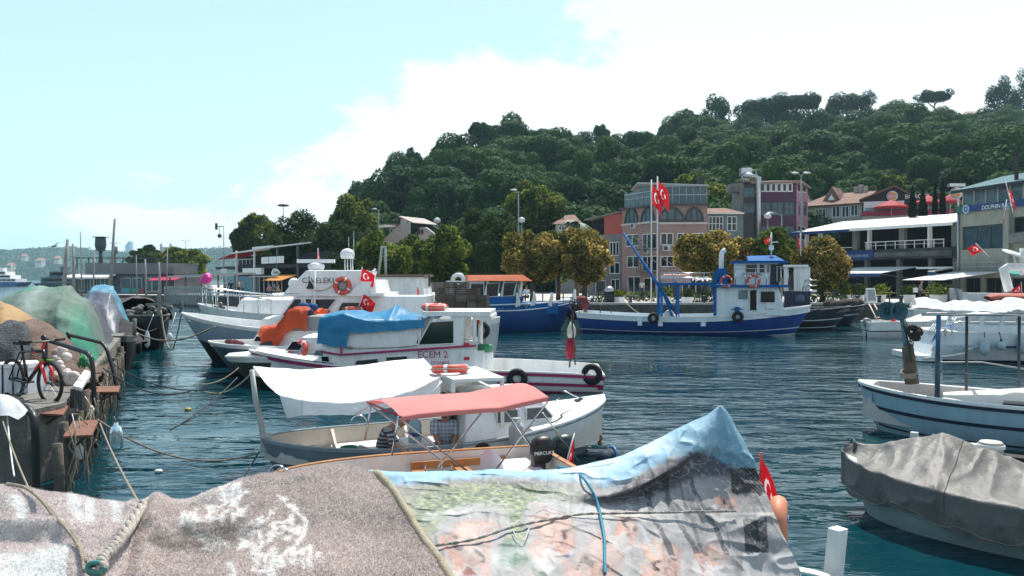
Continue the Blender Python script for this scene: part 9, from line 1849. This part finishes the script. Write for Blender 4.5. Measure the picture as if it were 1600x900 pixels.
# ================================================================ PEOPLE
SKIN=M('skin',(.42,.22,.15),.55,.1,6)
def skin_mesh(name,V,E,mat,parent,sub=1,origin=(0,0,0)):
 """V: (point, radius) list; first vertex is the root"""
 me=bpy.data.meshes.new(name);me.from_pydata([tuple(Vector(p)-Vector(origin))for p,r in V],E,[]);o=bpy.data.objects.new(name,me);COL.objects.link(o);o.parent=parent
 md=o.modifiers.new('skin','SKIN');md.use_smooth_shade=True;lay=me.skin_vertices[0].data
 for i,(p,r)in enumerate(V):rr=r if hasattr(r,'__len__')else(r,r);lay[i].radius=rr;lay[i].use_root=(i==0)
 if sub:s=o.modifiers.new('sub','SUBSURF');s.levels=sub;s.render_levels=sub
 me.materials.append(mat);return o
def person(label,J,shirt,trousers,hair,loc,detail=True,cap=None,group=None,short=True,sub=1):
 """J: joints by name (world): pelvis chest neck head, shl ell hal (arm), shr elr har, hil knl anl tol (leg) ..."""
 J={k:Vector(v)for k,v in J.items()};s=(J['head']-J['neck']).length/.17;o=thing('person',label,'person',loc,0,group);q=lambda r:r*s
 fwd=J['face'].normalized();side=fwd.cross(J['head']-J['neck']).normalized();upv=(J['head']-J['neck']).normalized()
 V=[(J['pelvis'],q(.09)),(J['pelvis'].lerp(J['chest'],.5),q(.085)),(J['chest'],q(.09)),(J['neck'],q(.055)),(J['head']-upv*q(.05)+fwd*q(.015),(q(.075),q(.085))),(J['head']+upv*q(.04),(q(.078),q(.095))),(J['head']+upv*q(.11)-fwd*q(.01),(q(.045),q(.055)))];E=[(0,1),(1,2),(2,3),(3,4),(4,5),(5,6)]
 def chain(a,pts,rs):
  k=a
  for p,r in zip(pts,rs):V.append((p,q(r)));E.append((k,len(V)-1));k=len(V)-1
  return k
 for t in 'lr':
  k=chain(2,[J['sh'+t],J['el'+t],J['el'+t].lerp(J['ha'+t],.85),J['ha'+t]],[.055,.042,.03,.032])
  if detail:
   d=(J['ha'+t]-J['el'+t]).normalized();sd=d.cross(fwd);sd=sd.normalized()if sd.length>.1 else side;dn=d.cross(sd).normalized()
   for i,(off,ln)in enumerate(((-.03,.062),(-.01,.075),(.01,.08),(.03,.07))):b=J['ha'+t]+d*q(.035)+sd*q(off);chain(k,[b,b+d*q(ln*.55)+dn*q(.012),b+d*q(ln)+dn*q(.035)],[.0105,.0095,.008])
   b=J['ha'+t]-d*q(.005)+sd*q(.035);chain(k,[b,b+sd*q(.025)+d*q(.03),b+sd*q(.025)+d*q(.055)],[.012,.011,.009])
  chain(0,[J['hi'+t],J['kn'+t],J['an'+t],J['to'+t]],[.085,.058,.042,.035])
 skin_mesh('body',V,E,SKIN,o,sub,loc)
 # face: nose, ears, eyes, brow
 if detail:
  h=J['head'];m=MB();m.add([h+fwd*q(.09)+upv*q(.035),h+fwd*q(.085)-upv*q(.02)+side*q(.018),h+fwd*q(.085)-upv*q(.02)-side*q(.018),h+fwd*q(.122)-upv*q(.018),h+fwd*q(.08)-upv*q(.03)],[(0,1,3),(0,3,2),(1,4,3),(2,3,4)],0,True);[m.ball(h+side*q(.085*s_)-fwd*q(.005),(q(.018),q(.02),q(.032)),8,6)for s_ in(-1,1)];m.build('nose_and_ears',SKIN,o,origin=loc)
  m=MB();[m.ball(h+fwd*q(.083)+side*q(.034*s_)+upv*q(.028),q(.012),8,6)for s_ in(-1,1)];m.obox(h+fwd*q(.086)-upv*q(.055),side,upv,fwd,q(.024),q(.005),q(.006));m.build('eyes_and_mouth',M('eye_dark',(.03,.015,.012),.4),o,origin=loc)
 m=MB();c=J['head']+upv*q(.045)-fwd*q(.018);G=[[c+(side*math.cos(a)*q(.092)+fwd*math.sin(a)*q(.108))*math.sin(t)+upv*math.cos(t)*q(.105)for a in np.linspace(0,6.283,15)]for t in np.linspace(.05,1.75 if not cap else 1.45,7)];m.grid(np.array([[tuple(p-fwd*q(.03)*(t_/6))for p in r]for t_,r in enumerate(G)]));m.build('cap' if cap else 'hair',cap or hair,o,origin=loc)
 if cap:m=MB();b=J['head']+upv*q(.06)+fwd*q(.09);m.slab([b-side*q(.07),b+side*q(.07),b+side*q(.05)+fwd*q(.08),b-side*q(.05)+fwd*q(.08)],upv,q(.012));m.build('peak',cap,o,origin=loc)
 V2=[(J['pelvis']+(J['chest']-J['pelvis'])*.05,(q(.14),q(.12))),(J['pelvis'].lerp(J['chest'],.5),(q(.145),q(.122))),(J['chest'],(q(.155),q(.128))),(J['chest'].lerp(J['neck'],.75),(q(.075),q(.07)))];E2=[(0,1),(1,2),(2,3)]
 for t in 'lr':n=len(V2);e=J['sh'+t].lerp(J['el'+t],.85 if short else 1);V2+=[(J['sh'+t],q(.088)),(e,q(.072))];E2+=[(2,n),(n,n+1)]
 skin_mesh('shirt',V2,E2,shirt,o,sub,loc)
 V3=[(J['pelvis'],(q(.135),q(.115)))];E3=[]
 for t in 'lr':n=len(V3);V3+=[(J['hi'+t],q(.098)),(J['kn'+t],q(.073)),(J['kn'+t].lerp(J['an'+t],.92),q(.058))];E3+=[(0,n),(n,n+1),(n+1,n+2)]
 skin_mesh('trousers',V3,E3,trousers,o,sub,loc)
 m=MB()
 for t in 'lr':m.ball(J['an'+t].lerp(J['to'+t],.5)-Vector((0,0,q(.02))),(q(.06),q(.06),q(.045)),8,6)
 m.build('shoes',M('shoe_dark',(.03,.03,.03),.6),o,origin=loc);return o
def M_stripe(name,c1,c2,freq,axis='Z',axis2=None,duty=.5):
 if name in MATS:return MATS[name]
 m,nt,b=_nt(name);N,L=nt.nodes,nt.links;tc=N.new('ShaderNodeTexCoord');cur=None
 for ax in[axis]+([axis2]if axis2 else[]):
  w=N.new('ShaderNodeTexWave');w.bands_direction=ax;w.inputs['Scale'].default_value=freq;w.inputs['Distortion'].default_value=.6;w.inputs['Detail'].default_value=1;L.new(tc.outputs['Object'],w.inputs[0]);r=N.new('ShaderNodeMapRange');r.inputs['From Min'].default_value=duty-.08;r.inputs['From Max'].default_value=duty+.08;L.new(w.outputs['Fac'],r.inputs['Value'])
  if cur is None:cur=r.outputs[0]
  else:a=N.new('ShaderNodeMath');a.operation='AVERAGE' if False else 'ADD';L.new(cur,a.inputs[0]);L.new(r.outputs[0],a.inputs[1]);h=N.new('ShaderNodeMath');h.operation='MULTIPLY';h.inputs[1].default_value=.5;L.new(a.outputs[0],h.inputs[0]);cur=h.outputs[0]
 mx=N.new('ShaderNodeMix');mx.data_type='RGBA';L.new(cur,mx.inputs['Factor']);mx.inputs['A'].default_value=(*c1,1);mx.inputs['B'].default_value=(*c2,1);L.new(mx.outputs['Result'],b.inputs['Base Color']);b.inputs['Roughness'].default_value=.85;MATS[name]=m;return m
def men():
 a=at;Y=12.3
 J=dict(pelvis=a(597,706,Y),chest=a(603,682,Y),neck=a(613,668,Y),head=a(628,656,Y-.02),face=(.85,-.35,-.3),shl=a(600,677,Y+.2),ell=a(620,697,Y+.28),hal=a(634,706,Y+.2),shr=a(606,681,Y-.19),elr=a(622,701,Y-.28),har=a(637,711,11.75),hil=a(604,711,Y+.1),knl=a(640,708,Y+.14),anl=a(640,742,Y+.14),tol=a(652,745,Y+.14),hir=a(604,714,Y-.1),knr=a(640,712,Y-.1),anr=a(638,745,Y-.1),tor=a(650,748,Y-.1))
 person('man in a dark striped T shirt leaning on the wooden rail in the caique',J,M_stripe('striped_shirt',(.30,.30,.34),(.035,.035,.055),5.2,'Z'),M('dark_trousers',(.03,.035,.045),.9),M('dark_hair',(.02,.015,.012),.6),tuple(a(604,742,Y)),sub=2)
 Y=13.0;J=dict(pelvis=a(694,700,Y+.1),chest=a(694,672,Y),neck=a(695,656,Y-.08),head=a(696,641,Y-.16),face=(.05,-.8,-.5),shl=a(677,664,Y-.02),ell=a(681,685,Y-.15),hal=a(690,703,Y-.3),shr=a(712,664,Y-.02),elr=a(712,686,Y-.12),har=a(705,703,Y-.3),hil=a(686,703,Y+.05),knl=a(678,700,Y-.35),anl=a(680,736,Y-.3),tol=a(680,742,Y-.42),hir=a(702,703,Y+.05),knr=a(712,700,Y-.35),anr=a(710,736,Y-.3),tor=a(710,742,Y-.42))
 person('man in a pale checked shirt bending down under the red bimini',J,M_stripe('checked_shirt',(.52,.56,.62),(.22,.27,.36),5.0,'Z','X'),M('grey_trousers',(.12,.13,.15),.9),M('grey_hair',(.12,.11,.1),.6),tuple(a(694,740,Y)),sub=2)
 def stand(label,px,Y,h,shirt,tr,hair,yaw=0.0,cap=None,zb=QZ,bend=0.0,group=None,seated=False):
  s=h/1.72;x=W(px,Y);c,n=math.cos(yaw),math.sin(yaw);T=lambda u,f,z:Vector((x+(u*c+f*n)*s,Y+(u*n-f*c)*s,zb+z*s))
  if seated:J=dict(pelvis=T(0,0,.5),chest=T(0,.03,.82),neck=T(0,.04,1.0),head=T(0,.06,1.17),shl=T(.18,.03,.93),ell=T(.22,.12,.68),hal=T(.12,.32,.62),shr=T(-.18,.03,.93),elr=T(-.22,.12,.68),har=T(-.12,.32,.62),hil=T(.09,.05,.48),knl=T(.1,.42,.48),anl=T(.1,.42,.08),tol=T(.1,.55,.04),hir=T(-.09,.05,.48),knr=T(-.1,.42,.48),anr=T(-.1,.42,.08),tor=T(-.1,.55,.04),face=(n,-c,0))
  else:J=dict(pelvis=T(0,0,.92),chest=T(0,.02+bend*.3,1.28),neck=T(0,.03+bend*.5,1.47),head=T(0,.05+bend*.6,1.62),shl=T(.19,.02+bend*.4,1.40),ell=T(.25,.05+bend*.3,1.12),hal=T(.22,.16+bend*.3,.88),shr=T(-.19,.02+bend*.4,1.40),elr=T(-.25,.05+bend*.3,1.12),har=T(-.22,.22+bend*.3,.95),hil=T(.09,0,.88),knl=T(.10,.08,.48),anl=T(.10,-.03,.08),tol=T(.11,.10,.03),hir=T(-.09,0,.88),knr=T(-.10,-.02,.48),anr=T(-.10,-.16,.09),tor=T(-.10,-.04,.03),face=(n,-c,0))
  return person(label,J,shirt,tr,hair,(x,Y,zb),h*F/Y>30,cap,group,True,1)
 HR=M('dark_hair',(0,)*3);DT=M('dark_trousers',(0,)*3);C=lambda n,c:M(n,c,.9)
 stand('man with a red cap and grey shirt walking along the restaurant quay',1437,60.5,1.72,C('grey_shirt',(.20,.22,.22)),DT,HR,1.2,C('cap_red',(.30,.06,.05)),bend=.15)
 m=MB();m.box(W(1430,60.2)-.12,W(1430,60.2)+.1,60.0,60.3,1.95,2.3);place_world(m,'white_bag',BW2,'white bag carried by the man with the red cap','bag')
 for i,(px,Y,col,l,se)in enumerate([(320,86,(.6,.62,.65),'person in pale shirt at the pier fence beside the pink balloon',0),(327,86,(.5,.55,.6),'second pale shirted person right under the pink balloon',0),(341,84,(.15,.22,.24),'person in dark teal by the turquoise panel on the promenade',0),(352,83,(.25,.3,.3),'person in grey beside the turquoise panel on the promenade',0),(361,82,(.02,.02,.025),'person all in black walking on the promenade',0),(373,82,(.32,.33,.25),'person in khaki walking behind the one in black',0),(379,83,(.2,.2,.22),'person half hidden at the blue column',0),(421,82,(.35,.2,.22),'person in dusty pink seated at the kiosk terrace',1),(428,81.5,(.08,.07,.09),'person in black seated at the kiosk terrace',1),(434,82,(.35,.30,.16),'person in mustard seated at the end of the kiosk terrace',1),(1003,78,(.5,.5,.48),'person in white at the pink house door',0),(823,61.5,(.55,.58,.62),'person in white T shirt seated under the golden tree behind the blue boat',1)]):stand(l,px,Y,1.68+.06*(i%3),C('shirt_%d'%i,col),DT,HR,i*.9,group='people on the promenade',seated=bool(se))
 c=at(322,436,86);m=MB();[m.ball(c+Vector((.3*math.cos(i*1.3),.1*i-.2,.25*math.sin(i*1.9))),.42,10,8)for i in range(5)];place_world(m,'pink_balloon',M('pink_foil',(.75,.03,.30),.35),'bright pink foil balloon above the people at the pier fence','balloon')
men()
# ================================================================ STREET FURNITURE, FLAGS, BIRDS
def lamp(label,px,pyt,Y,kind,arm=14,pyb=None,r=.07):
 x,zt=W(px,Y),Z(pyt,Y);o=Root('street_lamp',label,'street lamp',(x,Y,QZ),'street lamps');m=MB();m.tube([(x,Y,QZ),(x,Y,lerp(QZ,zt,.5)),(x,Y,zt)],[r*1.3,r,r*.7],7);o.part(m,'post',M('lamp_grey',(.22,.25,.25),.5));LH=M('lamp_head',(.55,.57,.57),.4);s=Y/F
 for d in([1]if kind=='arm' else[-1]if kind=='armL' else[1,-1]if kind=='double' else[]):
  m=MB();e=Vector((x+d*arm*s,Y,zt+.15));m.tube([(x,Y,zt-.2),(x+d*arm*s*.4,Y,zt+.1),e],.035,5);a=o.part(m,'arm',M('lamp_grey',(0,)*3));m=MB();m.ball(e+Vector((-d*.1,0,-.02)),(.34,.17,.09),10,7);o.part(m,'head',LH,a)
 if kind=='globe':m=MB();m.lathe([(.1,-.1),(.32,0),(.3,.25),(.1,.38)],(x,Y,zt),12);o.part(m,'head',LH)
 if kind=='oval':m=MB();m.ball((x,Y,zt),(.85,.5,.2),12,7);o.part(m,'head',DGREY)
 if kind=='camera':
  m=MB();m.box(x-1.1,x-.85,Y-.15,Y+.15,zt-.5,zt+.35);m.box(x-1.1,x-.05,Y-.05,Y+.05,zt-.1,zt);m.ball((x-.55,Y,zt-1.3),.3,8,6);m.tube([(x-.55,Y,zt-1.1),(x-.55,Y,zt-.1)],.04,5);o.part(m,'camera',DGREY);m=MB();m.box(x-.3,x+.5,Y-.25,Y-.1,Z(430,Y),Z(420,Y));o.part(m,'box',BW2)
for a in[('tall grey street lamp with a single head over the golden trees',810,299,76,'armL',9),('white topped lamp above the yellow green tree',683,347,72,'globe'),('lamp with one arm beside the slant walled house',592,328,104,'armL',8),('double headed lamp before the purple building',1251,273,66,'double',11),('small globe lamp before the purple building',1199,340,72,'globe'),('low single arm lamp before the purple building',1221,335,73,'armL',20),('oval topped lamp above the broad dark tree',443,321,112,'oval'),('camera mast at the end of the promenade restaurants',350,353,105,'camera'),('double headed lamp behind the pier trees',290.5,377,150,'double',5),('double headed lamp between the poles on the pier',179,381,120,'double',6),('thin single lamp by the far water',340.5,386,125,'arm',5),('short globe lamp in the golden pair',815,346,74,'globe')]:lamp(*a)
for px,pyt,l,off in((1017.5,281,'shorter flagpole with a drooping red crescent flag before the pink house',288),(1027,276,'taller flagpole with an open red crescent flag before the pink house',283)):
 Y=64;h=1.9;x=W(px,Y);flag(l,[(x,Y,QZ),(x,Y,Z(pyt,Y))],(x+.06,Y,Z(off,Y)),1.55,1.15,(1,-.35 if off>285 else-.1,-.35),.75 if off>285 else .55,seed=px,nu=60,nv=44,pole_r=.06,pole_mat=M('flagpole_white',(.6,.62,.62),.4),cat='flagpole',group='flagpoles',twist=.22)
def wf(label,x0,y0,x1,y1,Y,htop,hoist,fly,d,droop,seed):flag(label,[at(x0,y0,Y),at(x1,y1,Y)],at(*htop,Y),hoist,fly,d,droop,seed=seed,pole_r=.03)
wf('large red flag hanging from the fish restaurant roof terrace',1582,332,1570,283,61,(1570.5,289),1.15,1.0,(1,-.2,-.9),.6,41);wf('red crescent flag blowing flat over the fish restaurant railing',1546,402,1524,380,64,(1525,382),.75,1.0,(-1,-.1,-.1),.25,42)
wf('dark red flag hanging before the fish restaurant name board',1568,342,1572,312,60,(1571.5,316),1.0,.5,(-.5,-.1,-1.6),.7,43);wf('small red flag over the signal mast of the blue boat',1206,385,1204,368,41,(1204.3,370),.26,.35,(-1,0,-.2),.2,44);wf('little red flag before the terrace restaurant columns',1251,400,1250,364,62,(1250,367),.7,.4,(-.5,0,-1.2),.6,45)
def bin_():
 x=W(952,60.5);r=Root('litter_bin','black round litter bin with silver dome lid on the quay','litter bin',(x,60.5,QZ));m=MB();m.lathe([(.36,QZ),(.4,QZ+.9)],(x,60.5,0),14);r.part(m,'body',BLACKP);m=MB();m.lathe([(.42,QZ+.9),(.4,QZ+1.05),(.25,QZ+1.25),(.03,QZ+1.32)],(x,60.5,0),14);r.part(m,'lid',STEEL)
bin_()
for i,(px,l)in enumerate(((1360,'tilted pale menu board between two planters'),(1497,'dark menu board by the fish restaurant'),(1490,'second leaning menu board beside the dark one'))):
 Y=61.5;x=W(px,Y);r=Root('menu_board',l,'menu board',(x,Y,QZ),'menu boards');m=MB();[m.slab([(x-.4,Y-.35*s,QZ),(x+.4,Y-.35*s,QZ),(x+.34,Y-.03*s,QZ+1.15),(x-.34,Y-.03*s,QZ+1.15)],(0,-s,.2),.04)for s in(1,-1)];r.part(m,'board',[WHITEP,DGREY,STEEL][i]);m=MB();m.slab([(x-.3,Y-.35,QZ+.2),(x+.3,Y-.35,QZ+.2),(x+.27,Y-.08,QZ+1.05),(x-.27,Y-.08,QZ+1.05)],(0,-1,.2),.02);r.part(m,'sheet',M('menu_sheet',(.25,.28,.3),.6))
for i,px in enumerate((985,1100,1340,1374,1408)):
 x=W(px,58.6);m=MB();m.lathe([(.16,QZ),(.12,QZ+.25),(.12,QZ+.5),(.19,QZ+.58),(.1,QZ+.66)],(x,58.6,0),12);place_world(m,'bollard',M('iron_black',(.02,.02,.022),.6),'black iron mooring bollard on the edge of the far quay','bollard','quay bollards')
def chair_set(px,Y,i):
 x=W(px,Y);r=Root('cafe_table','dim cafe table with stools on the promenade under the trees','table',(x,Y,QZ),'cafe tables');m=MB();m.box(x-.4,x+.4,Y-.4,Y+.4,QZ+.70,QZ+.74);r.part(m,'top',M('table_wood',(.28,.2,.13),.6));m=MB();m.tube([(x,Y,QZ),(x,Y,QZ+.7)],.05,6);r.part(m,'leg',DGREY)
for i,(px,Y)in enumerate(((806,62),(848,62.5),(880,63),(935,64),(770,64),(1290,66),(1390,65),(1450,65.5))):chair_set(px,Y,i)
def gull(label,px,py,Y,span,roll,mat):
 c=at(px,py,Y);r=Root('gull',label,'gull',c,'flying gulls');m=MB();m.ball(c,(span*.16,span*.05,span*.045),10,6);m.ball(c+Vector((span*.17,0,span*.02)),span*.035,8,6);r.part(m,'body',mat)
 for s in(-1,1):
  m=MB();a=Vector((0,s*math.cos(roll),math.sin(roll)*s if False else abs(math.sin(roll))));d=Vector((s*math.cos(roll),0,math.sin(roll)*(1 if s>0 else-.4)));m.slab([c+Vector((0,.06*span,0)),c+d*span*.25+Vector((0,.05*span,span*.06)),c+d*span*.5+Vector((0,-.02*span,0)),c+d*span*.26+Vector((0,-.07*span,span*.05)),c+Vector((0,-.06*span,0))],(0,0,1),.012*span);r.part(m,'wing',mat)
gull('dark backlit gull gliding over the fishing quay poles',84,385,42,.95,.5,M('gull_grey',(.10,.12,.13),.8));gull('white gull flying before the dark wooded hill',1427,265,150,1.1,.2,BW);gull('second white gull lower over the hill woods',1334,276,150,1.0,.4,BW);gull('tiny gull perched over the oval lamp',441,317.5,111,.6,.1,BW2)
# ================================================================ HAZE
def make_haze():
 m=bpy.data.materials.new('air');m.use_nodes=True;nt=m.node_tree;nt.nodes.clear()
 o=nt.nodes.new('ShaderNodeOutputMaterial');v=nt.nodes.new('ShaderNodeVolumePrincipled')
 v.inputs['Color'].default_value=(0.55,0.86,1.0,1);v.inputs['Density'].default_value=HAZE_D;v.inputs['Anisotropy'].default_value=0.2
 nt.links.new(v.outputs[0],o.inputs['Volume'])
 mb=MB();mb.box(-3600,3600,-100,4300,-3.5,190)
 tag(mb.build('haze',m),kind='stuff')
HAZE_D=0.00017
make_haze()
